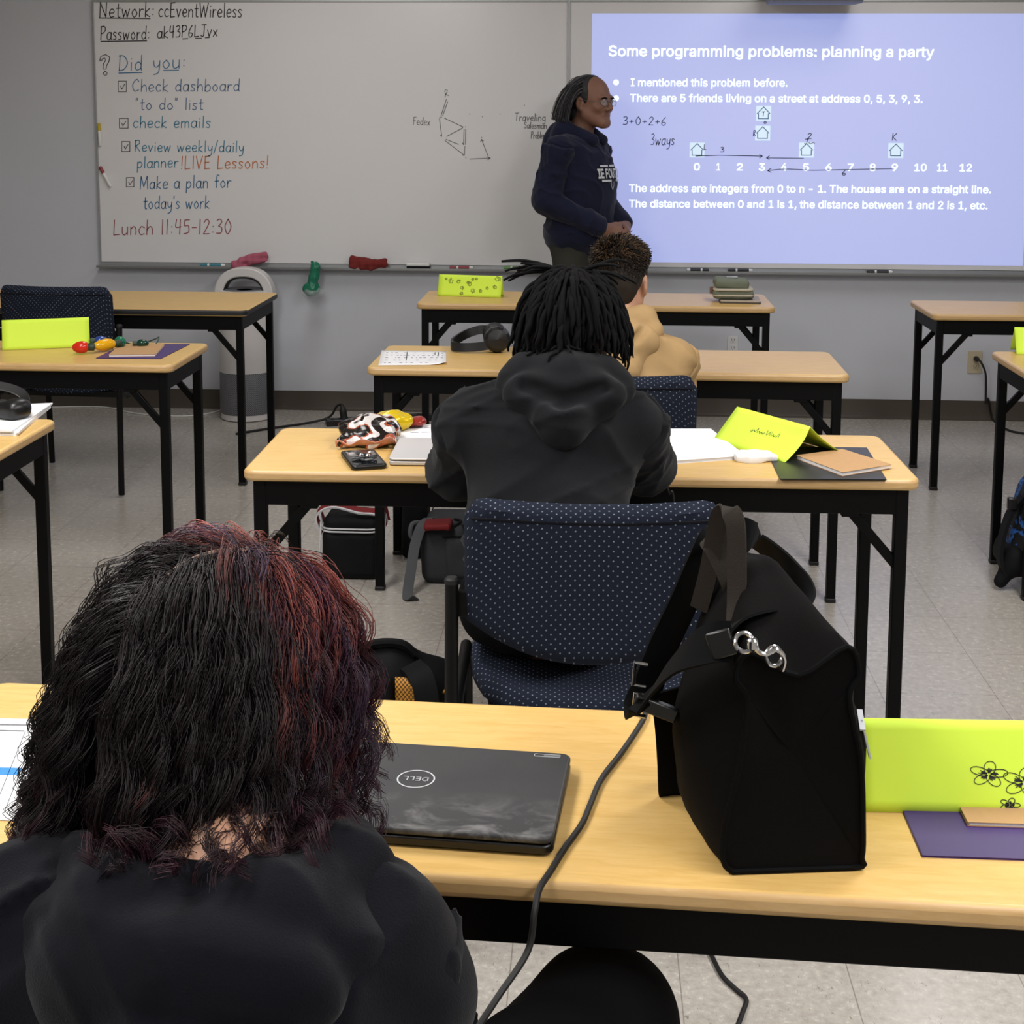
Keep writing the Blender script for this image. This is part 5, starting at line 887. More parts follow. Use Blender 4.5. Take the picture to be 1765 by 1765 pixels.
me = text_mesh('logo_letters', 'DELL', .012); co = np.array([p.co[:] for p in me.vertices]); mx = (co.min(0)+co.max(0))/2; sc = .030/(co[:, 0].max()-co[:, 0].min())
out = np.stack([cxl-(co[:, 0]-mx[0])*sc, cyl-(co[:, 1]-mx[1])*sc*1.05, np.full(len(co), .0229)], -1); me.vertices.foreach_set('co', out.astype(np.float32).ravel()); me.materials.clear(); me.materials.append(M['logo']); me.update(); part('logo_letters', me, 'logo', t)
st = MB()
for x0_, y0_, x1_, y1_ in ((.118, .098, .15, .0992), (.118, .1045, .15, .1055), (.118, .098, .1188, .1055), (.1492, .098, .15, .1055), (.13, .1015, .15, .1022)): st.box((x0_, y0_-.006, .0226), (x1_, y1_-.006, .0229))
part('sticker', st, 'logo', t, smooth=0)
# silver laptop
a = onz(668, 803, TH); t = thing('laptop', (a.x+.155, a.y+.11, TH), 'closed silver laptop at the left elbow of the person with locs', 'laptop', rz=.02)
M['silver'] = mat('silver_lid', '#c9c6c6', .35, .25)
part('base', MB().prism(rrect(.31, .215, .012, 5), .002, .011), 'silver', t, bevel=.002); part('gap', MB().prism(rrect(.304, .209, .012, 5), .0105, .0132), 'black_plastic', t); part('lid', MB().prism(rrect(.31, .215, .012, 5), .013, .0185), 'silver', t, bevel=.002)
q = pair((612, 813), (665, 807), (640, 781), (589, 783)); a = Vector(q[0]); b = Vector(q[1]); d_ = Vector(q[3])
ang = math.atan2((d_-a).y, (d_-a).x); c = (a+Vector(q[2]))/2
t = thing('smartphone', (c.x, c.y, TH), 'dark smartphone in a thick black case beside the chips bag', 'phone', rz=ang)
part('case', MB().prism(rrect(.158, .082, .013, 5), 0, .012), 'black_plastic', t, bevel=.004, bseg=3); part('screen', MB().prism(rrect(.14, .066, .008, 5), .0115, .0124), mat('dark_glass', '#15171a', .06, 0, .6), t)
p = onz(626, 793, TH+.013); t = thing('earbud_cord', (p.x, p.y, TH+.0126), 'small tangle of thin dark cord on the smartphone', 'earphones')
rs = random.Random(5); pts = [(rs.uniform(-.028, .028), rs.uniform(-.02, .02), .0035+.006*(i % 2)*rs.random()) for i in range(14)]
part('cord', MB().tube(smoothpath(pts, 6), .0016, 6), mat('grey_cord', '#3b3d40', .4), t); part('earbud', MB().lathe([(.0001, 0), (.006, .002), (.006, .007), (.003, .01)], 12, (.01, .005, .004)), 'chrome', t); part('earbud', MB().lathe([(.0001, 0), (.006, .002), (.006, .007), (.003, .01)], 12, (-.006, .009, .004)), 'chrome', t)
# ------------------------------------------------------------------ snack bags
def foil(name, cols):
    t = NT(name); v = t.coord(); n1 = t.noise(v, 15, 1, .4, .25)
    t.l(t.ramp(n1, [(p_, lin(c_)) for p_, c_ in cols]), t.b.inputs['Base Color'])
    for n_ in t.t.nodes:
        if n_.type == 'VALTORGB': n_.color_ramp.interpolation = 'CONSTANT'
    t.b.inputs['Roughness'].default_value = .22; t.b.inputs['Metallic'].default_value = .25; return t.m
M['foil'] = foil('printed_foil', [(0, '#1a1412'), (.43, '#9c4a33'), (.46, '#d9d3d0'), (.53, '#1d1513'), (.62, '#a5543c'), (.66, '#d9d3d0')])
M['foil_y'] = foil('yellow_foil', [(0, '#d9b90f'), (.6, '#e3c81a'), (.66, '#8e2d1c')]); M['foil_r'] = mat('red_foil', '#8f2a22', .25, .2)
p = onz(632, 771, TH); t = thing('snack_bag', (p.x, p.y+.02, TH), 'crumpled brown and white foil chips bag behind the smartphone', 'snack bag'); c = t.location
Rz = np.array(Matrix.Rotation(.12, 3, 'Z'))
part('pouch', sdf_mesh('pouch', [ell((c.x, c.y+.045, c.z+.03), (.075, .075, .034), Rz), rbox((c.x, c.y-.02, c.z+.016), (.066, .02, .010), .006, Rz, .03)], .004, 'foil', disp=lambda P: folds(P, .0065, 60, 11)+folds(P, .003, 150, 12), loc=c), 'x', t)
M['foil_seal'] = mat('salmon_foil_band', '#c58a76', .3, .2)
part('sealed_end', MB().grid([[Vector((-.07+.14*i/16, -.045-.012*j/3+.004*math.sin(i*1.3), .006+.012*(i/16)+.005*j*math.sin(i*.9+1)*.4+.004*j)) for j in range(4)] for i in range(17)]), 'foil_seal', t, solid=.0015)
p = onz(670, 748, TH); t = thing('snack_bag', (p.x, p.y+.03, TH), 'yellow snack bag behind the brown foil chips bag', 'snack bag'); c = t.location
part('pouch', sdf_mesh('pouch', [ell((c.x, c.y+.02, c.z+.024), (.05, .05, .026))], .004, 'foil_y', disp=lambda P: folds(P, .006, 70, 21), loc=c), 'x', t)
part('red_end', sdf_mesh('red_end', [ell((c.x+.05, c.y+.055, c.z+.014), (.035, .03, .013))], .004, 'foil_r', disp=lambda P: folds(P, .004, 90, 22), loc=c), 'x', t)
# ------------------------------------------------------------------ headphones and headset
p = onz(852, 611, TH); q = onz(790, 609, TH)
t = thing('headphones', (p.x-.09, p.y+.03, TH), 'black over-ear headphones lying on the table with the printed sheet', 'headphones'); c = t.location
R = Matrix.Rotation(.28, 3, 'Z') @ Matrix.Rotation(1.25, 3, 'X')
def cup(cx, cy, cz, rz_, tilt, parent, big=1):
    Rc = Matrix.Rotation(rz_, 3, 'Z') @ Matrix.Rotation(PI/2-tilt, 3, 'X')
    o = part('ear_cup', MB().lathe([(.0, .022), (.03*big, .017), (.038*big, .008), (.04*big, -.006), (.036*big, -.014)], 12, (cx, cy, cz), R=Rc), 'black_plastic', parent, smooth=20)
    part('ear_pad', MB().lathe([(.034*big, -.014), (.04*big, -.018), (.041*big, -.028), (.036*big, -.034), (.022*big, -.032), (.02*big, -.02)], 24, (cx, cy, cz), R=Rc), 'rubber', o)
cup(.098, .0, .047, .12, .10, t, 1.12); cup(.085, .095, .044, .2, -.1, t)
bp = [(.085, -.004, .03), (.03, -.012, .022), (-.025, -.008, .019), (-.055, .02, .019), (-.056, .06, .026), (-.02, .11, .045), (.03, .125, .06), (.072, .115, .06)]
part('headband', ribbon(smoothpath(bp, 8), .03, .008, (0, .15, 1)), 'black_plastic', t, smooth=50)
part('cable', MB().tube(smoothpath([(.13, .005, .05), (.155, .0, .055), (.18, -.02, .035), (.21, -.05, .012), (.24, -.075, .003)], 6), .0028, 6), 'rubber', t)
p = onz(40, 722, TH+.016)
t = thing('headset', (p.x-.05, p.y+.02, TH+.0165), 'black headset lying on the white papers of the left table', 'headphones')
part('earpiece', sdf_mesh('earpiece', [rbox((0, 0, .02), (.05, .034, .019), .012, np.array(Matrix.Rotation(-.35, 3, 'Z'))), ell((.03, -.01, .024), (.028, .028, .022))], .003, 'black_plastic'), 'x', t)
part('headband', ribbon(smoothpath([(.045, .01, .03), (.03, .035, .052), (-.02, .05, .068), (-.1, .05, .075), (-.16, .02, .06)], 8), .022, .007, (.2, .6, .6)), 'black_plastic', t, smooth=50)
part('ear_pad', MB().lathe([(.02, 0), (.032, .004), (.032, .016), (.022, .02)], 20, (-.085, -.01, .002)), 'rubber', t)
# ------------------------------------------------------------------ string of bulbs
p = onz(200, 606, TH); t = thing('bulb_string', (p.x, p.y, TH), 'string of oversized coloured bulbs on green wire beside the lime card', 'string lights'); c = t.location
wp = [tuple(onz(*q_, TH+.006)-c) for q_ in ((152, 601), (160, 592), (178, 588), (196, 590), (210, 588), (222, 592), (236, 594), (252, 590))]+[tuple(onz(268, 584, TH+.02)-c), tuple(onz(274, 581, TH+.024)-c), tuple(onz(270, 591, TH+.01)-c), tuple(onz(262, 596, TH+.004)-c), tuple(onz(238, 597, TH+.0035)-c), tuple(onz(222, 593, TH+.004)-c), tuple(onz(200, 592, TH+.004)-c), tuple(onz(170, 597, TH+.004)-c)]
M['gwire'] = mat('green_wire', '#22382a', .5)
part('wire', MB().tube(smoothpath(wp, 6), .0024, 6), 'gwire', t)
def bulb(px, py, d, ln, r, colr, socket=True):
    a = onz(px, py, TH+r+.003)-c; d = Vector(d).normalized(); R = Vector((0, 0, 1)).rotation_difference(d).to_matrix(); m_ = mat('bulb_'+colr[1:], colr, .15, 0, .5)
    b = part('bulb', MB().lathe([(r*.5, 0), (r*.85, ln*.15), (r, ln*.4), (r*.85, ln*.7), (r*.5, ln*.9), (.0005, ln)], 18, a, R=R), m_, t)
    if socket: part('socket', MB().lathe([(r*.45, -ln*.35), (r*.62, -ln*.3), (r*.62, 0), (r*.52, .003)], 14, a, R=R), 'gwire', b)
bulb(153, 598, (-1, -.3, 0), .055, .021, '#c92a14'); bulb(197, 592, (-.62, -.8, .0), .082, .021, '#e0a50c'); bulb(163, 588, (1, .5, 0), .045, .017, '#26408a'); bulb(207, 589, (.3, -1, .1), .04, .02, '#0d6a4c'); bulb(236, 592, (1, .2, 0), .04, .0145, '#0c3527')
# ------------------------------------------------------------------ pouch and tablet on the far table
q = pair((1238, 522), (1303, 527), (1313, 514), (1245, 512)); c = Vector((sum(p[0] for p in q)/4, sum(p[1] for p in q)/4, TH))
t = thing('tablet', c, 'thin dark-cased tablet under the grey pouch on the table nearest the whiteboard', 'tablet', rz=-.06)
part('case', MB().prism(rrect(.175, .2, .012), 0, .005), 'base', t, bevel=.001); part('sleeve', MB().prism(rrect(.17, .19, .012), .005, .012), mat('cream_case', '#a89a8a', .6), t, bevel=.002)
M['sage'] = mat('sage_canvas', '#6c7262', .9, bscale=300, bstr=.3); M['cream'] = mat('cream_canvas', '#b9b1a0', .9)
t = thing('zip_pouch', (c.x-.03, c.y+.0, TH+.0125), 'sage grey zipped pouch with cream trim stacked on the tablet', 'pouch'); p = t.location
part('lower_body', sdf_mesh('lower_body', [rbox((0, 0, .022), (.088, .07, .021), .018)], .004, 'sage', disp=lambda P: folds(P, .002, 60, 2)), 'x', t)
part('upper_body', sdf_mesh('upper_body', [rbox((-.008, 0, .066), (.074, .066, .022), .018, Ry(.06))], .004, 'sage', disp=lambda P: folds(P, .002, 60, 4)), 'x', t)
part('trim', MB().prism(rrect(.172, .148, .03, 5, -.002), .037, .048), 'cream', t, bevel=.004); part('trim', MB().prism(rrect(.18, .146, .03, 5), .014, .022), 'cream', t, bevel=.003)
part('zip_pull', MB().box((-.03, -.01, .088), (.02, .005, .094)), 'alu', t, bevel=.002); part('side_tab', MB().box((-.1, -.03, .02), (-.086, -.005, .05)), mat('brown_tab', '#6e4f45', .8), t, bevel=.002)
# ------------------------------------------------------------------ air purifier
p = ony(424, 600, 7.17)
t = thing('air_purifier', (p.x, 7.17, 0), 'white cylindrical air purifier with grey perforated base by the wall', 'air purifier')
M['pwhite'] = mat('purifier_white', '#cbc8c6', .4); M['pgrey'] = mat('purifier_grey', '#6f7076', .5)
def perf():
    t_ = NT('perforated_grey'); c_ = t_.n('ShaderNodeTexCoord'); s = t_.n('ShaderNodeSeparateXYZ'); t_.l(c_.outputs['Object'], s.inputs[0])
    a_ = t_.math('MULTIPLY', t_.math('ARCTAN2', s.outputs[0], s.outputs[1]), 13.5); z = t_.math('DIVIDE', s.outputs[2], .0105)
    f = t_.math('ABSOLUTE', t_.math('SINE', t_.math('MULTIPLY', t_.math('ADD', a_, z), PI))); g = t_.math('ABSOLUTE', t_.math('SINE', t_.math('MULTIPLY', t_.math('SUBTRACT', z, a_), PI)))
    t_.l(t_.mix(t_.math('GREATER_THAN', t_.math('MULTIPLY', f, g), .5), lin('#76777c'), lin('#26272b')), t_.b.inputs['Base Color']); t_.b.inputs['Roughness'].default_value = .5; return t_.m
M['perf'] = perf(); r = .134
part('base_ring', MB().lathe([(r*.9, 0), (r*.97, .006), (r*.97, .034), (r*.94, .036)], 40), 'pwhite', t); part('filter_grille', MB().lathe([(r*.985, .034), (r, .04), (r, .24), (r*.985, .244)], 40), 'perf', t)
part('body', MB().lathe([(r, .245), (r, .60), (r*.985, .63), (r*.93, .65), (r*.8, .655)], 40), 'pwhite', t)
hp = [(-r*.93, 0, .6), (-r*.92, 0, .66), (-r*.7, 0, .715), (-r*.3, 0, .742), (r*.3, 0, .742), (r*.7, 0, .715), (r*.92, 0, .66), (r*.93, 0, .6)]
part('handle', ribbon(smoothpath(hp, 6), .08, .046, (0, 1, 0)), 'pwhite', t, smooth=50, bevel=.006); part('handle_lining', ribbon([q_*.86+Vector((0, 0, .6*.14-.004)) for q_ in smoothpath(hp, 6)], .07, .014, (0, 1, 0)), 'black_plastic', t, smooth=50); part('top_vent', MB().lathe([(r*.78, .652), (r*.74, .66), (r*.3, .655)], 32), 'pgrey', t)
part('side_label', MB().box((r*.99, -.012, .33), (r*1.005, .012, .43)), mat('olive_label', '#7c7a3e', .6), t)
t = thing('white_cord', (-2.2, 7.1, 0), 'thin white cord lying on the floor along the wall left of the air purifier', 'cord')
cp = [tuple(onz(*q_, .004)) for q_ in ((-40, 690), (20, 705), (90, 702), (150, 701), (190, 703), (230, 712), (290, 717), (340, 716), (378, 708))]
part('cord', MB().tube(smoothpath(cp, 6), .004, 6), 'white_plastic', t, rel=t.location)
# ------------------------------------------------------------------ power strip on the floor
a = onz(562, 727, .02); b = onz(760, 716, .02)
t = thing('power_strip', ((a.x+b.x)/2, (a.y+b.y)/2, 0), 'black power strip on the floor under the far tables', 'power strip', rz=math.atan2(b.y-a.y, b.x-a.x)); ln = (b-a).length
part('housing', MB().box((-ln/2, -.03, 0), (ln/2, .03, .032)), 'black_plastic', t, bevel=.004)
for i in range(6): part('socket', MB().box((-ln/2+.08+i*.08-.016, -.017, .0315), (-ln/2+.08+i*.08+.016, .017, .034)), 'slot', t)
part('plug', sdf_mesh('plug', [cap((-ln/2+.09, 0, .034), (-ln/2+.085, 0, .07), .02, .012), cap((-ln/2+.085, 0, .07), (-ln/2+.082, .01, .1), .008, .006)], .003, 'rubber'), 'x', t)
cp = [(-ln/2+.082, .01, .1), (-ln/2+.06, .03, .09), (-ln/2+.02, .05, .03), (-ln/2-.1, .05, .007), (-ln/2-.28, -.02, .007), (-ln/2-.45, -.1, .007)]
part('cord', MB().tube(smoothpath(cp, 8), .006, 8), 'rubber', t)
t = thing('marked_cable_cover', (a.x+.55, a.y+.22, 0), 'floor strip with yellow and black hazard stripes by the power strip', 'cable cover', rz=.1)
M['yel'] = mat('hazard_yellow', '#a99b3c', .6); st = MB()
part('strip_body', MB().box((-.34, -.03, 0), (.34, .03, .01)), 'black_plastic', t, bevel=.003)
for i in range(7): o = part('stripe', MB().prism([(-.3+i*.09, -.028), (-.255+i*.09, -.028), (-.235+i*.09, .028), (-.28+i*.09, .028)], .0102, .0108), 'yel', t)
# ------------------------------------------------------------------ cables on and under the nearest table
cp = [(.085, 1.935, .55), (.078, 1.915, .70), (.072, 1.895, .738)]+[tuple(onz(*q_, TH+.0045)) for q_ in ((1110, 1238), (1075, 1292), (1037, 1342), (1018, 1385), (1003, 1420), (975, 1460), (950, 1500), (930, 1532))]
e = cp[-1]; cp += [(e[0]-.004, e[1]-.025, TH-.006), (e[0]-.010, e[1]-.04, TH-.04), (-.088, 1.33, .675), (-.105, 1.28, .672), (-.115, 1.22, .676), (-.085, 1.17, .672), (-.02, 1.16, .60), (.04, 1.2, .3), (.09, 1.4, .02), (.12, 1.6, .006)]
t = thing('laptop_cable', (e[0], e[1], TH), 'black cable running across the nearest table between laptop and tote bag', 'cable')
part('cord', MB().tube(smoothpath(cp, 8), .0036, 8), 'rubber', t, rel=t.location)
cp = [tuple(onz(*q_, .005)) for q_ in ((1205, 1600), (1228, 1650), (1245, 1682), (1268, 1705), (1286, 1722), (1280, 1745), (1268, 1775), (1240, 1830))]
t = thing('floor_cable', cp[3], 'black cable on the floor tiles below the nearest table', 'cable'); part('cord', MB().tube(smoothpath(cp, 6), .0045, 8), 'rubber', t, rel=t.location)
e = onz(1125, 818, TH+.003); t = thing('charging_cable', e, 'black cable hanging over the near edge by the right elbow of the person with locs', 'cable')
y_ = 3.15; cp = [tuple(onz(1112, 812, TH+.004)), tuple(onz(1132, 814, TH+.004)), tuple(ony(1146, 826, y_)), tuple(ony(1153, 850, y_-.005)), tuple(ony(1162, 875, y_)), (.2, 3.2, .3), (.2, 3.45, .02), (-.2, 3.95, .006), (-.38, 4.5, .006)]
part('cord', MB().tube(smoothpath(cp, 8), .0028, 8), 'rubber', t, rel=t.location)
# ------------------------------------------------------------------ bags on the floor
def strap(parent, pts, w_, m, side, rel, name='strap', t_=.003, n=6): return part(name, ribbon(smoothpath(pts, n), w_, t_, side), m, parent, smooth=50, rel=rel)
M['bag_black'] = mat('black_nylon', '#070709', .75, 0, .2, bscale=500, bstr=.3); M['bag_red'] = mat('red_nylon', '#6a1518', .7, 0, .3); M['bag_grey'] = mat('grey_canvas', '#3a3b3f', .9, 0, .2, col2='#333438', bscale=400, bstr=.3)
M['piping'] = mat('white_piping', '#b9b9bd', .6); M['web_grey'] = mat('grey_webbing', '#45464a', .9)
c = Vector((-.80, 4.70, 0)); t = thing('lunch_bag', c, 'black and red lunch bag with white piping on the floor under the second table', 'bag')
part('body', sdf_mesh('body', [rbox(c+Vector((0, 0, .085)), (.095, .075, .085), .03)], .005, 'bag_black', disp=lambda P: folds(P, .004, 40, 1), loc=c), 'x', t)
part('lid', sdf_mesh('lid', [rbox(c+Vector((0, 0, .186)), (.092, .072, .03), .026)], .005, 'bag_black', disp=lambda P: folds(P, .003, 40, 2), loc=c), 'x', t)
for z_ in (.166, .176): part('piping', MB().tube([Vector((x, y, z_+c.z)) for x, y in rrect(.196, .156, .04, 5)]+[Vector((*rrect(.196, .156, .04, 5)[0], z_))], .003, 6), 'piping', t)
for s_ in (-1, 1):
    path = [(-.10, -.03*s_, .15), (-.115, -.04*s_, .215), (-.06, -.05*s_, .25), (.03, -.06*s_, .235), (.09, -.05*s_, .225), (.112, -.03*s_, .18)]
    b_ = part('handle', ribbon(smoothpath(path, 6), .03, .004, (0, 1, .5)), 'bag_red', t, smooth=50); part('handle_trim', ribbon([p_+Vector((0, -.016, -.004)) for p_ in smoothpath(path, 6)], .006, .006, (0, 1, .5)), 'piping', b_, smooth=50)
part('red_side', sdf_mesh('red_side', [rbox(c+Vector((.094, .01, .2)), (.012, .06, .05), .01)], .005, 'bag_red', loc=c), 'x', t)
part('side_trim', MB().tube([(.108, -.05, .25), (.116, -.07, .2), (.112, -.08, .1)], .0035, 6), 'piping', t); part('side_trim', MB().tube([(-.095, -.078, .2), (-.1, -.08, .1), (-.09, -.08, .03)], .0035, 6), 'piping', t)
c = Vector((-.618, 4.93, 0)); t = thing('shoulder_bag', c, 'black bag standing behind the far table leg, beside the red lunch bag', 'bag')
part('body', sdf_mesh('body', [rbox(c+Vector((0, 0, .13)), (.045, .065, .13), .03), ell(c+Vector((0, 0, .27)), (.04, .05, .03))], .006, 'bag_black', disp=lambda P: folds(P, .005, 35, 7), loc=c), 'x', t)
part('strap', ribbon(smoothpath([(.05, -.06, .28), (.075, -.075, .22), (.055, -.08, .16), (.03, -.08, .13)], 6), .014, .003, (0, 1, .2)), 'bag_black', t)
c = Vector((-.33, 4.72, 0)); t = thing('backpack', c, 'dark grey backpack lying on the floor behind the dotted chair', 'backpack')
part('body', sdf_mesh('body', [rbox(c+Vector((0, 0, .098)), (.235, .12, .098), .035), ell(c+Vector((.03, -.02, .13)), (.2, .1, .07))], .006, 'bag_grey', disp=lambda P: folds(P, .006, 22, 8), loc=c), 'x', t)
part('front_pocket', sdf_mesh('front_pocket', [rbox(c+Vector((.03, -.115, .095)), (.18, .02, .07), .018)], .006, 'bag_grey', disp=lambda P: folds(P, .004, 28, 9), loc=c), 'x', t)
part('zip_line', MB().tube(smoothpath([(-.16, -.128, .165), (0, -.136, .172), (.18, -.13, .168)], 6), .0025, 6), 'bag_black', t)
part('strap', ribbon(smoothpath([(-.215, -.03, .2), (-.225, -.12, .205), (-.245, -.15, .15), (-.255, -.2, .07), (-.26, -.24, .01), (-.25, -.275, .004), (-.225, -.285, .012)], 6), .034, .003, (1, 0, .1)), 'web_grey', t, smooth=50)
part('haul_loop', MB().tube(smoothpath([(-.22, -.06, .19), (-.26, -.1, .2), (-.265, -.11, .16), (-.235, -.09, .15)], 6), .008, 8), 'web_grey', t)
p_ = onz(753, 903, .22); c2 = Vector((p_.x, p_.y+.02, 0)); t = thing('red_pouch', (c2.x, c2.y+.02, .192), 'red pouch lying on top of the dark grey backpack', 'pouch')
part('body', sdf_mesh('body', [rbox((0, 0, .014), (.045, .04, .012), .01, Ry(-.05))], .004, 'bag_red', disp=lambda P: folds(P, .002, 60, 3)), 'x', t); part('zip_trim', MB().tube(smoothpath([(.055, -.045, .02), (.075, 0, .026), (.05, .045, .02)], 6), .005, 6), 'bag_black', t)
# black backpack with orange mesh
M['mesh_orange'] = None
def mesh_or():
    t_ = NT('orange_mesh'); v = t_.coord(); s = t_.n('ShaderNodeSeparateXYZ'); t_.l(v, s.inputs[0]); k = 1/.0085
    a_ = t_.math('ADD', t_.math('MULTIPLY', s.outputs[0], k), t_.math('MULTIPLY', s.outputs[2], k*.8)); b_ = t_.math('SUBTRACT', t_.math('MULTIPLY', s.outputs[0], k), t_.math('MULTIPLY', s.outputs[2], k*.8))
    f = t_.math('MINIMUM', t_.math('ABSOLUTE', t_.math('SINE', t_.math('MULTIPLY', a_, PI))), t_.math('ABSOLUTE', t_.math('SINE', t_.math('MULTIPLY', b_, PI))))
    t_.l(t_.mix(t_.math('GREATER_THAN', f, .38), lin('#2b1a08'), lin('#c98a26')), t_.b.inputs['Base Color']); t_.b.inputs['Roughness'].default_value = .7; return t_.m
M['mesh_orange'] = mesh_or()
c = Vector((-.435, 3.0, 0)); t = thing('backpack', c, 'black backpack with orange mesh panels on the floor left of the dotted chair', 'backpack', )
part('body', sdf_mesh('body', [rbox(c+Vector((0, 0, .17)), (.145, .085, .17), .06), ell(c+Vector((-.01, 0, .33)), (.10, .07, .075), None, .05), ell(c+Vector((.10, .02, .24)), (.045, .07, .1), None, .05)], .006, 'bag_black', disp=lambda P: folds(P, .006, 25, 3), loc=c), 'x', t)
for x_ in (-.085, .062): part('mesh_panel', MB().grid([[Vector((x_+.036*(u_/6-.5)*2, -.098+.012*abs(u_/6-.5)**2, (.06+.305*v_/10))) for v_ in range(11)] for u_ in range(7)]), 'mesh_orange', t, solid=.006)
part('back_panel', sdf_mesh('back_panel', [rbox((-.012, -.098, .2), (.034, .014, .165), .01)], .005, 'bag_black'), 'x', t)
for x_ in (-.1, .09): part('shoulder_strap', ribbon(smoothpath([(x_*.6, -.07, .38), (x_, -.11, .35), (x_*1.15, -.125, .2), (x_*1.3, -.11, .08)], 6), .05, .012, (1, 0, 0)), 'bag_black', t, smooth=50)
part('top_handle', MB().tube(smoothpath([(-.06, -.03, .385), (-.03, -.03, .412), (.03, -.03, .414), (.06, -.03, .39)], 6), .009, 8), 'bag_black', t)
part('zip_pull', MB().tube([(.125, -.075, .33), (.15, -.08, .315), (.165, -.082, .30)], .005, 6), mat('orange_pull', '#b8831f', .6), t); part('zip_ring', MB().tube(smoothpath([(.07, -.085, .315), (.082, -.09, .322), (.095, -.09, .318), (.085, -.088, .31)], 5), .0028, 6), 'chrome', t)
# blue patterned backpack
def camo():
    t_ = NT('blue_black_print'); v = t_.coord(); n1 = t_.noise(v, 17, 2, .5, 1.6)
    r_ = t_.ramp(n1, [(0, lin('#08090d')), (.47, lin('#08090d')), (.49, lin('#1d4e96')), (.56, lin('#2f6fc0')), (.585, lin('#0b1020')), (.64, lin('#163a78'))]); t_.l(r_, t_.b.inputs['Base Color']); t_.b.inputs['Roughness'].default_value = .6; return t_.m
M['camo'] = camo()
c = Vector((1.545, 4.74, 0)); t = thing('backpack', c, 'blue and black patterned backpack on the floor at the right photo edge', 'backpack')
Rt = np.array(Matrix.Rotation(.22, 3, 'Y'))
part('body', sdf_mesh('body', [rbox(c+Vector((0, 0, .2)), (.17, .11, .16), .08, Rt), ell(c+Vector((-.02, -.09, .17)), (.12, .06, .11))], .006, 'camo', disp=lambda P: folds(P, .006, 22, 5), loc=c), 'x', t)
part('base_panel', sdf_mesh('base_panel', [rbox(c+Vector((-.04, 0, .075)), (.17, .105, .05), .04, Rt), cap(c+Vector((-.16, -.05, .12)), c+Vector((-.215, -.06, .03)), .03, .022)], .006, 'bag_black', loc=c), 'x', t)
for a_, b_ in (((-.03, -.16, .3), (-.14, -.13, .1)), ((-.17, -.11, .27), (.02, -.17, .12))):
    a_ = Vector(a_); b_ = Vector(b_); part('strap', ribbon([a_, (a_+b_)/2+Vector((0, -.018, 0)), b_], .026, .006, (1, 0, .5)), 'bag_black', t, smooth=50)
part('buckle_tab', MB().box((-.205, -.07, .27), (-.175, -.05, .31)), 'black_plastic', t, bevel=.004); part('strap', ribbon(smoothpath([(-.09, -.12, .07), (-.12, -.14, .03), (-.1, -.15, .006), (-.05, -.16, .006)], 6), .03, .005, (1, 0, 0)), 'bag_black', t, smooth=50)
part('shoulder_strap', ribbon(smoothpath([(-.12, -.02, .33), (-.19, -.04, .25), (-.22, -.05, .12), (-.2, -.06, .05)], 6), .05, .012, (0, 1, 0)), 'bag_black', t, smooth=50)
# ------------------------------------------------------------------ black tote bag on the nearest table
M['tote'] = mat('black_canvas', '#060505', .88, 0, .12, col2='#080707', nscale=12, bscale=650, bstr=.35, bdist=.001); M['tote_strap'] = mat('black_web', '#040405', .8, 0, .12); M['tote_handle'] = mat('brown_black_canvas', '#2d2823', .85, 0, .2, bscale=500, bstr=.3); M['leather'] = mat('black_leather', '#0c0c0d', .35, 0, .5)
FL = onz(1246, 1507, TH); FR = onz(1484, 1499, TH); RLb = onz(1140, 1372, TH)
AX = (RLb-FL); TLEN = AX.length*.98; AX.normalize(); AC = (FR-FL).normalized(); UPV = Vector((0, 0, 1))
t = thing('tote_bag', (FL+FR)/2+AX*.1, 'black canvas tote bag with shoulder strap standing on the nearest table', 'bag'); tl = t.location.copy()
BW = (FR-FL).length
def tote_sec(s):
    """ring of (across, height): across measured from the middle of the base"""
    bl = 4*s*(1-s); H_ = .245+.06*min(1, s*1.6)-.03*max(0, s-.6); w0 = BW*(1-.10*s+.10*bl); wm = BW*(.80+.30*bl); wt = .086*(1-s)**1.5+.016; sh = .010*s
    pts = [(-w0/2+.01, .0), (w0/2-.01, .0), (w0/2, .012), (w0/2+.012*bl, .05), (wm/2+.010+.012*bl, .12), (wm/2*.82+.006, .19), (wt/2+.014, H_-.03), (wt/2, H_)]
    dip = .03*math.exp(-(s/.12)**2); pts += [(0, H_-dip), (-wt/2, H_-.004), (-wt/2-.016, H_-.03), (-wm/2*.9, .19), (-wm/2-.014*bl, .12), (-w0/2-.012*bl, .05), (-w0/2, .012)]
    return [(a_+sh, z_) for a_, z_ in pts]
mid = (FL+FR)/2+UPV*.003; NS = 19; rings = []
for i in range(NS):
    s = i/(NS-1); base = mid+AX*(TLEN*s); q_ = tote_sec(s); q_ = smoothpath([(a_, z_, 0) for a_, z_ in q_+q_[:1]], 4)[:-1]; rings.append([base+AC*p_.x+UPV*max(0, p_.y) for p_ in q_])
nr = len(rings[0]); mb = MB()
vs = [p_ for r_ in rings for p_ in r_]
fs = [(i*nr+j, i*nr+(j+1) % nr, (i+1)*nr+(j+1) % nr, (i+1)*nr+j) for i in range(NS-1) for j in range(nr)]
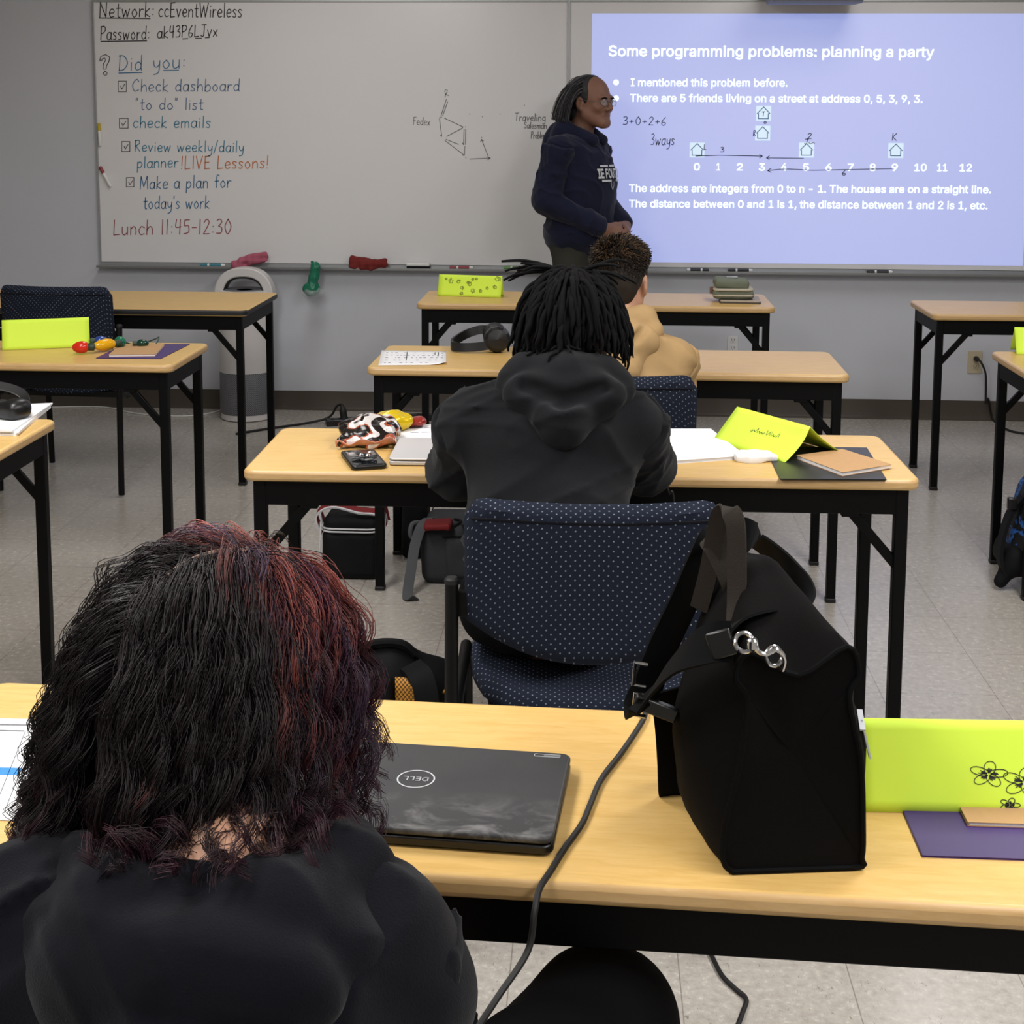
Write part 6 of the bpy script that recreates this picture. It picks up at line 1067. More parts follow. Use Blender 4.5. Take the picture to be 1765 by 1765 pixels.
# pushed-in end faces
for e, i, d_ in ((0, 0, 1), (1, NS-1, -1)):
    o0 = len(vs); cen = sum(rings[i], Vector())/nr
    for k in (.66, .33):
        vs += [cen+(p_-cen)*k+AX*(.012*d_*(1-k)) for p_ in rings[i]]
    vs.append(cen+AX*.010*d_)
    for j in range(nr):
        j2 = (j+1) % nr; fs += [(i*nr+j, o0+j, o0+j2, i*nr+j2), (o0+j, o0+nr+j, o0+nr+j2, o0+j2), (o0+nr+j, o0+2*nr, o0+nr+j2)]
mb.add(vs, fs); tb = part('body', mb, 'tote', t, smooth=50, rel=tl)
def noise_disp(o, strength, size):
    tx = bpy.data.textures.new('wrinkle', 'CLOUDS'); tx.noise_scale = size; tx.noise_depth = 2; d_ = o.modifiers.new('d', 'DISPLACE'); d_.texture = tx; d_.strength = strength; d_.mid_level = .5
noise_disp(tb, .006, .06)
for sx in (3, 12):
    pass
def edge_line(a_, b_): return [rings[0][k % nr]-AX*.001 for k in range(a_, b_+1)]
part('piping', MB().tube(edge_line(4, 32), .0032, 7), 'tote_strap', t, rel=tl); part('piping', MB().tube(edge_line(32, nr+4), .0032, 7), 'tote_strap', t, rel=tl)
def at_px(l): return [ony(a_, b_, y_) for a_, b_, y_ in l]
part('handle', ribbon(smoothpath(at_px([(1268, 1090, 1.53), (1270, 1040, 1.55), (1270, 960, 1.56), (1268, 905, 1.565), (1258, 882, 1.575), (1243, 888, 1.585), (1232, 930, 1.60), (1222, 985, 1.61), (1205, 1050, 1.62)]), 6), .022, .0035, (.8, -.45, 0)), 'tote_handle', t, smooth=50, rel=tl)
part('handle', ribbon(smoothpath(at_px([(1275, 1040, 1.60), (1252, 985, 1.60), (1232, 945, 1.605), (1222, 930, 1.615), (1226, 922, 1.63), (1245, 935, 1.65), (1290, 990, 1.67), (1325, 1040, 1.68)]), 6), .024, .0035, (.62, .2, .7)), 'tote_handle', t, smooth=50, rel=tl)
part('shoulder_strap', ribbon(smoothpath(at_px([(1262, 1106, 1.455), (1228, 1108, 1.46), (1180, 1128, 1.48), (1140, 1168, 1.52), (1112, 1210, 1.56), (1106, 1225, 1.60), (1112, 1195, 1.62), (1140, 1120, 1.63), (1175, 1045, 1.64), (1212, 965, 1.65), (1245, 925, 1.67), (1290, 925, 1.69), (1340, 960, 1.68), (1376, 1005, 1.65), (1384, 1040, 1.61), (1360, 1062, 1.57), (1315, 1060, 1.53), (1268, 1075, 1.51), (1235, 1110, 1.50)]), 7), .042, .003, lambda s_: Vector((.55, .2, .9)) if s_ < .22 else Vector((.9, .5, .25)) if s_ < .62 else Vector((-.3, .8, -.5))), 'tote_strap', t, smooth=50, rel=tl)
part('strap_loop', ribbon(smoothpath(at_px([(1150, 1190, 1.62), (1158, 1240, 1.63), (1163, 1310, 1.635), (1165, 1362, 1.638), (1172, 1366, 1.665), (1172, 1300, 1.69), (1170, 1220, 1.69)]), 6), .042, .003, (1, .25, 0)), 'tote_strap', t, smooth=50, rel=tl)
lt = MB(); a_, b_ = ony(1222, 1116, 1.452), ony(1264, 1104, 1.448); lt = ribbon([a_, (a_+b_)/2, b_], .028, .005, (.15, .1, 1)); part('leather_tab', lt, 'leather', t, rel=tl, bevel=.002)
def ring(c_, n_, R_, r_, parent, m='chrome', name='metal_ring', sq=1):
    n_ = Vector(n_).normalized(); u_ = n_.orthogonal().normalized(); v_ = n_.cross(u_); P_ = [Vector(c_)+u_*R_*math.cos(a_*PI/12)+v_*R_*sq*math.sin(a_*PI/12) for a_ in range(25)]
    return part(name, MB().tube(P_, r_, 8, cap=False), m, parent, rel=tl)
ring(ony(1283, 1107, 1.44), (.2, -1, .5), .0095, .0024, t); ring(ony(1334, 1131, 1.44), (.5, -1, .3), .0095, .0022, t)
part('clip_hook', MB().tube(smoothpath([ony(1294, 1100, 1.437), ony(1305, 1120, 1.434), ony(1320, 1128, 1.434), ony(1340, 1120, 1.436), ony(1352, 1136, 1.44), ony(1348, 1155, 1.445)], 6), [.004]*6+[.0026]*25, 8), 'chrome', t, rel=tl); part('clip_swivel', MB().lathe([(.004, -.006), (.006, -.004), (.006, .004), (.004, .006)], 12, ony(1297, 1110, 1.436)), 'chrome', t, rel=tl)
for py_ in (1163, 1215):
    c_ = ony(1101, py_, 1.60); part('buckle', MB().tube([c_+Vector((dx, .0, dz)) for dx, dz in ((.01, .012), (-.004, .014), (-.006, -.012), (.008, -.014))], .0026, 8), 'chrome', t, rel=tl)
part('strap_end', MB().box((-.025, -.006, -.008), (.025, .006, .008), Matrix.Rotation(.35, 3, 'Y'), ony(1130, 1220, 1.56)), 'leather', t, rel=tl, bevel=.002)
pm = MB()   # white lettering on the right-hand panel
def on_side(s, h_):
    sec = tote_sec(s); R_ = sec[1:8]; 
    for k in range(len(R_)-1):
        if R_[k][1] <= h_ <= R_[k+1][1]: f_ = (h_-R_[k][1])/(R_[k+1][1]-R_[k][1]+1e-9); a_ = R_[k][0]+(R_[k+1][0]-R_[k][0])*f_; break
    return mid+AX*(TLEN*s)+AC*(a_+.006)+UPV*h_
for (s0, h0), (s1, h1), w_ in (((.06, .148), (.20, .160), .006), ((.13, .155), (.12, .112), .006)):
    a_, b_ = on_side(s0, h0), on_side(s1, h1); pm.bar(a_, b_, .002, w_)
part('white_letter', pm, 'print', t, smooth=0, rel=tl)
# ------------------------------------------------------------------ people
def Rm(yaw, pitch=0, roll=0):
    return np.array(Matrix.Rotation(-yaw, 3, 'Z') @ Matrix.Rotation(-pitch, 3, 'X') @ Matrix.Rotation(roll, 3, 'Y'))
def head_prims(c, R, s=1.0, eyes=True):
    c = np.array(c, float); L = lambda *p: c+R@(np.array(p)*s)
    P = [ell(L(0, -.014, .034), (.076*s, .096*s, .086*s), R), ell(L(0, .030, -.028), (.059*s, .066*s, .088*s), R, .03)]
    for x in (-1, 1):
        P += [cap(L(x*.047, .006, -.058), L(x*.016, .074, -.094), .026*s, .020*s, .03), ell(L(x*.037, .070, -.024), (.022*s, .02*s, .018*s), R, .02)]
    P += [cap(L(-.012, .082, -.098), L(.012, .082, -.098), .015*s, None, .02), cap(L(-.034, .084, .022), L(.034, .084, .022), .011*s, None, .016)]
    for x in (-1, 1): P.append(ell(L(x*.031, .100, .002), (.017*s, .014*s, .012*s), R, .012, -1))
    for x in (-1, 1): P.append(ell(L(x*.031, .083, .002), (.0125*s, .0125*s, .0115*s), R, .004))
    P += [cap(L(0, .094, .012), L(0, .113, -.026), .007*s, .0115*s, .012), ell(L(-.011, .103, -.031), (.008*s,)*3, None, .008), ell(L(.011, .103, -.031), (.008*s,)*3, None, .008)]
    P += [cap(L(-.02, .087, -.058), L(.02, .087, -.058), .0072*s, None, .008), cap(L(-.017, .086, -.0685), L(.017, .086, -.0685), .008*s, None, .008), cap(L(-.024, .094, -.0632), L(.024, .094, -.0632), .0022*s, None, .004, -1)]
    for x in (-1, 1):
        Re = R@np.array(Matrix.Rotation(x*.35, 3, 'Z')); P += [ell(L(x*.078, -.012, -.008), (.010*s, .020*s, .032*s), Re, .008), ell(L(x*.087, -.007, -.004), (.006*s, .010*s, .017*s), Re, .006, -1), ell(L(x*.075, -.003, -.036), (.008*s, .01*s, .01*s), Re, .008)]
    return P
def hand_prims(w, d, up, side, curl=.5, s=1.0, spread=.1):
    """w wrist, d pointing direction, up back of the hand, side towards the thumb"""
    w = np.array(w, float); d = np.array(d, float); d /= np.linalg.norm(d); up = np.array(up, float); up -= d*(up@d); up /= np.linalg.norm(up); t = np.cross(d, up); t *= np.sign(t@np.array(side, float)) or 1
    P = [cap(w-d*.03, w+d*.012, .025*s, .027*s, .02)]
    for k, o in enumerate((.028, .01, -.009, -.027)):
        kn = w+d*(.088-.004*abs(k-1))*s+t*o*s; P.append(cap(w+d*.02+t*o*.6*s, kn, .0135*s, .0115*s, .016))
        L_ = (.072, .080, .074, .058)[k]*s; a = curl*.9; p = kn; dd = d+t*spread*(1.5-k)*.25
        for seg, f in enumerate((.45, .32, .23)):
            ang = a*(seg+.6); q = p+(dd*math.cos(ang)-up*math.sin(ang))*L_*f; P.append(cap(p, q, (.0095-.0008*seg)*s, (.0088-.0008*seg)*s, .004)); p = q
    b = w+d*.03*s+t*.026*s-up*.006; m_ = b+(d*.7+t*.6-up*.25)*.045*s; e = m_+(d*.9+t*.1-up*.3)*.033*s
    P += [cap(b, m_, .0145*s, .0115*s, .012), cap(m_, e, .0108*s, .0092*s, .004)]
    return P
def person(loc, label, J, skin, headR, headC, hs=1.0, res=.006):
    """one continuous body; J holds world joints"""
    P = head_prims(headC, headR, hs); hc = np.array(headC, float); nb = np.array(J['neck']); ch = np.array(J['chest']); pe = np.array(J['pelvis'])
    P += [cap(hc+headR@np.array((0, -.028, -.05)), nb, .052*hs, .058, .03), cap(nb, ch, .06, .11, .05), ell(ch, (.145, .095, .15), J.get('cR'), .06), cap(ch-np.array((0, 0, .05)), pe, .092, .098, .06), ell(pe, (J.get('bw', .14), .10, .09), J.get('pR'), .05)]
    for s in 'LR':
        sh, el, wr, hp, kn, an, to = [np.array(J[k+s]) for k in ('sh', 'el', 'wr', 'hip', 'kn', 'an', 'toe')]
        P += [cap(nb+np.array((0, 0, -.05)), sh, .05, .052, .05), cap(sh, el, .047, .037, .03), cap(el, wr, .037, .024, .02)]+hand_prims(wr, J['hd'+s], J['hu'+s], J['ht'+s], J.get('curl', .5))
        P += [cap(hp, kn, .077, .052, .04), cap(kn, an, .05, .034, .03), cap(an+np.array((0, 0, -.02)), to, .034, .026, .02)]
    m = sdf_mesh('person', P, res, skin, loc=loc); o = link('person', m, None, loc); return tag(o, label, 'person'), P
def clothes(o, loc, J, top, bottom, res=.007, amp=.006, hood=None, rt=1.0, hem=None, seed=1, thigh=1.0, torso=None, extra_top=(), hipw=.168, shoe='shoe', fold_f=26):
    nb, ch, pe = [np.array(J[k]) for k in ('neck', 'chest', 'pelvis')]; T = []; SL = {}
    tw = torso or (.17, .12, .17)
    T += [ell(ch, tw, J.get('cR'), .05), cap(ch-np.array((0, 0, .03)), pe+np.array((0, 0, .03)), tw[1]*1.02, tw[1]*1.05, .06), ell(pe+np.array((0, 0, .02)), (hipw*1.03, tw[1]*1.08, .085), J.get('pR'), .05)]
    for s in 'LR':
        sh, el, wr = [np.array(J[k+s]) for k in ('sh', 'el', 'wr')]; cf = el+(wr-el)*.90
        T += [cap(nb+np.array((0, 0, -.045)), sh, .066, .066, .06)]; ax_ = (el-sh)/np.linalg.norm(el-sh)
        SL[s] = [cap(sh-ax_*.02, sh, .066*rt, .068*rt), cap(sh, el, .069*rt, .061*rt, .035), cap(el, cf, .061*rt, .046*rt, .025), cap(el+(wr-el)*.80, el+(wr-el)*.93, .045*rt, .040*rt, .012), plane(sh-ax_*.004, -ax_, .012)]
    T += list(extra_top)
    d = lambda P: folds(P, amp*.7, fold_f, seed, (1, 1, 1.35))+creases(P, amp*1.25, fold_f*.75, seed+5, (.8, .8, 1.5))
    if hood: part('hood', sdf_mesh('hood', hood, res*.85, top, disp=lambda P: folds(P, amp*.35, fold_f*1.6, seed+9)+creases(P, amp*.55, fold_f, seed+7), loc=loc), 'x', o)
    part('hoodie', sdf_mesh('hoodie', T, res, top, disp=d, loc=loc), 'x', o)
    for s in 'LR': part('sleeve', sdf_mesh('sleeve', SL[s], res*.9, top, disp=lambda P: folds(P, amp*.55, fold_f*1.2, seed+20)+creases(P, amp*1.1, fold_f, seed+25), loc=loc), 'x', o)
    TT = T+list(hood or [])+[q for s in 'LR' for q in SL[s][:-1]]
    B = [ell(pe, (hipw, .118, .10), J.get('pR'), .05)]
    for s in 'LR':
        hp, kn, an = [np.array(J[k+s]) for k in ('hip', 'kn', 'an')]; B += [cap(hp, kn, .09*thigh, .068*thigh, .045), cap(kn, an, .066*thigh, .056, .03)]
    part('trousers', sdf_mesh('trousers', B, res+.001, bottom, disp=lambda P: folds(P, .004, 30, seed+2), loc=loc), 'x', o)
    for s in 'LR':
        an, to = np.array(J['an'+s]), np.array(J['toe'+s]); z = np.array((0, 0, 1.))
        hl = an+np.array((0, 0, -.035))-(to-an)*np.array((1, 1, 0))*.22
        S = [cap(hl, to, .040, .036, .02), cap(an, an+np.array((0, 0, -.03)), .046, .045, .03), rbox(((hl+to)/2)*np.array((1, 1, 0))+z*.012, (.04, .04, .012), .008), plane((0, 0, .001), (0, 0, -1), .004)]
        part('shoe', sdf_mesh('shoe', S[:2]+S[3:], .005, shoe, loc=loc), 'x', o)
    return TT
def grow(roots, normals, L, seg, init, grav, stiff, centre, R, rad, collide=None, curl=0, curl_f=0, rng=RNG, curl_ramp=1.5, jitter=0, pile=0):
    """strands grown from the scalp: kept outside an ellipsoid (per-strand scale 'rad') and outside 'collide'"""
    n = len(roots); P = np.array(roots, float); d = init/np.linalg.norm(init, axis=1, keepdims=True); out = [P.copy()]; st = (L/(seg-1))[:, None]
    g = np.array((0, 0, -1.)); rr = np.array(R['r'])[None]*rad[:, None]
    for i in range(seg-1):
        d = d*stiff+g*grav+(rng.normal(size=(n, 3))*jitter if jitter else 0); d /= np.linalg.norm(d, axis=1, keepdims=True); Q = P+d*st
        X = (Q-centre)@R['R']; k = np.linalg.norm(X/rr, axis=1); f = k < 1
        grow_k = np.minimum(1, .55+.45*(i+1)/3)                       # ease out from the scalp to the strand's own layer
        sc = np.where(f, 1+(1/np.maximum(k, .2)-1)*grow_k, 1); Q = centre+(X*sc[:, None])@R['R'].T
        if collide is not None:
            for _ in range(2):
                v = sdf(collide, Q)-.004; b = v < 0
                if b.any():
                    e = .004; q = Q[b]; v0 = v[b]; gr = np.stack([sdf(collide, q+np.eye(3)[a]*e)-.004-v0 for a in range(3)], 1)/e; gr /= np.linalg.norm(gr, axis=1, keepdims=True)+1e-9
                    Q[b] = q-gr*v0[:, None]*1.02
                    if pile and _ == 0: Q[b] = P[b]+(Q[b]-P[b])*pile
        d = Q-P; d /= np.linalg.norm(d, axis=1, keepdims=True)+1e-9; P = Q; out.append(P.copy())
    S = np.stack(out, 1)
    if curl:
        t = np.linspace(0, 1, seg)[None, :]; ph = rng.uniform(0, 2*PI, (n, 1)); fr = curl_f*(L[:, None])*t*2*PI*rng.uniform(.8, 1.2, (n, 1)); am = curl*t**curl_ramp*rng.uniform(.4, 1.3, (n, 1))
        D = np.gradient(S, axis=1); D /= np.linalg.norm(D, axis=2, keepdims=True)+1e-9; A = np.cross(D, np.array((.3, .9, .2))); A /= np.linalg.norm(A, axis=2, keepdims=True)+1e-9; Bv = np.cross(D, A)
        S = S+A*(am*np.cos(fr+ph)-am*np.cos(ph))[..., None]+Bv*(am*np.sin(fr+ph)-am*np.sin(ph))[..., None]
    return S
def clumped(G, per, spread, rng=RNG, tip=.35):
    """each guide strand becomes a lock of 'per' strands that gather towards the tip"""
    n, seg, _ = G.shape; t = np.linspace(0, 1, seg); off = rng.normal(size=(n, per, 1, 3))*spread; w_ = (1-(1-tip)*t)[None, None, :, None]
    wav = rng.normal(size=(n, per, 1, 3))*spread*.5*np.sin(t*PI*3+rng.uniform(0, 6, (n, per, 1)))[..., None]
    return (G[:, None]+off*w_+wav*t[None, None, :, None]).reshape(n*per, seg, 3)
V3 = lambda *a: np.array(a, float)
# ---------- standing person by the slide
yaw = math.radians(62); Fd = V3(math.sin(yaw), math.cos(yaw)*-1, 0); Rt_ = V3(Fd[1], -Fd[0], 0)      # faces right and a little to the viewer
ywh = math.atan2(Fd[0], Fd[1]); RB = Rm(ywh); B0 = V3(-.075, 6.93, 0)
def mp(f, r, z): return B0+Fd*f+Rt_*r+V3(0, 0, z)
HR = Rm(ywh+.22, .06); HC = mp(.045, 0, 1.595)+V3(.012, 0, 0)
J = dict(neck=mp(-.02, 0, 1.425), chest=mp(.0, 0, 1.27), pelvis=mp(-.01, 0, .95), cR=RB, pR=RB,
    shR=mp(-.02, .175, 1.375), shL=mp(-.02, -.175, 1.375), elR=mp(-.065, .215, 1.135), elL=mp(-.02, -.215, 1.13), wrR=mp(.175, .105, 1.01), wrL=mp(.20, -.07, 1.015),
    hdR=Fd*.62-Rt_*.55+V3(0, 0, -.32), hdL=Fd*.5+Rt_*.62+V3(0, 0, -.38), huR=Rt_*.55+Fd*.75+V3(0, 0, .35), huL=Fd*.8-Rt_*.4+V3(0, 0, .3), htR=V3(0, 0, 1), htL=V3(0, 0, 1), curl=.95,
    hipR=mp(-.01, .085, .92), hipL=mp(-.01, -.085, .92), knR=mp(.02, .1, .5), knL=mp(.01, -.1, .5), anR=mp(-.02, .11, .1), anL=mp(-.03, -.11, .1), toeR=mp(.14, .13, .04), toeL=mp(.13, -.13, .04))
man, _ = person(tuple(B0), 'person standing in a navy hoodie and glasses by the slide, hands clasped, facing right', J, 'skin', HR, HC, 1.0, .0045)
hood = [cap(mp(.085, .045, 1.415), mp(-.045, .09, 1.465), .03, .040, .03), cap(mp(.085, -.045, 1.415), mp(-.045, -.09, 1.465), .03, .040, .03), cap(mp(-.045, .09, 1.465), mp(-.115, 0, 1.45), .040, .048, .03), cap(mp(-.045, -.09, 1.465), mp(-.115, 0, 1.45), .040, .048, .03), ell(mp(-.13, 0, 1.38), (.12, .05, .10), RB, .03), cap(mp(-.05, .1, 1.43), mp(-.12, .04, 1.36), .05, .045, .03)]
bulk = [ell(mp(.015, 0, 1.16), (.185, .145, .24), RB, .06), ell(mp(.0, 0, .98), (.188, .152, .13), RB, .05), plane(mp(0, 0, .868), (0, 0, -1), .01)]
TM = clothes(man, tuple(B0), J, 'hood_navy', 'trouser_grey', .006, .006, hood, 1.05, seed=3, torso=(.178, .125, .17), extra_top=bulk)
o_ = link('waistband', MB().mesh('waistband', 'hood_navy'), man) if False else None
# long grey-black hair, bald front
M['hair_grey'] = M['hair']; rg = np.random.default_rng(5)
u = rg.normal(size=(6000, 3)); u /= np.linalg.norm(u, axis=1, keepdims=True); u = u[(u[:, 2] > -.35) & ~((u[:, 1] > .30) & (u[:, 2] < .93)) & (u[:, 1]-.9*u[:, 2] < .05+.5*(np.abs(u[:, 0]) < .75)*(u[:, 2] < .86)*0)]
u = u[(u[:, 1]+.25*u[:, 2] < .22)][:2600]
r0 = V3(.080, .100, .090); hc = HC+HR@V3(0, -.014, .034); roots = hc+(u*r0)@HR.T
nw = (u/r0)@HR.T; ini = nw/np.linalg.norm(nw, axis=1, keepdims=True)*.25+(np.stack([u[:, 0]*1.0, -.55+0*u[:, 0], -.35+0*u[:, 0]], 1))@HR.T
L = np.clip(.15+.10*(u[:, 2]), .08, .26)*rg.uniform(.9, 1.05, len(u)); L = np.where(hc[2]+(u[:, 2]*.09)-L*.8 < 1.42, L*.93, L)
S = grow(roots, nw, L, 12, ini, .24, 1, hc, dict(R=HR, r=r0), rg.uniform(1.01, 1.09, len(u)), TM, rng=rg, jitter=.04)
gl = rg.uniform(0, 1, len(u)); cl = np.where((gl < .3)[:, None], lin('#4e4e50')[:3], lin('#1f1e20')[:3])*rg.uniform(.7, 1.2, (len(u), 1))
h_ = part('hair', strands_mesh('hair', S, np.linspace(.0017, .0009, 12), np.repeat(cl[:, None], 12, 1), 'hair', tuple(B0), 4), 'x', man)
Lh = lambda *p: HC+HR@np.array(p, float)
Hb = [ell(hc, (.0805, .100, .0895), HR), ell(Lh(0, -.075, -.045), (.066, .042, .085), HR, .03), plane(Lh(0, .018, .09), HR@V3(0, .97, .25), .01), ell(Lh(0, .095, -.03), (.11, .09, .105), HR, .01, -1)]
M['hair_iron'] = mat('iron_grey_hair', '#1e1e20', .6, 0, .3, col2='#2c2c2e', nscale=90)
part('scalp_hair', sdf_mesh('scalp_hair', Hb, .0045, 'hair_iron', disp=lambda P: folds(P, .0015, 180, 4), loc=tuple(B0)), 'x', h_)
# glasses
gl_ = MB()
for x in (-1, 1):
    cx_ = x*.033; gl_.tube([Lh(cx_+.022*math.cos(a*PI/10), .107-.008*abs(math.cos(a*PI/10)*(1 if x*math.cos(a*PI/10) > 0 else .2)), .0005+.015*math.sin(a*PI/10)) for a in range(21)], .0012, 6, cap=False)
gl_.tube([Lh(-.011, .108, .004), Lh(0, .112, .007), Lh(.011, .108, .004)], .0012, 6)
for x in (-1, 1): gl_.tube([Lh(x*.055, .1, .004), Lh(x*.074, .07, .006), Lh(x*.081, -.005, .006), Lh(x*.082, -.03, -.01)], .0012, 6)
g_ = part('glasses', gl_, mat('metal_frame', '#6d6a66', .3, .8), man, rel=B0)
M['lens'] = mat('lens', '#dfe6f0', .05, 0, .5, alpha=.22)
for x in (-1, 1): part('lens', MB().add([Lh(x*.033+.0215*math.cos(a*PI/10), .1065-.006*abs(math.cos(a*PI/10)), .0005+.0145*math.sin(a*PI/10)) for a in range(20)], [tuple(range(20))]), 'lens', g_, smooth=0, rel=B0)
part('eyebrow', MB().tube([Lh(-.046, .092, .02), Lh(-.03, .1, .024), Lh(-.014, .1, .021)], [.002, .0035, .003], 6), 'hairbase', man, rel=B0); part('eyebrow', MB().tube([Lh(.046, .092, .02), Lh(.03, .1, .024), Lh(.014, .1, .021)], [.002, .0035, .003], 6), 'hairbase', man, rel=B0)
for x in (-1, 1): part('iris', MB().lathe([(.0001, .0012), (.004, .0009), (.0055, 0)], 12, Lh(x*.031+.002, .0952, .002), R=Matrix((HR@np.array(Matrix.Rotation(-PI/2, 3, 'X'))).tolist())), 'ink', man, rel=B0)
# ring on the hand, chest lettering wrapped on the hoodie
rc = mp(.235, .045, .985); part('finger_ring', MB().tube([Vector(rc)+Vector((.010*math.cos(a*PI/8), .0, .010*math.sin(a*PI/8))) for a in range(17)], .0035, 8, cap=False), mat('pale_ring', '#d8d4cc', .3, .2), man, rel=B0)
def on_chest(r, z):
    lo, hi = 0., .4
    for _ in range(26):
        m_ = (lo+hi)/2; lo, hi = (m_, hi) if sdf(TM, mp(m_, r, z)[None])[0] < 0 else (lo, m_)
    return mp(lo+.011, r, z)
def chest_text(s, r0_, r1_, z0, z1, name='chest_print', slope=0):
    me = text_mesh(name, s, .03); co = np.array([v.co[:] for v in me.vertices]); a, b = co[:, 0].min(), co[:, 0].max(); yb = co[:, 1].max(); cc = {}
    out = []
    for p_ in co:
        f_ = (p_[0]-a)/(b-a); out.append(on_chest(r0_+(r1_-r0_)*f_, z0+(z1-z0)*p_[1]/yb+slope*f_)-B0)
    me.vertices.foreach_set('co', np.array(out, np.float32).ravel()); me.materials.clear(); me.materials.append(M['print']); me.update(); return part(name, me, 'print', man)
chest_text('IE FOUTION', .10, -.10, 1.242, 1.286)
cp_ = MB()
def cquad(pts): cp_.add([on_chest(*q) for q in pts], [tuple(range(len(pts)))])
for k in range(8): a_ = .082-k*.022; b_ = a_-.022; cquad([(a_, 1.234), (b_, 1.234), (b_, 1.224), (a_, 1.224)]) if k not in (3, 4) else None
for a_, b_ in ((.08, .03), (.018, -.03)): 
    for k in range(3): x0_ = a_+(b_-a_)*k/3; x1_ = a_+(b_-a_)*(k+1)/3; cquad([(x0_, 1.302), (x1_, 1.302), (x1_, 1.293), (x0_, 1.293)])
sh_ = [(.022, 1.226), (.020, 1.203), (.008, 1.183), (-.004, 1.203), (-.006, 1.226)]
for i in range(4):
    (a0, z0), (a1, z1) = sh_[i], sh_[i+1]; k = .78; m0, mz = .008, 1.208; cquad([(a0, z0), (a1, z1), (m0+(a1-m0)*k, mz+(z1-mz)*k), (m0+(a0-m0)*k, mz+(z0-mz)*k)])
part('chest_print', cp_, 'print', man, smooth=0, rel=B0)
# ---------- person with locs
loc2 = (CH2[0]-.12, 2.78, 0); HR2 = Rm(.12, .30); HC2 = V3(-.048, 3.0, 1.09); cx = -.092
J = dict(neck=V3(-.072, 2.93, .985), chest=V3(cx, 2.89, .81), pelvis=V3(cx, 2.775, .575), shL=V3(cx-.165, 2.93, .905), shR=V3(cx+.165, 2.93, .905), elL=V3(cx-.198, 3.06, .77), elR=V3(cx+.203, 3.09, .79), wrL=V3(-.165, 3.33, .815), wrR=V3(.0, 3.35, .785),
    hdL=V3(.55, .8, 0), hdR=V3(-.55, .8, 0), huL=V3(0, 0, 1), huR=V3(0, 0, 1), htL=V3(1, 0, 0), htR=V3(-1, 0, 0), curl=.4,
    hipL=V3(cx-.085, 2.80, .565), hipR=V3(cx+.085, 2.80, .565), knL=V3(cx-.11, 3.20, .54), knR=V3(cx+.12, 3.20, .54), bw=.118, anL=V3(cx-.09, 3.25, .1), anR=V3(cx+.13, 3.25, .1), toeL=V3(cx-.1, 3.41, .04), toeR=V3(cx+.15, 3.41, .04))
p2, _ = person(loc2, 'person with short black locs in a washed black hoodie, seated at the second table', J, 'skin_dark', HR2, HC2)
hood = [cap((-.15, 3.0, .985), (-.135, 2.90, 1.01), .034, .042, .03), cap((.03, 3.0, .985), (.01, 2.90, 1.01), .034, .042, .03), cap((-.135, 2.90, 1.01), (-.06, 2.865, 1.015), .042, .050, .03), cap((.01, 2.90, 1.01), (-.06, 2.865, 1.015), .042, .050, .03),
    ell((-.06, 2.84, .985), (.122, .055, .055), None, .012), cap((-.165, 2.90, .985), (-.06, 2.80, .93), .036, .045, .02), cap((.045, 2.90, .985), (-.06, 2.80, .93), .036, .045, .02), cap((-.06, 2.80, .94), (-.056, 2.79, .918), .055, .022, .02), cap((-.14, 2.815, 1.005), (-.06, 2.775, .985), .012, .016, .02, -1), cap((.02, 2.815, 1.005), (-.06, 2.775, .985), .012, .016, .02, -1), cap((-.057, 2.742, .965), (-.055, 2.752, .90), .005, .005, .008, -1)]
T2 = clothes(p2, loc2, J, 'hood_black', 'trouser_black', .006, .008, hood, 1.0, seed=12, torso=(.172, .115, .185), fold_f=20, hipw=.145, extra_top=[ell((cx+.006, 2.80, .70), (.16, .10, .14), None, .05)])
rg = np.random.default_rng(9); hc = HC2+HR2@V3(0, -.014, .034); r0 = V3(.08, .1, .09); n = 210
u = rg.normal(size=(3000, 3)); u /= np.linalg.norm(u, axis=1, keepdims=True); u = u[(u[:, 2] > -.25) & ~((u[:, 1] > .55) & (u[:, 2] < .35))]
keep = []
for q in u:
    if all((q-k) @ (q-k) > .0115 for k in keep): keep.append(q)
u = np.array(keep); n = len(u); crown = V3(0, -.30, .95); tan = u-crown[None]*(u@crown)[:, None]; nw = (u/r0)@HR2.T; nw /= np.linalg.norm(nw, axis=1, keepdims=True)
ini = nw*.42+(tan/(np.linalg.norm(tan, axis=1, keepdims=True)+1e-6))@HR2.T*.9+rg.normal(size=(n, 3))*.16
L = rg.uniform(.075, .13, n)+.03*(u[:, 2] > .5); S = grow(hc+(u*r0)@HR2.T, nw, L, 14, ini, .34, 1, hc, dict(R=HR2, r=r0), rg.uniform(1.02, 1.08, n), T2, rng=rg, jitter=.05, curl=.0035, curl_f=18)
h_ = part('hair', strands_mesh('hair', S, np.concatenate([np.linspace(.005, .0054, 9), np.linspace(.005, .002, 5)])[None]*rg.uniform(.75, 1.15, (n, 1)), None, 'locs', loc2, 8), 'x', p2)
n3 = 16; az = np.concatenate([rg.uniform(math.radians(135), math.radians(225), 11), rg.uniform(math.radians(-40), math.radians(60), 5)]); dr = np.stack([np.cos(az), np.sin(az)*.7, rg.uniform(.05, .38, n3)], 1)
uS = np.stack([.35*np.cos(az), .3*np.sin(az)-.1, .9+0*az], 1); uS /= np.linalg.norm(uS, axis=1, keepdims=True)
S3 = grow(hc+(uS*r0)@HR2.T, uS, rg.uniform(.075, .125, n3), 14, dr, .055, 1, hc, dict(R=HR2, r=r0), rg.uniform(1.05, 1.12, n3), T2, rng=rg, jitter=.06)
part('hair', strands_mesh('hair', S3, np.linspace(.0052, .0024, 14), None, 'locs', loc2, 8), 'x', p2)
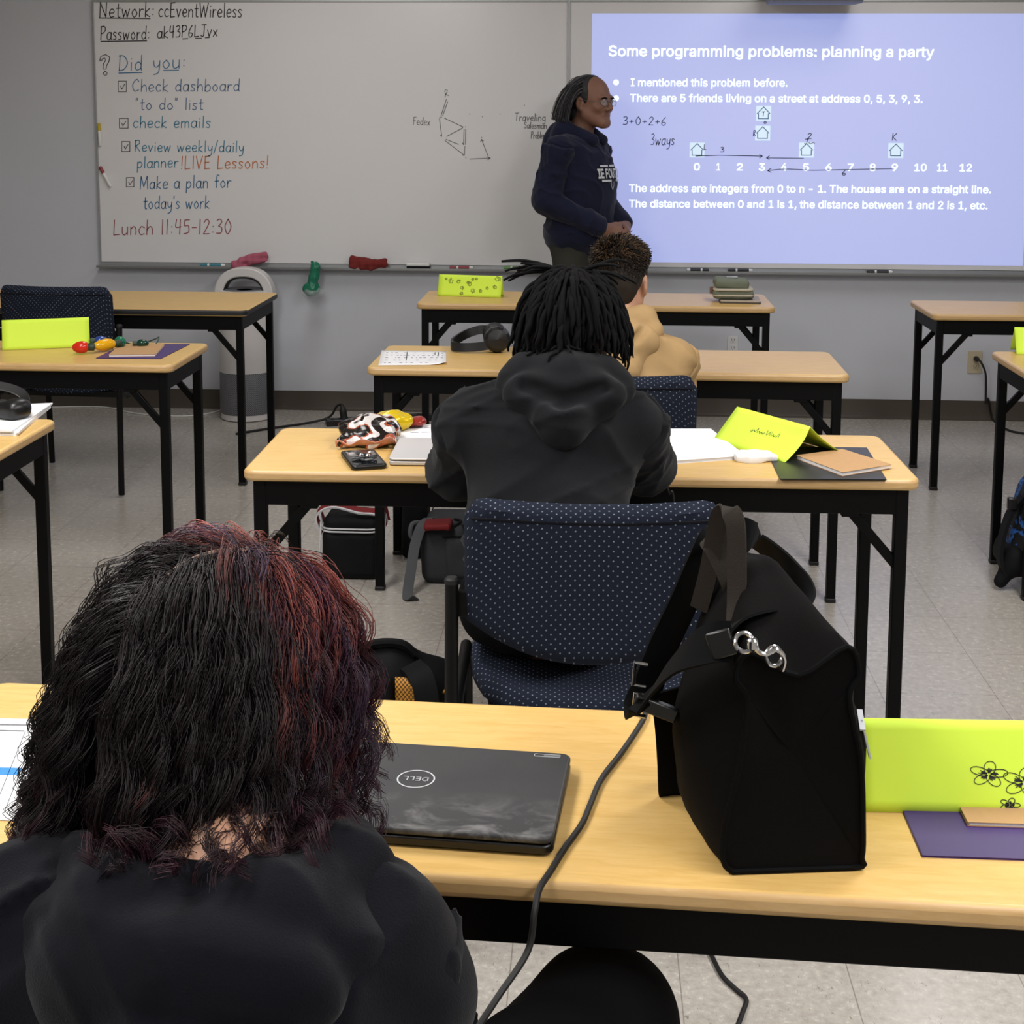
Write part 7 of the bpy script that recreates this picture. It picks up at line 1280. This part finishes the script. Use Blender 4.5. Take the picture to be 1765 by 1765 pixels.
part('scalp_hair', sdf_mesh('scalp_hair', [ell(hc, r0*1.03, HR2), ell(HC2+HR2@V3(0, -.07, -.04), (.062, .035, .06), HR2, .03), ell(HC2+HR2@V3(0, .10, -.05), (.1, .09, .11), HR2, .01, -1)], .005, 'locs', loc=loc2), 'x', h_)
# ---------- person in the tan hoodie
loc3 = (CH3[0], 4.04, 0); HR3 = Rm(.18, .06); HC3 = V3(.068, 4.215, 1.056); cx = .085
J = dict(neck=V3(.075, 4.15, .90), chest=V3(cx, 4.12, .76), pelvis=V3(cx, 4.05, .575), shL=V3(cx-.15, 4.15, .835), shR=V3(cx+.138, 4.15, .835), elL=V3(cx-.185, 4.28, .72), elR=V3(cx+.148, 4.30, .73), wrL=V3(.0, 4.62, .785), wrR=V3(.16, 4.63, .785),
    hdL=V3(.4, .9, 0), hdR=V3(-.4, .9, 0), huL=V3(0, 0, 1), huR=V3(0, 0, 1), htL=V3(1, 0, 0), htR=V3(-1, 0, 0), curl=.4,
    hipL=V3(cx-.08, 4.07, .565), hipR=V3(cx+.08, 4.07, .565), knL=V3(cx-.1, 4.49, .54), knR=V3(cx+.1, 4.49, .54), anL=V3(cx-.1, 4.54, .1), anR=V3(cx+.1, 4.54, .1), toeL=V3(cx-.11, 4.70, .04), toeR=V3(cx+.11, 4.70, .04))
p3, _ = person(loc3, 'person with short brown hair in a tan hoodie, seated behind the person with locs', J, 'skin_light', HR3, HC3, .98)
hood = [cap((.0, 4.24, .915), (.02, 4.14, .955), .032, .036, .025), cap((.145, 4.24, .915), (.135, 4.14, .955), .032, .038, .025), cap((.02, 4.14, .955), (.075, 4.10, .945), .036, .042, .025), cap((.135, 4.14, .955), (.075, 4.10, .945), .038, .042, .025),
    ell((.085, 4.06, .90), (.10, .045, .06), None, .012), cap((.165, 4.12, .92), (.09, 4.03, .825), .03, .036, .02), cap((-.0, 4.12, .92), (.085, 4.03, .825), .03, .036, .02), cap((.14, 4.045, .945), (.09, 4.005, .89), .01, .012, .015, -1), cap((.03, 4.045, .945), (.08, 4.005, .89), .01, .012, .015, -1)]
T3_ = clothes(p3, loc3, J, 'hood_tan', 'trouser_black', .006, .007, hood, .95, seed=22, torso=(.155, .108, .17), fold_f=22)
rg = np.random.default_rng(31); hc = HC3+HR3@(V3(0, -.014, .034)*.98); r0 = V3(.0765, .0965, .0865)
u = rg.normal(size=(9000, 3)); u /= np.linalg.norm(u, axis=1, keepdims=True); lowz = -.30+.35*np.clip(np.abs(u[:, 0])-.5, 0, 1); u = u[(u[:, 2] > lowz-.25*(u[:, 1] < -.5)) & ~((u[:, 1] > .35) & (u[:, 2] < .55))][:4200]; n = len(u)
nw = (u/r0)@HR3.T; nw /= np.linalg.norm(nw, axis=1, keepdims=True); sw = np.stack([u[:, 1]*.6+.5, -u[:, 0]*.5+.35*np.sign(u[:, 0]), 0*u[:, 0]-.1], 1)@HR3.T
topm = np.clip((u[:, 2]-.05)/.6, 0, 1); L = .008+.030*topm*rg.uniform(.6, 1.1, n)
S = grow(hc+(u*r0)@HR3.T, nw, L, 7, nw*.22+sw*.9+rg.normal(size=(n, 3))*.14, .10, 1, hc, dict(R=HR3, r=r0), 1.02+.07*topm*rg.uniform(.3, 1, n), None, rng=rg)
cl = np.array(lin('#241c16')[:3])*rg.uniform(.6, 1.3, (n, 1))+np.array(lin('#6b5138')[:3])*(rg.uniform(0, 1, (n, 1)) > .72)*topm[:, None]*.8
h_ = part('hair', strands_mesh('hair', S, np.linspace(.0015, .0008, 7), np.repeat(cl[:, None], 7, 1), 'hair', loc3, 3), 'x', p3)
M['hair_brown'] = mat('brown_hair_base', '#1d1712', .7, 0, .3, col2='#2a211a', nscale=120)
part('scalp_hair', sdf_mesh('scalp_hair', [ell(hc, r0*1.035, HR3), ell(HC3+HR3@V3(0, -.066, -.02), (.06, .035, .055), HR3, .03), ell(HC3+HR3@V3(0, .10, -.04), (.1, .085, .11), HR3, .01, -1), ell(HC3+HR3@V3(.088, .015, -.03), (.03, .045, .045), HR3, .01, -1), ell(HC3+HR3@V3(-.088, .015, -.03), (.03, .045, .045), HR3, .01, -1)], .0045, 'hair_brown', disp=lambda P: folds(P, .0015, 150, 3), loc=loc3), 'x', h_)
part('dark_face_covering', sdf_mesh('dark_face_covering', [ell(HC3+HR3@V3(0, .052, -.068), (.064, .062, .052), HR3), cap(HC3+HR3@V3(.058, .0, -.05), HC3+HR3@V3(.05, .03, -.115), .014, .012, .02), cap(HC3+HR3@V3(-.058, .0, -.05), HC3+HR3@V3(-.05, .03, -.115), .014, .012, .02)], .005, 'hood_ink', loc=loc3), 'x', p3)
# ---------- curly-haired person in front
loc1 = (CH1[0], .97, 0); yw = math.radians(36); HR1 = Rm(yw, -.06); HC1 = V3(-.330, 1.272, 1.022); cx = -.31; RB1 = Rm(.08)
J = dict(neck=V3(-.31, 1.145, .90), chest=V3(cx, 1.09, .745), pelvis=V3(-.285, .985, .575), cR=RB1, pR=RB1, shL=V3(-.468, 1.12, .835), shR=V3(-.185, 1.155, .825), elL=V3(-.525, 1.14, .60), elR=V3(-.135, 1.15, .57), wrL=V3(-.45, 1.36, .62), wrR=V3(-.16, 1.355, .615),
    hdL=V3(.75, .6, -.1), hdR=V3(-.75, .6, -.1), huL=V3(0, 0, 1), huR=V3(0, 0, 1), htL=V3(0, 1, 0), htR=V3(0, 1, 0), curl=.5,
    hipL=V3(-.365, 1.0, .565), hipR=V3(-.19, 1.02, .575), knL=V3(-.41, 1.45, .535), knR=V3(.015, 1.49, .545), anL=V3(-.40, 1.50, .1), anR=V3(.03, 1.58, .1), toeL=V3(-.41, 1.66, .04), toeR=V3(.06, 1.74, .04))
p1, _ = person(loc1, 'person with curly dark hair dyed red and purple, black hoodie, seated in the foreground', J, 'skin_light', HR1, HC1, .96)
hood = [cap((-.225, 1.24, .865), (-.215, 1.165, .885), .036, .042, .03), cap((-.41, 1.225, .875), (-.415, 1.13, .885), .036, .042, .03), cap((-.215, 1.165, .885), (-.25, 1.09, .885), .042, .046, .03), cap((-.415, 1.13, .885), (-.375, 1.08, .89), .042, .046, .03), cap((-.25, 1.09, .885), (-.375, 1.08, .89), .046, .046, .03),
    ell((-.315, 1.04, .865), (.125, .05, .06), RB1, .012), cap((-.435, 1.08, .87), (-.315, .995, .76), .034, .04, .02), cap((-.20, 1.09, .865), (-.315, .995, .76), .034, .04, .02), cap((-.315, 1.0, .80), (-.315, .985, .73), .06, .03, .02), cap((-.312, .938, .86), (-.315, .938, .74), .005, .005, .008, -1)]
T1_ = clothes(p1, loc1, J, 'hood_ink', 'trouser_black', .006, .0085, hood, 1.02, seed=41, torso=(.175, .118, .18), fold_f=22, thigh=1.16, extra_top=[cap((-.20, 1.155, .845), (-.15, 1.15, .79), .062, .06, .04), cap((-.46, 1.12, .86), (-.505, 1.12, .80), .066, .064, .04)])
rg = np.random.default_rng(77); hc = HC1+HR1@(V3(0, -.014, .034)*.96); r0 = V3(.076, .095, .0855)
u = rg.normal(size=(9000, 3)); u /= np.linalg.norm(u, axis=1, keepdims=True)
u = u[(u[:, 2] > -.45) & ~((u[:, 1] > .42) & (u[:, 2] < .42)) & ~((u[:, 1] > .0) & (u[:, 2] < -.05)) & ~((np.abs(u[:, 0]-.10*np.sin(u[:, 1]*4)) < .03) & (u[:, 2] > .3) & (u[:, 1] > -.5)) & ~((u[:, 0] > .45) & (u[:, 1] > .25))][:1450]; n = len(u)
nw = (u/r0)@HR1.T; nw /= np.linalg.norm(nw, axis=1, keepdims=True)
part_x = .10*np.sin(u[:, 1]*4); side = np.sign(u[:, 0]-part_x); away = np.stack([side*(.9-.5*np.abs(u[:, 0])), -.35-.3*(u[:, 1] < .3)+.35*(u[:, 1] > .55), -.25+0*side], 1)@HR1.T
ini = nw*.10+away*.9+rg.normal(size=(n, 3))*.08
L = rg.uniform(.175, .24, n)*(1+.15*(u[:, 1] < .1)+.14*(u[:, 0] > .1)*(u[:, 1] > -.1)); rad = 1.02+rg.uniform(0, 1, n)**1.5*.13
G_ = grow(hc+(u*r0)@HR1.T, nw, L, 32, ini, .20, 1, hc, dict(R=HR1, r=r0), np.where((u[:, 0] > .2) & (u[:, 1] > -.1), 1+(rad-1)*.6, rad), T1_, rng=rg, jitter=.045, curl=.012, curl_f=16, curl_ramp=.8, pile=.58)
FK = lambda U: np.where((U[:, 0] > .0) & (U[:, 1] > -.25), .25, 1.0)[:, None]
def flare(S_, k_, z0_=.035):
    d_ = np.clip(hc[2]+z0_-S_[..., 2], 0, .30); S_ = S_.copy(); S_[..., :2] += (S_[..., :2]-hc[:2])*(k_*(d_/.2)**1.2)[..., None]; return S_
G_ = flare(G_, .11*FK(u)); per = 14; S = clumped(G_, per, .0052, rg, .28); N = len(S); uu = np.repeat(u, per, 0); t = np.linspace(0, 1, 32)[None, :, None]
dark = np.array(lin('#191113')[:3]); wine = np.array(lin('#43192a')[:3]); plum = np.array(lin('#382639')[:3]); copper = np.array(lin('#86453d')[:3])
lockr = np.repeat(rg.uniform(0, 1, (n, 1)), per, 0)
front = np.clip((uu[:, 1]+.02)/.3, 0, 1)*np.clip((uu[:, 2]+.2)/.4, 0, 1); fcol = np.where(lockr < .58, copper*1.1, np.where(lockr < .8, wine*1.5, plum*1.3))
tipm = np.clip((t-.55)/.35, 0, 1)*np.where(lockr[:, :, None] < .38, 1, .5); rootm = np.clip(1-(t-.02)/.10, 0, 1)
base = dark*rg.uniform(.55, 1.25, (N, 1)); along = np.clip((t-.22)/.3, 0, 1); fc = (fcol*rg.uniform(.7, 1.3, (N, 1)))[:, None]*(1-along)+(np.where(lockr < .5, wine*.8, plum)*rg.uniform(.6, 1.1, (N, 1)))[:, None]*along; C_ = base[:, None]*(1-front[:, None, None])+fc*front[:, None, None]
C_ = C_*(1-rootm*front[:, None, None]*.75)+dark*rootm*front[:, None, None]*.75; tc = np.where(lockr < .08, copper*.6, wine*.6)
C_ = C_*(1-tipm*.8)+tc[:, None]*tipm*.8
h_ = part('hair', strands_mesh('hair', S, np.linspace(.00048, .00028, 32), C_, 'hair', loc1, 3), 'x', p1)
# a few loose single curls around the outline
k = rg.choice(n, 150, replace=False); Lf = L[k]*rg.uniform(.85, 1.05, len(k)); G2 = grow((hc+(u*r0)@HR1.T)[k], nw[k], Lf, 44, ini[k]+rg.normal(size=(len(k), 3))*.12, .20, 1, hc, dict(R=HR1, r=r0), rad[k]*1.06, T1_, rng=rg, jitter=.05, curl=.017, curl_f=13, curl_ramp=1.3, pile=.4)
G2 = flare(G2, .14*FK(u[k])); S2 = clumped(G2, 3, .0022, rg, .4); part('hair', strands_mesh('hair', S2, np.linspace(.0005, .0003, 44), np.broadcast_to(dark*1.4, (len(S2), 44, 3)), 'hair', loc1, 3), 'x', p1)
sb = [ell(hc, r0*1.035, HR1), ell(HC1+HR1@V3(0, -.07, -.05), (.08, .058, .10), HR1, .04), ell(HC1+HR1@V3(0, -.06, -.10), (.078, .05, .09), HR1, .04), ell(HC1+HR1@V3(0, .115, -.04), (.095, .09, .125), HR1, .015, -1)]
part('scalp_hair', sdf_mesh('scalp_hair', sb, .005, 'hairbase', loc=loc1), 'x', h_)
pl_ = []
for q_ in np.linspace(-.45, .62, 14):
    x_ = .10*math.sin(q_*4); d_ = V3(x_, q_, math.sqrt(max(.05, 1-q_*q_-x_*x_))); pl_.append(hc+HR1@(d_*r0*1.033))
part('scalp_parting', MB().tube(smoothpath(pl_, 4), .0022, 6), mat('pale_scalp', '#8d7468', .6), h_, rel=loc1)
e_ = HC1+HR1@V3(.081, -.004, -.045); part('earring', MB().lathe([(.0001, .0035), (.003, .002), (.0035, 0), (.002, -.003)], 10, tuple(e_)), 'chrome', p1, rel=loc1)
